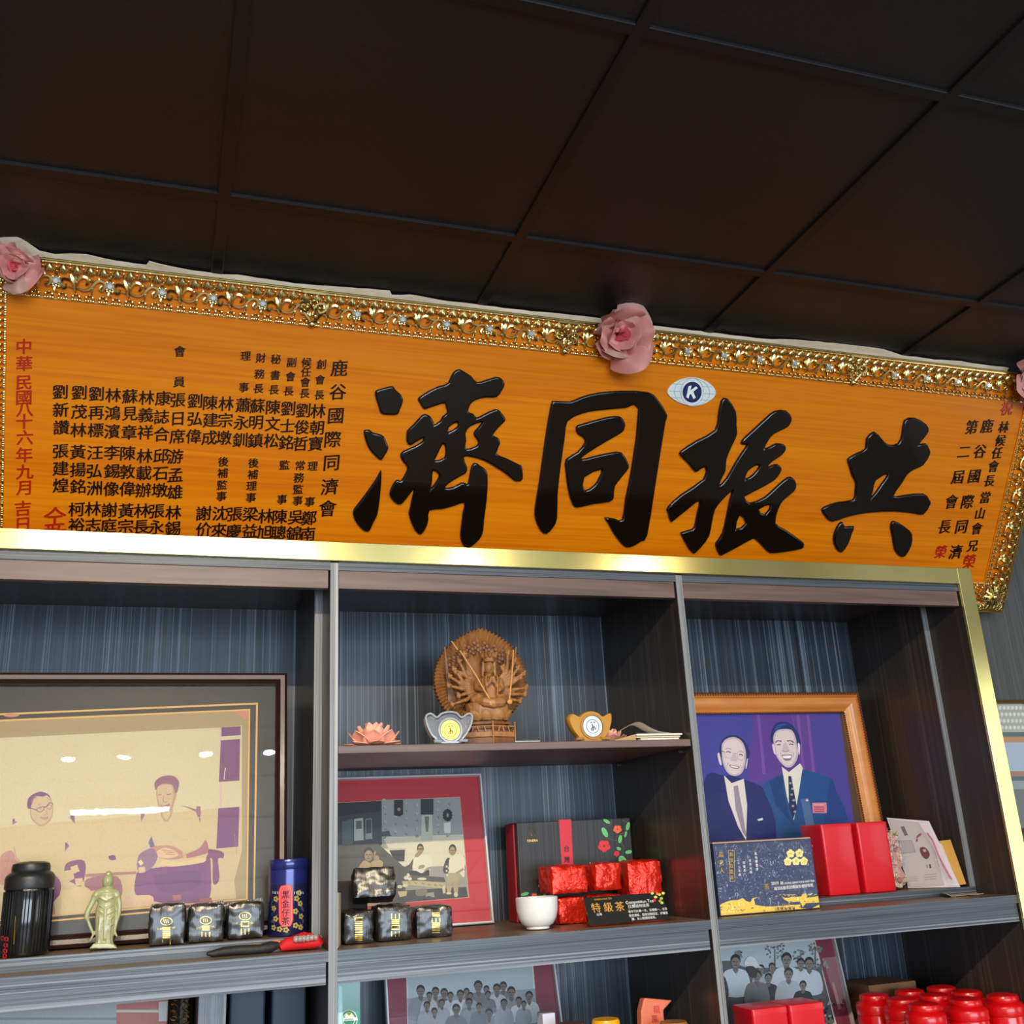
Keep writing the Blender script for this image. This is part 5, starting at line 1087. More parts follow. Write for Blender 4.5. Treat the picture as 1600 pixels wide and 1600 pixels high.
for i, (a, b, tp_, bt_, y, lab) in enumerate(((227, 293, 1413, 1483, .105, 'black foil tea packet nearest the jade figurine'), (289, 354, 1413, 1478, .108, 'black foil tea packet between two others in the left bay row'), (350, 416, 1407, 1470, .112, 'black foil tea packet nearest the blue tin, tallest of its row'))):
    pl = vplane(y); cx = (a + b) / 2; x0, x1 = pl.uv(a, bt_ - 8)[0], pl.uv(b, bt_ - 8)[0]; h = (pl.at(cx, tp_ + 5) - pl.at(cx, bt_)).length
    t, o = packet('tea_packet', ((x0 + x1) / 2, y + .026, ZS1 + EPS), (x1 - x0 - .0095, .046, h), .02 * (i - 1), lab, 'tea packet', M_blkfoil, 11 + i, .0035, .3, BG, .0)
    zt_ = ZS1 + h; seal(t, (Vector((x0 + .006, y + .026, zt_ - .004)), Vector((x1 - .006, y + .026, zt_ - .004 + .002 * i))), M_blkfoil)
    bag_print(t, o, vplane(y), cx, tp_ + 8, bt_, b - a, True, 3 + i)
for i, (a, b, tp_, bt_, y, zz, rot, lab) in enumerate(((534, 588, 1424, 1477, .085, ZS, .05, 'black foil tea packet at the left end of the front row, below the stacked one'), (587, 650, 1417, 1473, .09, ZS, .0, 'black foil tea packet in the middle of the front row, supporting the stacked one'), (650, 714, 1417, 1466, .10, ZS, -.06, 'black foil tea packet at the right end of the front row before the red mat'))):
    pl = vplane(y); cx = (a + b) / 2; x0, x1 = pl.uv(a, bt_ - 8)[0], pl.uv(b, bt_ - 8)[0]; h = (pl.at(cx, tp_) - pl.at(cx, bt_)).length
    if i == 0: x0 = max(x0, D1[1] + .004)
    t, o = packet('tea_packet', ((x0 + x1) / 2, y + .042, zz + EPS), (x1 - x0 - .008, .075, h), rot, lab, 'tea packet', M_blkfoil, 21 + i, .004, .28, BG)
    bag_print(t, o, vplane(y), cx, tp_ + 2, bt_, b - a, False, 13 + i)
    hb_ = h
pl = vplane(.10); xa, xb = pl.uv(556, 1400)[0], pl.uv(622, 1400)[0]
t, o = packet('tea_packet', ((xa + xb) / 2, .135, ZS + hb_ + .011), (xb - xa, .06, .058), -.10, 'black foil tea packet lying on top of the front row of packets', 'tea packet', M_blkfoil, 31, .005, .25, BG, .25)
# dark flat packet and pale card standing at the divider
pl = vplane(.19); x0, x1 = D1[1] + .006, pl.uv(577, 1400)[0]
tag(MB().box((x0, .21, ZS + EPS), (x1, .225, pl.uv(560, 1376)[1])).build('flat_packet', mat('dark_carton', rgb(46, 38, 34), .6), None, bevel=.001), 'dark brown flat carton standing behind the black foil packets', 'carton')
pl = vplane(.05); tag(MB().prism([Vector((D1[1] + .003, .03, ZS + EPS)), Vector((D1[1] + .006, .03, ZS + EPS)), Vector((D1[1] + .022, .10, ZS + EPS)), Vector((D1[1] + .019, .10, ZS + EPS))], [Vector((D1[1] + .003, .03, 1.485)), Vector((D1[1] + .006, .03, 1.485)), Vector((D1[1] + .022, .10, 1.482)), Vector((D1[1] + .019, .10, 1.482))]).build('folded_card', mat('cream_card', rgb(196, 184, 160), .8)), 'cream folded card leaning on the divider left of the black packets', 'card')

# ---- red foil packets, middle bay
RG = 'red foil tea packets'
def rpk(a, b, tp_, bt_, y, z, d, rot, lab, seed, h=None):
    pl = vplane(y); x0, x1 = pl.uv(a, bt_ - 5)[0], pl.uv(b, bt_ - 5)[0]; cx = (a + b) / 2; hh = h or (pl.at(cx, tp_) - pl.at(cx, bt_)).length
    return packet('tea_packet', ((x0 + x1) / 2, y + d / 2, z), (x1 - x0 - .008, d, hh), rot, lab, 'tea packet', M_redfoil, seed, .005, .22, RG)
rpk(872, 921, 1410, 1448, .165, ZS + EPS, .075, .0, 'red foil tea packet beside the white cup, lowest of its pile', 41, .052)
rpk(925, 976, 1405, 1440, .165, ZS + EPS, .075, .0, 'red foil tea packet hidden behind the acrylic sign', 42, .052)
zt_ = ZS + .062
rpk(861, 923, 1368, 1410, .158, zt_, .09, .0, 'red foil tea packet on top of the pile, nearest the white cup', 43, .056)
rpk(928, 976, 1363, 1400, .172, zt_, .07, .05, 'red foil tea packet in the middle of the top layer', 44, .056)
rpk(982, 1040, 1357, 1392, .18, ZS + EPS, .08, -.05, 'tall red foil tea packet at the right end of the pile', 45, .118)

# ---- white cup
c = ground(841, 1454, .10, ZS + EPS); k = kpx(c)
M_cer = mat('white_porcelain', rgb(226, 226, 224), .12, coat=.5)
t = empty('tea_cup', c, 'small white porcelain tea cup before the red foil packets', 'cup')
R_, H = 33.5 * k, 47 * k
MB().lathe([(R_ * .5, 0), (R_ * .55, .0015), (R_ * .55, H * .09), (R_ * .74, H * .16), (R_ * .9, H * .36), (R_ * .975, H * .62), (R_, H * .99), (R_ * .985, H), (R_ * .955, H * .985), (R_ * .93, H * .62), (R_ * .85, H * .38), (R_ * .65, H * .2), (R_ * .02, H * .16)], c, 48).build('bowl', M_cer, t, True)

# ---- black gift box with red ribbon band
yb = .30; pl = vplane(yb); x0, x1 = pl.uv(811, 1360)[0], pl.uv(990, 1350)[0]; z1 = pl.uv(890, 1282)[1]
gb = empty('gift_box', ((x0 + x1) / 2, yb, ZS + EPS), 'black corrugated tea gift box with red band and camellia print', 'gift box')
M_corr = streak('corrugated_black_card', [(.4, rgb(26, 26, 27)), (.5, rgb(52, 52, 53)), (.6, rgb(34, 34, 35))], (420, 2, 2), .5, bump=.6)
MB().box((x0, yb, ZS + EPS), (x1, yb + .07, z1)).build('lid', M_corr, gb, bevel=.0015)
MB().box((x0 - .004, yb + .018, ZS + EPS), (x0 - .0005, yb + .075, z1 - .002)).build('red_sleeve', mat('red_card', rgb(166, 32, 42), .6), gb)
p = Print(pl, .0009); X = lambda q: [(780 + .2125 * a, 1240 + .2125 * b) for a, b in q]
p.poly(X([(437, 192), (527, 190), (552, 700), (470, 700)]), (206, 42, 56))
GRN, GR2, BRN = (112, 196, 116), (84, 160, 84), (96, 90, 80)
for q in ([(830, 190), (820, 235), (760, 185)], [(905, 195), (945, 215), (930, 280), (890, 300), (870, 315)], [(800, 325), (840, 345), (885, 345), (915, 390), (910, 440), (905, 460)], [(330, 690), (300, 620), (330, 590)], [(160, 745), (200, 740), (230, 770)], [(270, 720), (290, 680), (340, 640)]): p.pline(X(q), .9, BRN)
for x, y, a, b, r in ((790, 205, 28, 12, 30), (775, 285, 40, 18, 62), (945, 240, 32, 13, -75), (928, 300, 24, 8, -75), (888, 335, 30, 14, 100), (878, 405, 18, 11, 30), (950, 430, 26, 13, -10), (908, 495, 42, 28, 60), (335, 595, 30, 16, 70), (315, 615, 26, 11, 80), (340, 640, 20, 9, -20), (300, 678, 16, 12, 0), (188, 738, 30, 12, -15), (318, 720, 14, 8, 60), (335, 755, 22, 12, 70)): p.poly(X(ell(x, y, a, b, r, 12)), GRN); p.poly(X(ln(x - a * .7 * cos(radians(r)), y - a * .7 * sin(radians(r)), x + a * .7 * cos(radians(r)), y + a * .7 * sin(radians(r)), 3)), GR2)
for x, y, r, c_ in ((868, 262, 26, (236, 104, 66)), (770, 385, 38, (214, 44, 60)), (862, 442, 18, (206, 48, 64)), (256, 755, 20, (230, 110, 50)), (360, 692, 16, (236, 120, 60))):
    for k in range(5): p.poly(X(ell(x + r * .62 * cos(k * 1.257 + .3), y + r * .62 * sin(k * 1.257 + .3), r * .62, r * .56, 0, 12)), c_)
    p.poly(X(ell(x, y, r * .2, r * .2)), (120, 30, 36))
p.build('printed_band_and_flowers', gb)
mb = MB()
for ch, y in (('台', 405), ('灣', 485), ('頂', 575)): put_text(mb, pl, *X([(495, y)])[0], ch, 10, off=.02, w=.0018)
mb.build('band_writing', M_blk, gb)
mb = MB(); put_text(mb, pl, *X([(243, 346)])[0], 'TENERA', 5.0, w=.0008); cx, cy = X([(238, 288)])[0]
mb.tube([pl.at(cx + 6 * cos(a * pi / 9), cy + 8 * sin(a * pi / 9)) + pl.n * .001 for a in range(19)], .0005, 4)
for dx in (-3, 0, 3): mb.tube([pl.at(cx + dx, cy - 3 + abs(dx)) + pl.n * .001, pl.at(cx, cy + 5) + pl.n * .001], .0006, 4)
put_text(mb, pl, *X([(668, 535)])[0], '山', 14, off=.0, w=.0008); put_text(mb, pl, *X([(620, 545)])[0], '高', 9, w=.0008)
mb.build('gold_crest', M_gilt, gb)
mb = MB(); put_text(mb, pl, *X([(722, 530)])[0], '茗', 9, w=.0008); mb.build('red_seal', M_redp, gb)

# ---- acrylic sign stand
PS_ = leanplane(.045, ZS + EPS, 24)
sg = empty('sign_stand', (.93, .05, ZS + EPS), 'clear acrylic stand with black sign reading Competition Tea in front of red packets', 'sign')
q = [PS_.uv(*a) for a in ((922, 1449), (1061, 1438), (1047, 1390), (911, 1405))]
ua, ub, vb = min(q[0][0], q[3][0]), q[1][0] - .002, (q[2][1] + q[3][1]) / 2
M_acr = thin_glass('clear_acrylic', (.97, .98, .98, 1))
MB().pbox(PS_, ua, ub, .001, vb, .0012, .0032).build('acrylic_front', M_acr, sg); MB().box((ua, .045, ZS + EPS), (ub, .098, ZS + EPS + .002)).build('acrylic_foot', M_acr, sg)
uc = PS_.uv(1040, 1415)[0]; MB().pbox(PS_, ua + .001, uc, .003, vb - .001, -.0004, .0008).build('sign_card', mat('black_sign_card', rgb(20, 20, 21), .4), sg)
mb = MB()
for ch, x in zip('特級茶', (931, 950, 968)): put_text(mb, PS_, x, 1417.5 - (x - 950) * .06, ch, 15, off=.012, w=.0011)
mb.tube([PS_.at(979, 1408) + PS_.n * .001, PS_.at(988, 1440) + PS_.n * .001], .0004, 4); put_text(mb, PS_, 942, 1405, 'SHANG CHA TEA', 3.6, w=.0011)
mb.build('gold_writing', mat('gold_print', rgb(206, 150, 60), .5), sg)
mb = MB(); put_text(mb, PS_, 999, 1409, 'Competition Tea', 6.4, off=.01, w=.0011); put_text(mb, PS_, 998, 1415.5, '比賽級特級茶', 5.6, w=.0011)
for i, (s_, x) in enumerate((('每年只比賽一次，百裡挑一，名茶', 1012), ('香氣濃郁．滋味甘醇回甘．評審推', 1013), ('薦．本人精選特等茶。', 1006))): put_text(mb, PS_, x, 1422.5 + i * 6.2, s_, 4.2, off=.01, w=.0011)
put_text(mb, PS_, 936, 1429, '台灣', 4.5, w=.0011); mb.build('white_writing', M_white, sg)
p = Print(PS_, .0011)
for x, y, c_ in ((1024, 1402, (240, 200, 80)), (1030, 1398, (236, 210, 70)), (1022, 1407, (206, 40, 50)), (1027, 1397, (230, 130, 60)), (1033, 1404, (150, 200, 90)), (1034, 1411, (160, 210, 80)), (1031, 1408, (230, 120, 60)), (1019, 1396, (200, 210, 90)), (1036, 1396, (220, 220, 90))): p.e(x, y, 2.6, 2.2, c_, n=8)
p.build('flower_print', sg)

# ---- navy boxed tea wrapped in film, right bay
yb = .05; pl = vplane(yb); x0, x1 = pl.uv(1122.5, 1400)[0], pl.uv(1278, 1395)[0]; z1 = pl.uv(1190, 1314.5)[1]
bx = empty('tea_box', ((x0 + x1) / 2, yb, ZS + EPS), 'navy and gold tea box in shrink film standing before the honey framed photo', 'tea box')
MB().box((x0, yb, ZS + EPS), (x1, yb + .06, z1)).build('carton', mat('navy_carton', rgb(58, 64, 96), .35), bx, bevel=.001)
MB().box((x0, yb + .002, z1 + .0003), (x1, yb + .06, z1 + .003)).build('carton_lid', mat('tan_card_edge', rgb(176, 146, 110), .6), bx)
p = Print(pl, .0006, clip=(x0 + .001, ZS + .003, x1 - .001, z1)); GO, GD = (226, 190, 74), (190, 152, 48); X = lambda q: [(1100 + .125 * a, 1280 + .125 * b) for a, b in q]
for x, y in ((1080, 430), (1190, 425), (1045, 530), (1148, 525), (1245, 525)):
    for k in range(5): p.poly(X(ell(x + 28 * cos(k * 1.257 - 1.57), y + 30 * sin(k * 1.257 - 1.57), 25, 25, 0, 12)), (232, 214, 130))
    for k in range(5): p.poly(X(ln(x, y, x + 26 * cos(k * 1.257 - 1.57), y + 26 * sin(k * 1.257 - 1.57), 4)), (150, 130, 60))
p.poly(X([(170, 1080), (260, 1040), (330, 1015), (420, 1010), (480, 985), (520, 1020), (580, 1040), (600, 990), (680, 970), (620, 1000), (640, 1070), (760, 1090), (860, 1090), (1200, 1065), (1210, 1110), (1330, 1120), (1450, 1060), (1455, 1130), (1000, 1165), (640, 1185), (190, 1215)]), GO)
p.poly(X([(965, 960), (1010, 985), (1210, 965), (1240, 930), (1290, 950), (1280, 985), (1430, 960), (1445, 1040), (1270, 1050), (1230, 1100), (1200, 1030), (1060, 1035), (1000, 1005)]), GO)
rnd = random.Random(6)
for i in range(60): a = rnd.uniform(190, 1440); b = rnd.uniform(1060, 1190) - (a - 190) * .04; p.poly(X(ell(a, b, rnd.uniform(6, 22), rnd.uniform(2, 7), rnd.uniform(-30, 10), 7)), rnd.choice(((58, 60, 84), GD, (240, 214, 120), (70, 70, 80))))
for i in range(22): a = rnd.uniform(850, 1400); p.poly(X(ell(a, 955 - (a - 850) * .03 + rnd.uniform(-12, 12), rnd.uniform(8, 20), 4, -8, 7)), rnd.choice((GO, (206, 190, 150))))
p.poly(X([(870, 1100), (1130, 1085), (1135, 1140), (890, 1150)]), GD)
for i in range(5): p.poly(X([(900 + i * 50, 1105), (930 + i * 50, 1102), (925 + i * 50, 1140)]), (50, 50, 70))
p.pline(X([(300, 390), (372, 392), (382, 775), (322, 780), (300, 390)]), .7, (190, 170, 110)); p.build('printed_landscape', bx)
mb = MB()
for ch, y in zip('品茗人', (440, 545, 640)): put_text(mb, pl, *X([(207 + (y - 440) * .05, y)])[0], ch, 9, off=.03, w=.0019)
for i, ch in enumerate('凍頂烏龍茶'): put_text(mb, pl, *X([(330 + i * 4, 440 + i * 72)])[0], ch, 7, off=.02, w=.0019)
put_text(mb, pl, *X([(775, 840)])[0], '茶', 10, off=.01, w=.0019); mb.build('gold_writing', M_gilt, bx)
mb = MB()
for j, (x, y0_, s_) in enumerate(((425, 500, '二十七年度'), (495, 545, '得獎茶'), (568, 515, '凍頂烏龍'), (640, 430, '鹿谷鄉農會'))):
    for i, ch in enumerate(s_): put_text(mb, pl, *X([(x + i * 5, y0_ + i * 48)])[0], ch, 4.6, off=.015, w=.0019)
put_text(mb, pl, *X([(880, 800)])[0], '2019', 6.8, off=.012, w=.0019); put_text(mb, pl, *X([(968, 798)])[0], '精', 5.6, off=.01, w=.0019); put_text(mb, pl, *X([(1190, 785)])[0], 'DONG DING OOLONG TEA', 4.4, off=.012, rot=1, w=.0019); put_text(mb, pl, *X([(1115, 845)])[0], '凍頂烏龍茶比賽展售會頭等獎', 5.6, off=.012, rot=1, w=.0019)
mb.build('white_writing', M_white, bx)
vs, fs = [], []; nx, nz = 26, 18
for i in range(nx + 1):
    for j in range(nz + 1):
        u = x0 - .001 + (x1 - x0 + .002) * i / nx; v = ZS + EPS + .001 + (z1 - ZS - EPS) * j / nz
        vs.append((u, yb - .0034 - .0010 * noise.noise(Vector((u * 90 - v * 12, v * 20, 4))) - .001 * noise.noise(Vector((u * 30, v * 70, 9))), v))
for i in range(nx):
    for j in range(nz): a = i * (nz + 1) + j; fs.append((a, a + nz + 1, a + nz + 2, a + 1))
o = link('shrink_film', mesh('film', vs, fs), M_film, bx, True)
modded(o, ('SOLIDIFY', {'thickness': .0003}))

# ---- bag of dried flowers, letter pouch, kraft envelope
pl = leanplane(.145, ZS2 + EPS, 10, 1.785, -50)
lt = empty('letter_pouch', on_z(1440, 1388, ZS2 + EPS), 'clear zip pouch holding a printed grey letter beside the red tins', 'pouch')
X = lambda q: [(1260 + .175 * a, 1260 + .175 * b) for a, b in q]
def sheet(name, pts, w, th, m, parent): uv = [pl.uv(*q) for q in pts]; return MB().prism([pl.pt(u, max(v, .001), w) for u, v in uv], [pl.pt(u, max(v, .001), w + th) for u, v in uv]).build(name, m, parent)
sheet('pouch_body', X([(712, 98), (1090, 128), (1370, 720), (905, 740), (870, 560)]), -.008, .003, mat('milky_pouch', rgb(206, 196, 204), .3, coat=.3), lt)
sheet('letter', X([(735, 108), (1000, 140), (1150, 400), (1230, 700), (920, 720), (840, 500)]), -.004, .001, mat('grey_letter', rgb(176, 168, 168), .7), lt)
p = Print(pl, -.0025)
p.poly(X([(838, 182), (870, 176), (905, 255), (876, 262)]), (96, 92, 96)); p.poly(X([(820, 308), (938, 302), (972, 405), (850, 420)]), (156, 150, 154)); p.pline(X([(820, 308), (938, 302), (972, 405), (850, 420), (820, 308)]), .6, (120, 116, 120))
p.poly(X([(1010, 375), (1050, 362), (1090, 400), (1098, 440), (1070, 470), (1030, 440)]), (92, 44, 56), True); p.poly(X([(1035, 385), (1060, 378), (1070, 400), (1045, 405)]), (176, 150, 156))
for x, y in ((990, 270), (1000, 258), (1015, 250), (985, 300)): p.poly(X(ell(x, y, 9, 15, 20, 8)), (140, 60, 80))
for i in range(3): p.poly(X(ln(1050, 610 + i * 22, 1160, 600 + i * 22, 5)), (140, 134, 136)); p.poly(X(ln(915, 630 + i * 18, 990, 625 + i * 18, 4)), (140, 134, 136))
p.poly(X(ln(1100, 515, 1106, 550, 14)), (60, 54, 58)); p.poly(X(ln(1072, 520, 1078, 548, 10)), (120, 112, 116))
p.build('letter_print', lt)
zp = MB(); zp.tube([pl.at(*q) + pl.n * .003 for q in X([(1080, 235), (1130, 300), (1180, 430), (1230, 530), (1270, 600), (1300, 650)])], .0016, 6); zp.build('pink_zip', mat('pink_zip_strip', rgb(216, 100, 136), .4), lt)
zp = MB()
for dx, s_ in ((0, 1), (26, 5), (60, 9)): zp.tube([pl.at(*q) + pl.n * (.002 + .0015 * noise.noise(Vector((q[1] * .02, s_, 0)))) for q in X([(1000 + dx, 130), (1060 + dx, 260), (1120 + dx, 360), (1170 + dx * .9, 520), (1240 + dx * .8, 640), (1290 + dx * .8, 716)])], [.002, .004, .003, .005, .004, .003], 6)
zp.build('pouch_folds', M_film, lt)
ke = empty('kraft_envelope', on_z(1500, 1382, ZS2 + EPS), 'yellow kraft envelope standing behind the letter pouch', 'envelope')
pl = leanplane(.152, ZS2 + EPS, 9, 1.80, -50)
sheet('envelope_body', X([(1130, 310), (1278, 292), (1420, 690), (1250, 712)]), -.012, .003, mat('kraft_paper', rgb(196, 146, 66), .7), ke)
sheet('white_insert', X([(1180, 330), (1200, 328), (1350, 690), (1300, 700)]), -.008, .0015, mat('white_insert_paper', rgb(210, 200, 190), .7), ke)
fb = empty('dried_flower_bag', on_z(1412, 1390, ZS2 + EPS), 'clear bag of dried pink rosebuds beside the red tins', 'bag')
rnd = random.Random(12); cols = [mat('dried_petal', rgb(*c_), .8) for c_ in ((176, 128, 122), (150, 104, 100), (192, 156, 146))]; stem = mat('dried_leaf', rgb(166, 156, 118), .8)
pl = vplane(.195)
buds = {0: MB(), 1: MB(), 2: MB()}
for i in range(110):
    b = rnd.uniform(215, 700); a = 690 + (b - 180) * .13 + rnd.uniform(6, 128 if b > 250 else 80); pt = pl.at(*X([(a, b)])[0]) + Vector((0, rnd.uniform(0, .02), 0))
    pt.x = max(pt.x, xa2 + w_ + .014)
    if pt.z < ZS2 + .008: continue
    for k in range(3): buds[i % 3].ball(pt + Vector((rnd.uniform(-.003, .003), rnd.uniform(-.003, .003), rnd.uniform(-.003, .003))), rnd.uniform(.0035, .006), 6, 4, (1, .8, 1.2))
for k in buds: buds[k].build('dried_rosebuds', cols[k] if k else stem, fb, True)
m = MB(); ring = X([(700, 185), (760, 200), (800, 260), (860, 380), (880, 470), (860, 560), (910, 650), (905, 730), (880, 745), (775, 748)])
pf = [pl.at(*q) - Vector((0, .008, 0)) for q in ring]; pf = [Vector((max(q.x, xa2 + w_ + .005), q.y, max(q.z, ZS2 + EPS))) for q in pf]; cc_ = sum(pf, Vector()) / len(pf)
MB().prism([cc_ + (q - cc_) * .86 + Vector((0, .012, 0)) for q in pf], [cc_ + (q - cc_) * .86 + Vector((0, .028, 0)) for q in pf]).build('dried_filling', cols[0], fb); m.prism(pf, [q + Vector((0, .036, 0)) for q in pf]); m.build('film_bag', M_film, fb, bevel=.004)
# paper scraps at the shelf front
m = MB(); c = on_z(1506, 1397, ZS + EPS); pl = vplane(.09)
s0, s1 = pl.uv(1473, 1400)[0], min(pl.uv(1540, 1394)[0], XR[0] - .026)
vs = []; fs = []
for i in range(9):
    for j in range(4): vs.append((s0 + (s1 - s0) * i / 8 + .006 * j, .075 + .016 * j, ZS + EPS + .0015 + (.006 * (i == 0) + .003 * max(0, noise.noise(Vector((i * .7, j * .9, 2))))) ))
for i in range(8):
    for j in range(3): a = i * 4 + j; fs.append((a, a + 4, a + 5, a + 1))
o = link('paper_scrap', mesh('s', vs, fs), mat('crumpled_tan_paper', rgb(170, 156, 134), .8)); modded(o, ('SOLIDIFY', {'thickness': .001})); tag(o, 'crumpled tan paper scrap at the front edge of the right shelf', 'paper')

# ---- bead straps at the front of the left shelf
pl = vplane(.05); X = lambda q: [(200 + .20625 * a, 1320 + .20625 * b) for a, b in q]
def strap(name, px_pts, radii, z0, y, m, parent, part, flat=.6):
    pl = vplane(y); q = [pl.at(*p) for p in px_pts]; q = [Vector((p.x, y + .004 * sin(i), max(p.z, z0 + r_ * 1.03))) for i, (p, r_) in enumerate(zip(q, radii))]
    o = MB().tube(q, radii, 10, True, 1.0).build(part, m, parent, True); return o
br = empty('beaded_bracelet', ground(375, 1490, .05, ZS + EPS), 'black cord bracelet with clear stones lying at the front of the left shelf', 'bracelet')
strap('s', X([(600, 825), (640, 850), (720, 858), (820, 850), (900, 835), (1000, 810), (1080, 780), (1140, 760)]), [.003, .006, .008, .0085, .0085, .008, .010, .006], ZS + EPS, .045, mat('black_cord', rgb(30, 28, 28), .6, bump=.5), br, 'cord')
M_quartz = mat('clear_quartz', rgb(220, 214, 206), .08, trans=.7, ior=1.5)
for i in range(6): a = X([(835 + i * 33, 800 - i * 3)])[0]; q = vplane(.05).at(*a); MB().ball((q.x, .058, max(q.z, ZS + .012)), .0068, 10, 8).build('stone', M_quartz, br, True)
rd = empty('beaded_pouch', ground(470, 1480, .05, ZS + EPS), 'red velvet pouch with clear stones beside the left divider', 'pouch')
strap('s', X([(1150, 800), (1200, 800), (1300, 800), (1400, 785), (1440, 775), (1460, 772)]), [.006, .0115, .013, .0125, .011, .006], ZS + EPS, .05, mat('red_velvet', rgb(196, 16, 20), .7), rd, 'pouch_body')
strap('s', X([(1160, 745), (1250, 735), (1340, 715), (1400, 700)]), [.004, .010, .013, .007], ZS + EPS + .004, .062, mat('red_velvet_flap', rgb(206, 20, 22), .7), rd, 'pouch_flap')
strap('s', X([(1068, 745), (1110, 735), (1155, 735)]), [.002, .003, .002], ZS + EPS, .066, mat('orange_cord', rgb(220, 130, 70), .6), rd, 'cord_end'); strap('s', X([(1400, 700), (1435, 705), (1448, 740)]), [.002, .003, .002], ZS + EPS, .07, mat('orange_cord_tip', rgb(220, 130, 70), .6), rd, 'cord_end')
for i in range(6): a = X([(1275 + i * 30, 768 - i * 2)])[0]; q = vplane(.03).at(*a); MB().ball((q.x, .036, max(q.z, ZS + .022)), .0055, 10, 8).build('stone', M_quartz, rd, True)

# ================================================================ THIN SHELF OF THE MIDDLE BAY
Z3 = ZS3 + EPS
def vp(y): return vplane(y)
# ---- paper lotus flowers
M_lotus = mat('coral_lotus', rgb(240, 172, 146), .4, sss=.35, noise_amt=.12, noise_scale=30)
def lotus(c, R_, H, label):
    t = empty('paper_lotus', c, label, 'lotus ornament', 'coral lotus ornaments'); c = Vector(c)
    for ring, (n, r0_, r1_, z0, z1, wd_) in enumerate(((7, .34, 1.0, .02, .10, .30), (8, .40, .86, .04, .58, .42), (8, .34, .66, .06, .86, .40), (6, .20, .36, .1, 1.0, .34))):
        m = MB()
        for k in range(n):
            a = 2 * pi * (k + .5 * (ring % 2)) / n + .2; d = Vector((cos(a), sin(a), 0)); s = Vector((-sin(a), cos(a), 0)); vs = []; fs = []
            for i in range(6):
                f = i / 5; hw = wd_ * R_ * sin(pi * min(1, .12 + f * .88)) ** .8 * (1 - .15 * f) + .0004
                pt = c + d * (R_ * (r0_ + (r1_ - r0_) * f)) + Vector((0, 0, H * (z0 + (z1 - z0) * (f ** 1.5 if ring < 3 else f))))
                for j in (-1, -.5, 0, .5, 1): vs.append(pt + s * hw * j - d * (abs(j) ** 2 * .10 * R_) * -1 * (1 if ring < 2 else -1) + Vector((0, 0, abs(j) * .06 * H)))
            for i in range(5):
                for j in range(4): q = i * 5 + j; fs.append((q, q + 1, q + 6, q + 5))
            m.add(vs, fs)
        o = m.build('petals', M_lotus, t); modded(o, ('SOLIDIFY', {'thickness': .0016})); shade(o, 60)
    lo = min((wmat(o) @ v.co).z for o in t.children for v in o.data.vertices)
    for o in t.children: o.data.transform(Matrix.Translation((0, 0, c.z - lo)))
    return t
c = ground(584, 1160, .05, Z3); k = kpx(c); lotus(c, 42 * k, 36 * k, 'coral pink lotus ornament at the left end of the thin shelf')
c = ground(954, 1150, .148, Z3); k = kpx(c); lotus(c, 27 * k, 26 * k, 'coral pink lotus ornament half hidden behind the golden ingot')

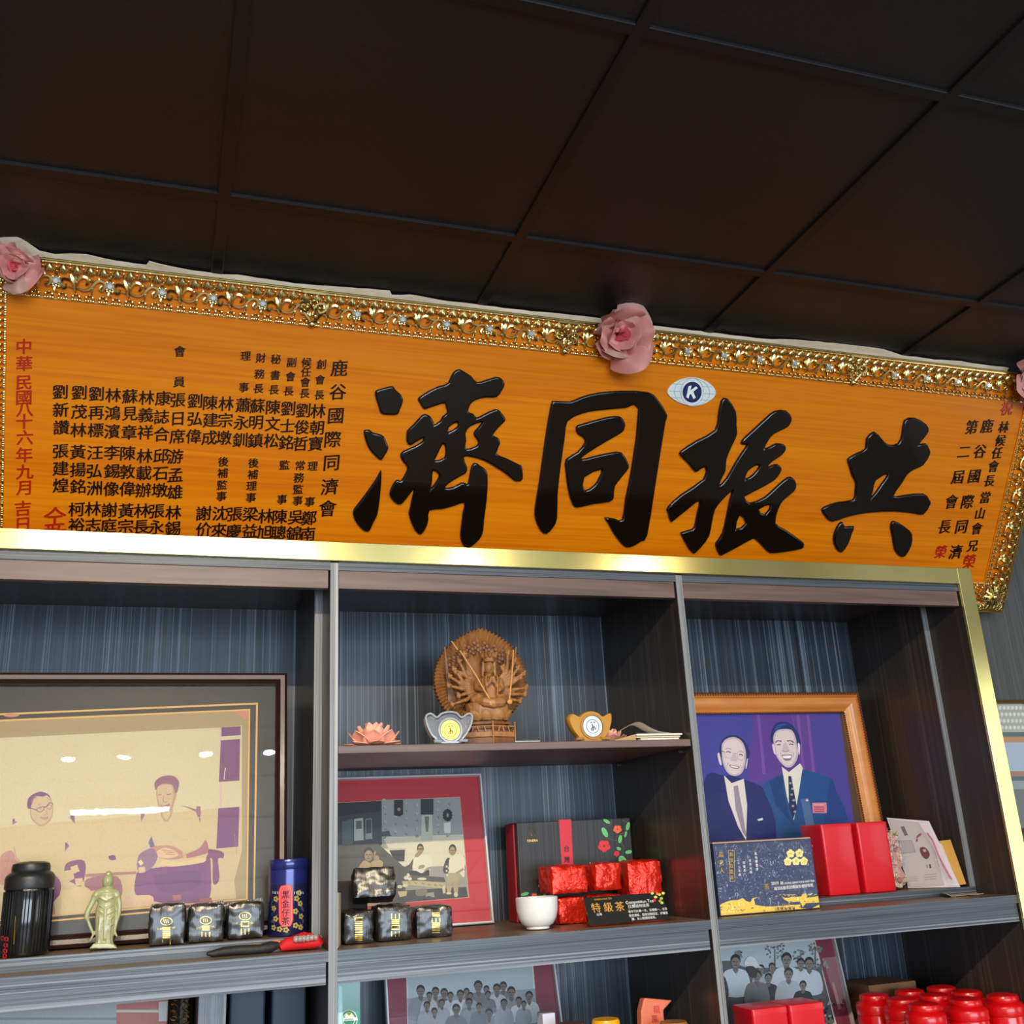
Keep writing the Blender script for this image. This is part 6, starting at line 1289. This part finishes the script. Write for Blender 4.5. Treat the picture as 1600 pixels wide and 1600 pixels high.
# ---- ingot-shaped coin holders
def ingot(outline, coin, y, depth, label, m_body, m_coin, m_rim, m_dark):
    pl = vp(y); q = [pl.at(*p) for p in smooth_poly(outline, 3)]; lo = min(p.z for p in q); q = [p + Vector((0, 0, Z3 - lo)) for p in q]; sh = Z3 - lo
    c = sum(q, Vector()) / len(q); t = empty('ingot_coin_holder', (c.x, y, Z3), label, 'coin holder', 'ingot coin holders on the thin shelf')
    m = MB(); n = len(q); off = [(0, .94), (.004, 1.0), (depth - .004, 1.0), (depth, .94)]
    m.v = [Vector((c.x + (p.x - c.x) * s, y + d, Z3 + (p.z - Z3) * (.5 + .5 * s) if s < 1 else p.z)) for d, s in off for p in q]
    for i in range(3):
        for k2 in range(n): m.f.append((i * n + k2, i * n + (k2 + 1) % n, (i + 1) * n + (k2 + 1) % n, (i + 1) * n + k2))
    m.f += [tuple(range(n))[::-1], tuple(3 * n + k2 for k2 in range(n))]; o = m.build('ingot_body', m_body, t, True)
    bm = bmesh.new(); bm.from_mesh(o.data); bmesh.ops.recalc_face_normals(bm, faces=bm.faces); bm.to_mesh(o.data); bm.free(); shade(o, 50)
    (cx, cy, rx, ry) = coin; cc = pl.at(cx, cy) + Vector((0, -.0016, sh)); k_ = kpx(cc); R_ = ry * k_
    def disc(name, r, r_in, y0, y1, m_):
        mb = MB(); a = [Vector((cc.x + cos(w) * r, cc.y + y0, cc.z + sin(w) * r)) for w in [2 * pi * i / 40 for i in range(40)]]; b = [v + Vector((0, y1 - y0, 0)) for v in a]; 
        if r_in: 
            a2 = [Vector((cc.x + (v.x - cc.x) * r_in, v.y, cc.z + (v.z - cc.z) * r_in)) for v in a]; b2 = [v + Vector((0, y1 - y0, 0)) for v in a2]
            mb.v = a + a2 + b2 + b; L = 40
            for ring in range(4):
                for i in range(L): mb.f.append((ring * L + i, ring * L + (i + 1) % L, ((ring + 1) % 4) * L + (i + 1) % L, ((ring + 1) % 4) * L + i))
        else: mb.prism(a, b)
        return mb.build(name, m_, t, True)
    disc('coin_rim', R_ * 1.25, .86, -.002, .002, m_rim); cn = disc('coin', R_, 0, -.0012, .001, m_coin)
    e_ = MB(); rnd = random.Random(3)
    for i in range(26): w = 2 * pi * i / 26; e_.ball((cc.x + cos(w) * R_ * .84, cc.y - .0013, cc.z + sin(w) * R_ * .84), R_ * .045, 5, 4, (1, .5, 1))
    e_.tube([(cc.x + cos(w) * R_ * .66, cc.y - .0013, cc.z + sin(w) * R_ * .66) for w in [2 * pi * i / 24 for i in range(25)]], R_ * .03, 4)
    dk = MB()
    for q in ([(-.2, .34), (-.12, .40), (-.06, .34)], [(.12, .36), (.2, .42), (.26, .34)], [(-.05, .22), (0, .0), (.04, -.2), (0, -.42)], [(0, .0), (.2, -.1), (.26, -.34)], [(.0, -.1), (-.16, -.22), (-.14, -.4)]): dk.tube([(cc.x + a * R_, cc.y - .0014, cc.z + b * R_) for a, b in q], R_ * .055, 5)
    dk.build('coin_engraving', m_dark, t)
    e_.build('coin_relief', m_coin, t, True)
    for sx in (-1, 1):
        fp_ = pl.at(cx + sx * 14, cy + 20) + Vector((0, -.004, sh)); fp_.z = max(fp_.z, Z3 + .006)
        MB().tube([fp_, (pl.at(cx + sx * 26, cy + 26).x, y - .010, Z3 + .0052)], .003, 8).build('foot', m_rim, t, True)
    return t
OUT = [(185,1075),(210,1045),(250,1040),(310,1080),(360,1040),(440,1018),(530,1030),(590,1080),(660,1040),(700,1045),(712,1090),(690,1180),(640,1270),(600,1320),(560,1362),(330,1362),(300,1320),(250,1270),(200,1160)]
M_crys = mat('clear_acrylic_ingot', rgb(232, 236, 242), .1, trans=.86, ior=1.3, spec=.7); M_gcoin = mat('gold_coin', rgb(226, 190, 92), .32, .9)
M_scoin = mat('silver_coin', rgb(206, 206, 204), .3, .9); M_ambr = mat('amber_plastic', rgb(214, 158, 62), .18, trans=.25, coat=.4, sss=.2)
M_crys2 = mat('clear_plastic_ring', rgb(214, 220, 226), .08, trans=.55, spec=.8)
ingot([(640 + .1375 * a, 970 + .1375 * b) for a, b in OUT], (703, 1136.5, 14, 15.5), .022, .024, 'clear ingot shaped holder with a gold coin left of the wooden statue', M_crys, M_gcoin, M_crys2, mat('coin_dark_gold', rgb(120, 84, 20), .5))  # last material is the dark colour of the coin's engraved lines
rimo = [(640 + .1375 * a, 970 + .1375 * b) for a, b in OUT]
pl = vp(.020); q = [pl.at(*p) for p in smooth_poly(rimo, 3)]; lo = min(p.z for p in q); q = [p + Vector((0, 0, Z3 + .0025 - lo)) for p in q]; q.append(q[0])
tt = [o for o in bpy.data.objects if o.name.startswith('ingot_coin_holder')][0]
MB().tube(q, .0022, 6).build('body_edge', M_crys2, tt, True)
OUT2 = [(190,240),(225,200),(290,230),(305,228),(360,185),(430,172),(500,190),(550,228),(610,198),(640,205),(645,280),(615,380),(580,440),(560,488),(310,488),(290,440),(240,380),(200,300)]
ingot([(860 + .15 * a, 1080 + .15 * b) for a, b in OUT2], (925, 1130.5, 14, 16), .030, .026, 'golden ingot shaped holder with a silver coin near the papers', M_ambr, M_scoin, mat('amber_rim', rgb(196, 150, 80), .2, trans=.3), mat('coin_dark_silver', rgb(110, 110, 110), .5))  # dark grey is the silver coin's engraving colour

# ---- carved wooden statue
PW = vp(.112)
dzs = None
def W(a, b, w=0.0): return PW.at(640 + .1375 * a, 970 + .1375 * b) + PW.n * w
ks = (W(900, 700) - W(800, 700)).length / 100
base_px = (900, 1352); sh = Vector((0, 0, 0))
_W = W
def W(a, b, w=0.0): return _W(a, b, w) + sh
M_wd = streak('carved_camphor_wood', [(.3, rgb(112, 70, 34)), (.5, rgb(152, 102, 54)), (.7, rgb(180, 126, 72))], (60, 60, 14), .5, dist=1.5)
M_wdk = streak('dark_carved_wood', [(.3, rgb(84, 48, 26)), (.5, rgb(118, 70, 36)), (.7, rgb(140, 88, 46))], (60, 60, 14), .5, dist=1.5)
st = empty('wooden_statue', (W(900, 1352).x, .112, Z3), 'carved wooden many-armed seated deity statue with a flame-edged halo', 'statue')
# halo with saw-tooth rim
cx, cy = 832, 640
def halo_r(a):   # radius in crop units by angle (0 right, 90 up)
    up = max(0, sin(radians(a))); pk = max(0, 1 - abs(a - 90) / 42) ** 1.6
    return 530 - 20 * up - 10 * abs(cos(radians(a * 2))) + 74 * pk - (55 if a > 180 and 225 < a < 315 else 0)
NT = 76; m = MB(); rows = [(.0, -.004), (.35, -.006), (.62, -.004), (.80, .001), (.93, .004), (1.0, .001)]; N_ = NT * 2
for side in (0, 1):
    for f, w in rows:
        for k in range(N_):
            a = 360 * k / N_; r_ = halo_r(a) * f
            if f == 1.0: r_ *= 1.0 + (.028 if k % 2 else -.018)
            g = .0022 * (1 if k % 2 else -1) * (f > .5)
            m.v.append(W(cx + r_ * cos(radians(a)), cy - r_ * sin(radians(a)), (-.022 + w + g) if side == 0 else -.034))
L = N_
for i in range(len(rows) - 1):
    for k in range(L): m.f.append((i * L + k, i * L + (k + 1) % L, (i + 1) * L + (k + 1) % L, (i + 1) * L + k))
    o_ = len(rows) * L
    for k in range(L): m.f.append((o_ + (i + 1) * L + k, o_ + (i + 1) * L + (k + 1) % L, o_ + i * L + (k + 1) % L, o_ + i * L + k))
o_ = len(rows) * L
for k in range(L): m.f.append(((len(rows) - 1) * L + k, (len(rows) - 1) * L + (k + 1) % L, o_ + (len(rows) - 1) * L + (k + 1) % L, o_ + (len(rows) - 1) * L + k))
m.build('halo', M_wd, st)
m = MB()
for k in range(26):
    a = radians(20 + 140 * k / 25); r_ = 330 + (k % 3) * 34; p_ = (cx + r_ * cos(a), cy - 40 - r_ * sin(a) * .95)
    m.ball(W(*p_, -.022), 26 * ks, 7, 5, (1, .45, 1.2)); m.ball(W(p_[0] * .86 + cx * .14, p_[1] * .86 + cy * .14, -.022), 22 * ks, 7, 5, (1, .4, 1.2))
for k in range(14):
    for sx in (-1, 1): m.tube([W(cx + sx * (200 + k * 12), 960 - k * 4, -.02), W(cx + sx * (330 + k * 6), 930 - k * 50, -.018)], 14 * ks, 5)
m.build('halo_relief', M_wdk, st, True)
# seated body
m = MB()
def T(q, r, sides=10): m.tube([W(*p) for p in q], [x * ks for x in r], sides)
T([(880, 950, .004), (885, 860, .004), (892, 760, .004), (892, 680, .004), (888, 640, .004)], [150, 128, 116, 130, 80])
T([(885, 640, .006), (885, 600, .008)], [40, 38]); m.ball(W(885, 545, .010), 58 * ks, 12, 10, (.95, .95, 1.3)); m.ball(W(892, 560, .010 + 54 * ks), 8 * ks, 6, 5, (.8, 1, 1.8))
for sx in (-1, 1):
    m.ball(W(885 + sx * 120, 690, .004), 48 * ks, 8, 6); T([(885 + sx * 125, 690, .006), (885 + sx * 130, 780, .014), (885 + sx * 90, 800, .024), (885 + sx * 22, 720, .034), (885 + sx * 12, 660, .036)], [46, 42, 34, 22, 12])
    T([(885 + sx * 62, 470, .008), (885 + sx * 66, 560, .008), (885 + sx * 72, 640, .010)], [16, 18, 14]); T([(885 + sx * 40, 920, .012), (885 + sx * 150, 900, .022), (885 + sx * 190, 925, .016)], [56, 62, 44])
    T([(885 + sx * 60, 640, .03), (885 + sx * 70, 740, .032), (885 + sx * 50, 880, .038)], [10, 12, 10], 6)
T([(700, 905, .012), (800, 950, .036), (890, 965, .04), (980, 950, .036), (1090, 905, .012)], [46, 56, 58, 56, 46]); m.ball(W(885, 870, .012), 92 * ks, 10, 8, (1, .7, .8))
o = m.build('seated_body', M_wd, st); modded(o, ('REMESH', {'mode': 'VOXEL', 'voxel_size': .0011}), ('SMOOTH', {'iterations': 2, 'factor': .5})); shade(o, 80)
# crown
m = MB(); m.lathe([(60 * ks, 0), (64 * ks, 10 * ks), (70 * ks, 60 * ks), (66 * ks, 66 * ks), (20 * ks, 80 * ks)], W(882, 480, .010), 20)
for k in range(11): a = 2 * pi * k / 11; m.ball(W(882, 410, .010) + Vector((cos(a) * 76 * ks, sin(a) * 76 * ks, 0)), 20 * ks, 7, 6, (1, 1, 1.7))
for k in range(5): a = 2 * pi * k / 5; m.ball(W(882, 375, .010) + Vector((cos(a) * 46 * ks, sin(a) * 46 * ks, 0)), 16 * ks, 7, 6, (1, 1, 1.5))
m.build('crown', M_wd, st, True)
# fanned arms
m = MB()
for (sx_, sy_, ex, ey, hx, hy) in ((770, 720, 660, 600, 610, 390), (765, 720, 640, 650, 550, 470), (765, 740, 600, 620, 490, 560), (760, 750, 590, 690, 510, 590), (760, 770, 560, 720, 440, 640), (755, 780, 580, 780, 430, 745), (760, 800, 640, 830, 545, 860), (765, 820, 640, 900, 470, 960), (760, 700, 690, 660, 680, 560),
                                   (1000, 710, 1090, 600, 1100, 380), (1000, 720, 1120, 620, 1175, 465), (1005, 730, 1140, 650, 1215, 545), (1010, 740, 1160, 680, 1280, 610), (1010, 760, 1150, 720, 1240, 650), (1015, 790, 1160, 790, 1305, 770), (1015, 810, 1140, 840, 1290, 845), (1010, 830, 1130, 900, 1240, 920), (1000, 690, 1060, 600, 1040, 540)):
    m.tube([W(sx_, sy_, -.002), W((sx_ + ex) / 2, (sy_ + ey) / 2, .006), W(ex, ey, .008), W((ex + hx) / 2, (ey + hy) / 2, .010), W(hx, hy, .008)], [27 * ks, 25 * ks, 24 * ks, 19 * ks, 14 * ks], 8)
    m.ball(W(hx, hy, .009), 30 * ks, 8, 6, (1, .8, 1.1)); m.ball(W(hx + (12 if hx > 832 else -12), hy - 26, .010), 19 * ks, 7, 5); m.ball(W(hx + (-20 if hx > 832 else 20), hy - 8, .012), 14 * ks, 6, 5)
o = m.build('fanned_arms', M_wd, st); modded(o, ('REMESH', {'mode': 'VOXEL', 'voxel_size': .0011}), ('SMOOTH', {'iterations': 1, 'factor': .5})); shade(o, 80)
m = MB(); m.tube([W(460, 240, .01), W(530, 340, .012)], [6 * ks, 10 * ks], 6); m.tube([W(545, 360, .02), W(700, 650, .036), W(855, 960, .046)], [9 * ks, 9 * ks, 10 * ks], 6); m.ball(W(860, 965, .046), 34 * ks, 8, 6, (1, .5, 1)); m.build('staff', mat('pale_carved_wood', rgb(206, 146, 76), .5), st, True)
m = MB(); m.tube([W(1147, 355, .02), W(1105, 640, .036), W(1062, 930, .044)], [9 * ks, 9 * ks, 10 * ks], 6); m.ball(W(1070, 950, .042), 30 * ks, 8, 6, (1, .5, 1)); m.build('staff', bpy.data.materials['pale_carved_wood'], st, True)
# lotus throne
lt_ = MB(); c0 = W(885, 1100, .006)
lt_.lathe([(150 * ks, -36 * ks), (190 * ks, -10 * ks), (236 * ks, 60 * ks), (240 * ks, 130 * ks), (200 * ks, 150 * ks)], c0, 28, sy=.62)
for row, (n, rr, z0, z1, ph) in enumerate(((9, 236, -30, 130, 0), (9, 250, -36, 60, .35))):
    for k in range(n):
        a = 2 * pi * (k + ph) / n; d = Vector((cos(a), sin(a) * .62, 0)); s = Vector((-sin(a), cos(a) * .62, 0)); vs = []; fs = []
        for i in range(6):
            f = i / 5; hw = 92 * ks * sin(pi * (.14 + .86 * f)) ** .7 * (.75 if row else .85) + .0002
            for j in (-1, -.5, 0, .5, 1): vs.append(c0 + d * (ks * rr * (.82 + .22 * f ** .7) - abs(j) ** 2 * 26 * ks + .0012) + s.normalized() * hw * j + Vector((0, 0, ks * (z0 + (z1 - z0) * f))))
        for i in range(5):
            for j in range(4): q = i * 5 + j; fs.append((q, q + 1, q + 6, q + 5))
        lt_.add(vs, fs)
o = lt_.build('lotus_throne', M_wd, st); modded(o, ('SOLIDIFY', {'thickness': .0022, 'offset': 1})); shade(o, 60)
m = MB(); c1 = W(890, 1350, .0)
hexr = lambda r, z, st_=0: [c1 + Vector((cos(radians(60 * k + 30)) * r * ks * 1.0, sin(radians(60 * k + 30)) * r * ks * .62, z * ks)) for k in range(6)]
zd = (Z3 - c1.z) / ks; m.prism(hexr(300, zd), hexr(300, 26)); m.prism(hexr(250, 26), hexr(200, 190)); m.prism(hexr(280, 150), hexr(270, 175)); m.build('pedestal', M_wdk, st)
m = MB(); lo_ = hexr(320, 4); 
for k in range(6):
    a, b = lo_[k], lo_[(k + 1) % 6]
    m.tube([Vector((a.x, a.y, Z3)), a + Vector((0, 0, 150 * ks))], 9 * ks, 6); m.ball(a + Vector((0, 0, 158 * ks)), 14 * ks, 6, 5)
    m.tube([a + Vector((0, 0, 118 * ks)), b + Vector((0, 0, 118 * ks))], 9 * ks, 5); m.tube([a + Vector((0, 0, 14 * ks)), b + Vector((0, 0, 14 * ks))], 9 * ks, 5)
    d = (b - a); 
    m.prism([a + d * .04 + Vector((0, .001, 20 * ks)), b - d * .04 + Vector((0, .001, 20 * ks)), b - d * .04 + Vector((0, .001, 62 * ks)), a + d * .04 + Vector((0, .001, 62 * ks))], [q + Vector((0, .002, 0)) for q in (a + d * .04 + Vector((0, .001, 20 * ks)), b - d * .04 + Vector((0, .001, 20 * ks)), b - d * .04 + Vector((0, .001, 62 * ks)), a + d * .04 + Vector((0, .001, 62 * ks)))])
    for f in (.25, .5, .75): m.tube([a + d * f + Vector((0, 0, 62 * ks)), a + d * (f + (.06 if f < .5 else -.06)) + Vector((0, 0, 118 * ks))], 8 * ks, 5)
m.build('railing', M_wd, st)
# ---- flat card, papers
y = .015; pl = vp(y)
tag(MB().box((pl.uv(803, 1155)[0], .008, Z3), (pl.uv(842, 1155)[0], .036, Z3 + .0022)).build('flat_card', mat('grey_card', rgb(176, 176, 174), .5)), 'thin grey card lying on the thin shelf in front of the statue base', 'card')
M_pap = mat('white_paper', rgb(240, 236, 226), .7, sss=.6); M_pap2 = mat('cream_paper', rgb(206, 190, 156), .75)
def curled(name, pts, y0, y1, m, label, th=.0012):
    """a sheet whose front edge runs through the pixel points, going back from y0 to y1"""
    pl = vp(y0); q = [pl.at(*p) for p in pts]; n = len(q); vs = [Vector((p.x, y0, p.z)) for p in q] + [Vector((p.x + .012, y1, p.z)) for p in q]
    lo = min(v.z for v in vs)
    o = link(name, mesh(name, vs, [(i, i + 1, n + i + 1, n + i) for i in range(n - 1)]), m); modded(o, ('SOLIDIFY', {'thickness': th, 'offset': 1}), ('SUBSURF', {'levels': 2, 'subdivision_type': 'CATMULL_CLARK'})); shade(o, 60)
    lo = min(v.co.z for v in o.data.vertices); return o, lo
X = lambda q: [(860 + .15 * a, 1080 + .15 * b) for a, b in q]
def stack_on(o, z): 
    lo = min(v.co.z for v in o.data.vertices); o.data.transform(Matrix.Translation((0, 0, z - lo))); return max(v.co.z for v in o.data.vertices)
pl = vp(.03)
xk0, xk1 = pl.uv(*X([(655, 480)])[0])[0], pl.uv(*X([(930, 470)])[0])[0]; xw0, xw1 = pl.uv(*X([(940, 470)])[0])[0], pl.uv(*X([(1412, 460)])[0])[0]
xm_ = D2[0] - .004
tag(MB().box((xw0, .03, Z3), (min(xw1, xm_ - .010), .10, Z3 + .0052)).build('booklet', M_pap, bevel=.0018), 'white booklet at the bottom of the paper stack on the thin shelf', 'booklet')
tag(MB().box((pl.uv(*X([(890, 400)])[0])[0], .034, Z3 + .0062), (min(pl.uv(*X([(1360, 430)])[0])[0], xm_), .104, Z3 + .0095)).build('envelope', M_pap2, bevel=.001), 'cream envelope sandwiched between white booklets on the thin shelf', 'envelope')
tag(MB().box((pl.uv(*X([(895, 400)])[0])[0], .031, Z3 + .0105), (min(pl.uv(*X([(1375, 390)])[0])[0], xm_), .10, Z3 + .0148)).build('booklet', M_pap, bevel=.0018), 'white booklet at the top of the paper stack on the thin shelf', 'booklet')
o, lo = curled('curled_sheet', X([(700, 358), (800, 300), (915, 228), (1000, 290), (1080, 330), (1160, 358), (1330, 366)]), .034, .10, M_pap, ''); stack_on(o, Z3 + .0155); tag(o, 'white paper sheet curling up on top of the paper stack', 'paper')
m = MB(); a = [(xk0, .055, Z3), (xk1, .055, Z3), (xk1 - .004, .055, Z3 + .0145), (xk1 - .008, .055, Z3 + .0145), (xk0, .055, Z3 + .0015)]; xm = min(xw0, pl.uv(*X([(890, 400)])[0])[0]) - .002
a = [(xk0, .05, Z3), (xm, .05, Z3), (xm, .05, Z3 + .013), (xk0 + .004, .05, Z3 + .003)]; m.prism([Vector(q) + Vector((0, -.02, 0)) for q in a], [Vector(q) + Vector((0, .045, 0)) for q in a])
tag(m.build('folded_paper', mat('manila_paper', rgb(182, 152, 100), .75)), 'folded manila paper beside the white booklets and the golden ingot', 'paper')
pl = vp(.03)
tag(MB().box((pl.uv(879, 1153)[0], .028, Z3), (pl.uv(888, 1153)[0], .05, Z3 + .0012)).build('paper_slip', M_pap), 'tiny pale paper slip left of the golden ingot', 'paper')

# ================================================================ LOWER SHELF, MIDDLE AND LEFT BAYS
ZL_ = ZL + EPS
# green box
pl = vp(.10); x0, x1 = D1[1] + .004, pl.uv(564, 1580)[0]
gb2 = empty('green_box', ((x0 + x1) / 2, .10, ZL_), 'glossy green tea box at the lower left of the middle bay', 'box')
MB().box((x0, .10, ZL_), (x1, .20, 1.326)).build('carton', mat('green_carton', rgb(20, 120, 92), .25, coat=.5), gb2, bevel=.002)
p = Print(pl, .0006); cx, cy = 545, 1593
p.e(cx, cy, 13.5, 15.5, (200, 214, 208), n=28); p.e(cx, cy, 12.3, 14.2, (24, 118, 92), n=28); p.e(cx, cy, 9.4, 11, (200, 214, 208), n=24); p.e(cx, cy, 8.4, 10, (24, 118, 92), n=24)
p.poly([(538, 1590), (541, 1583), (545, 1587), (549, 1582), (553, 1590)], (210, 222, 190)); p.poly([(541, 1583), (543, 1580), (547, 1581), (549, 1584), (545, 1587)], (120, 130, 50)); p.poly([(532, 1591), (558, 1589), (559, 1594), (532, 1596)], (214, 224, 220)); p.poly([(527, 1540), (536, 1540), (536, 1700), (527, 1700)], (150, 214, 206)); p.poly([(529, 1540), (534, 1540), (534, 1700), (529, 1700)], (206, 240, 238))
p.build('round_logo', gb2); mb = MB(); put_text(mb, pl, cx, cy - .2, 'GINSENG', 3.6, w=.0012); mb.build('logo_lettering', M_blk, gb2)
# red-orange pouch with writing
pl = leanplane(.13, ZL_, 6); q = [(1004, 1560), (1047, 1562), (1040, 1576), (1030, 1660), (985, 1660), (992, 1600)]
pk_ = empty('paper_pouch', (pl.at(1010, 1600).x, .13, ZL_), 'salmon paper tea pouch with red Chinese writing on the lower shelf', 'pouch')
uv = [pl.uv(*p_) for p_ in q]; zb = .004
body = [(uv[5][0], .02), (uv[4][0], .0), (uv[3][0], .0), uv[2], uv[1], uv[0]]
u_l, u_r = pl.uv(988, 1620)[0], pl.uv(1031, 1620)[0]
top_ = [pl.uv(1003, 1560), pl.uv(1047, 1563), pl.uv(1036, 1578)]
m = MB(); ring0 = [(u_l, 0), (u_r, 0), (pl.uv(1036, 1578)[0] - .004, pl.uv(1036, 1578)[1]), pl.uv(1047, 1563), pl.uv(1003, 1559), (pl.uv(998, 1580)[0], pl.uv(998, 1580)[1])]
m.prism([pl.pt(u, v, .012) for u, v in ring0], [pl.pt(u, v, -.012) for u, v in ring0]); m.build('pouch_body', mat('salmon_paper', rgb(214, 112, 82), .5, bump=.4, bump_scale=60), pk_, bevel=.003)
mb = MB(); put_text(mb, pl, 1022, 1577, '龍', 13, off=.0, w=.0128); put_text(mb, pl, 1019, 1592, '鳳', 13, w=.0128); put_text(mb, pl, 1017, 1607, '茶', 13, w=.0128); mb.build('writing', M_redp, pk_)
# jars whose lids just show
def jar(px_, ptop, y, rpx, col, lid, label, cat='jar'):
    pl = vp(y); c = pl.at(px_, ptop); k_ = kpx(c); R_ = rpx * k_; H = c.z - ZL_
    t = empty('tea_jar', (c.x, y, ZL_), label, cat); o = Vector((c.x, y, ZL_))
    MB().lathe([(R_ * .9, 0), (R_ * .98, .004), (R_ * .98, H * .8), (R_ * .85, H * .86)], o, 32).build('body', col, t, True)
    MB().lathe([(R_ * .98, H * .86), (R_, H * .87), (R_, H * .97), (R_ * .92, H), (R_ * .1, H)], o, 32).build('lid', lid, t, True)
jar(946, 1592, .10, 22, mat('amber_jar', rgb(120, 70, 20), .15, coat=.3), mat('yellow_lid', rgb(232, 164, 20), .3), 'jar with a bright yellow lid on the lower shelf of the middle bay')
jar(892, 1598, .09, 20, M_blkcan, mat('brown_lid', rgb(78, 48, 34), .35), 'jar with a dark brown lid beside the yellow lidded jar')
jar(1052, 1596, .055, 22, mat('tan_jar', rgb(140, 100, 60), .4), mat('tan_lid', rgb(150, 104, 56), .4), 'tan lidded jar behind the salmon paper pouch')
pl = vp(.16); xa_, xb_ = pl.uv(849, 1590)[0], pl.uv(869, 1590)[0]
tag(MB().box((xa_, .165, ZL_), (xb_, .20, pl.uv(858, 1584)[1])).build('small_carton', mat('lilac_white_carton', rgb(200, 200, 220), .4), bevel=.001), 'small lilac white carton at the right edge of the group photograph', 'carton')
# dark binders, lower left
for i, (a, b, c_) in enumerate(((358, 414, (52, 60, 74)), (424, 478, (56, 66, 80)))):
    y = .20; pl = vp(y); xa_, xb_ = pl.uv(a, 1590)[0], pl.uv(b, 1590)[0]
    t = empty('binder', ((xa_ + xb_) / 2, y, ZL_), ('dark slate binder beside the short upright panel', 'dark slate binder nearest the tall divider in the lower left bay')[i], 'binder', 'slate binders in the lower left bay')
    MB().box((xa_, y, ZL_), (xb_, y + .2, 1.318)).build('spine', mat('slate_board', rgb(*c_), .5), t, bevel=.004)
    MB().box((xa_ + .004, y - .0008, ZL_ + .03), (xb_ - .004, y - .0001, ZL_ + .10)).build('label_holder', mat('slate_label', rgb(70, 78, 90), .5), t)
# cardboard box behind the red caddies
c = on_z(1358, 1540, 1.188); y = c.y; pl = vp(y)
m = MB(); xa_, xb_ = pl.uv(1358, 1545)[0], pl.uv(1431, 1535)[0]; xa_ = max(xa_, u1 + .0) if False else xa_
t = empty('cardboard_box', ((xa_ + xb_) / 2, y, ZL_), 'brown cardboard box behind the red tea caddies on the lower shelf', 'box')
MB().box((xa_, y, ZL_), (xb_, min(y + .107, YB - .004), 1.188)).build('carton', mat('brown_cardboard', rgb(158, 112, 76), .75, noise_amt=.1, noise_scale=30), t, bevel=.0015)
MB().box(((xa_ + xb_) / 2 - .012, y - .0006, 1.12), ((xa_ + xb_) / 2 + .012, y - .0001, 1.1875)).build('packing_tape', mat('packing_tape', rgb(150, 120, 80), .3), t)
print('cardboard', c, 'caddies', [tuple(round(q, 3) for q in s_) for s_ in spots])
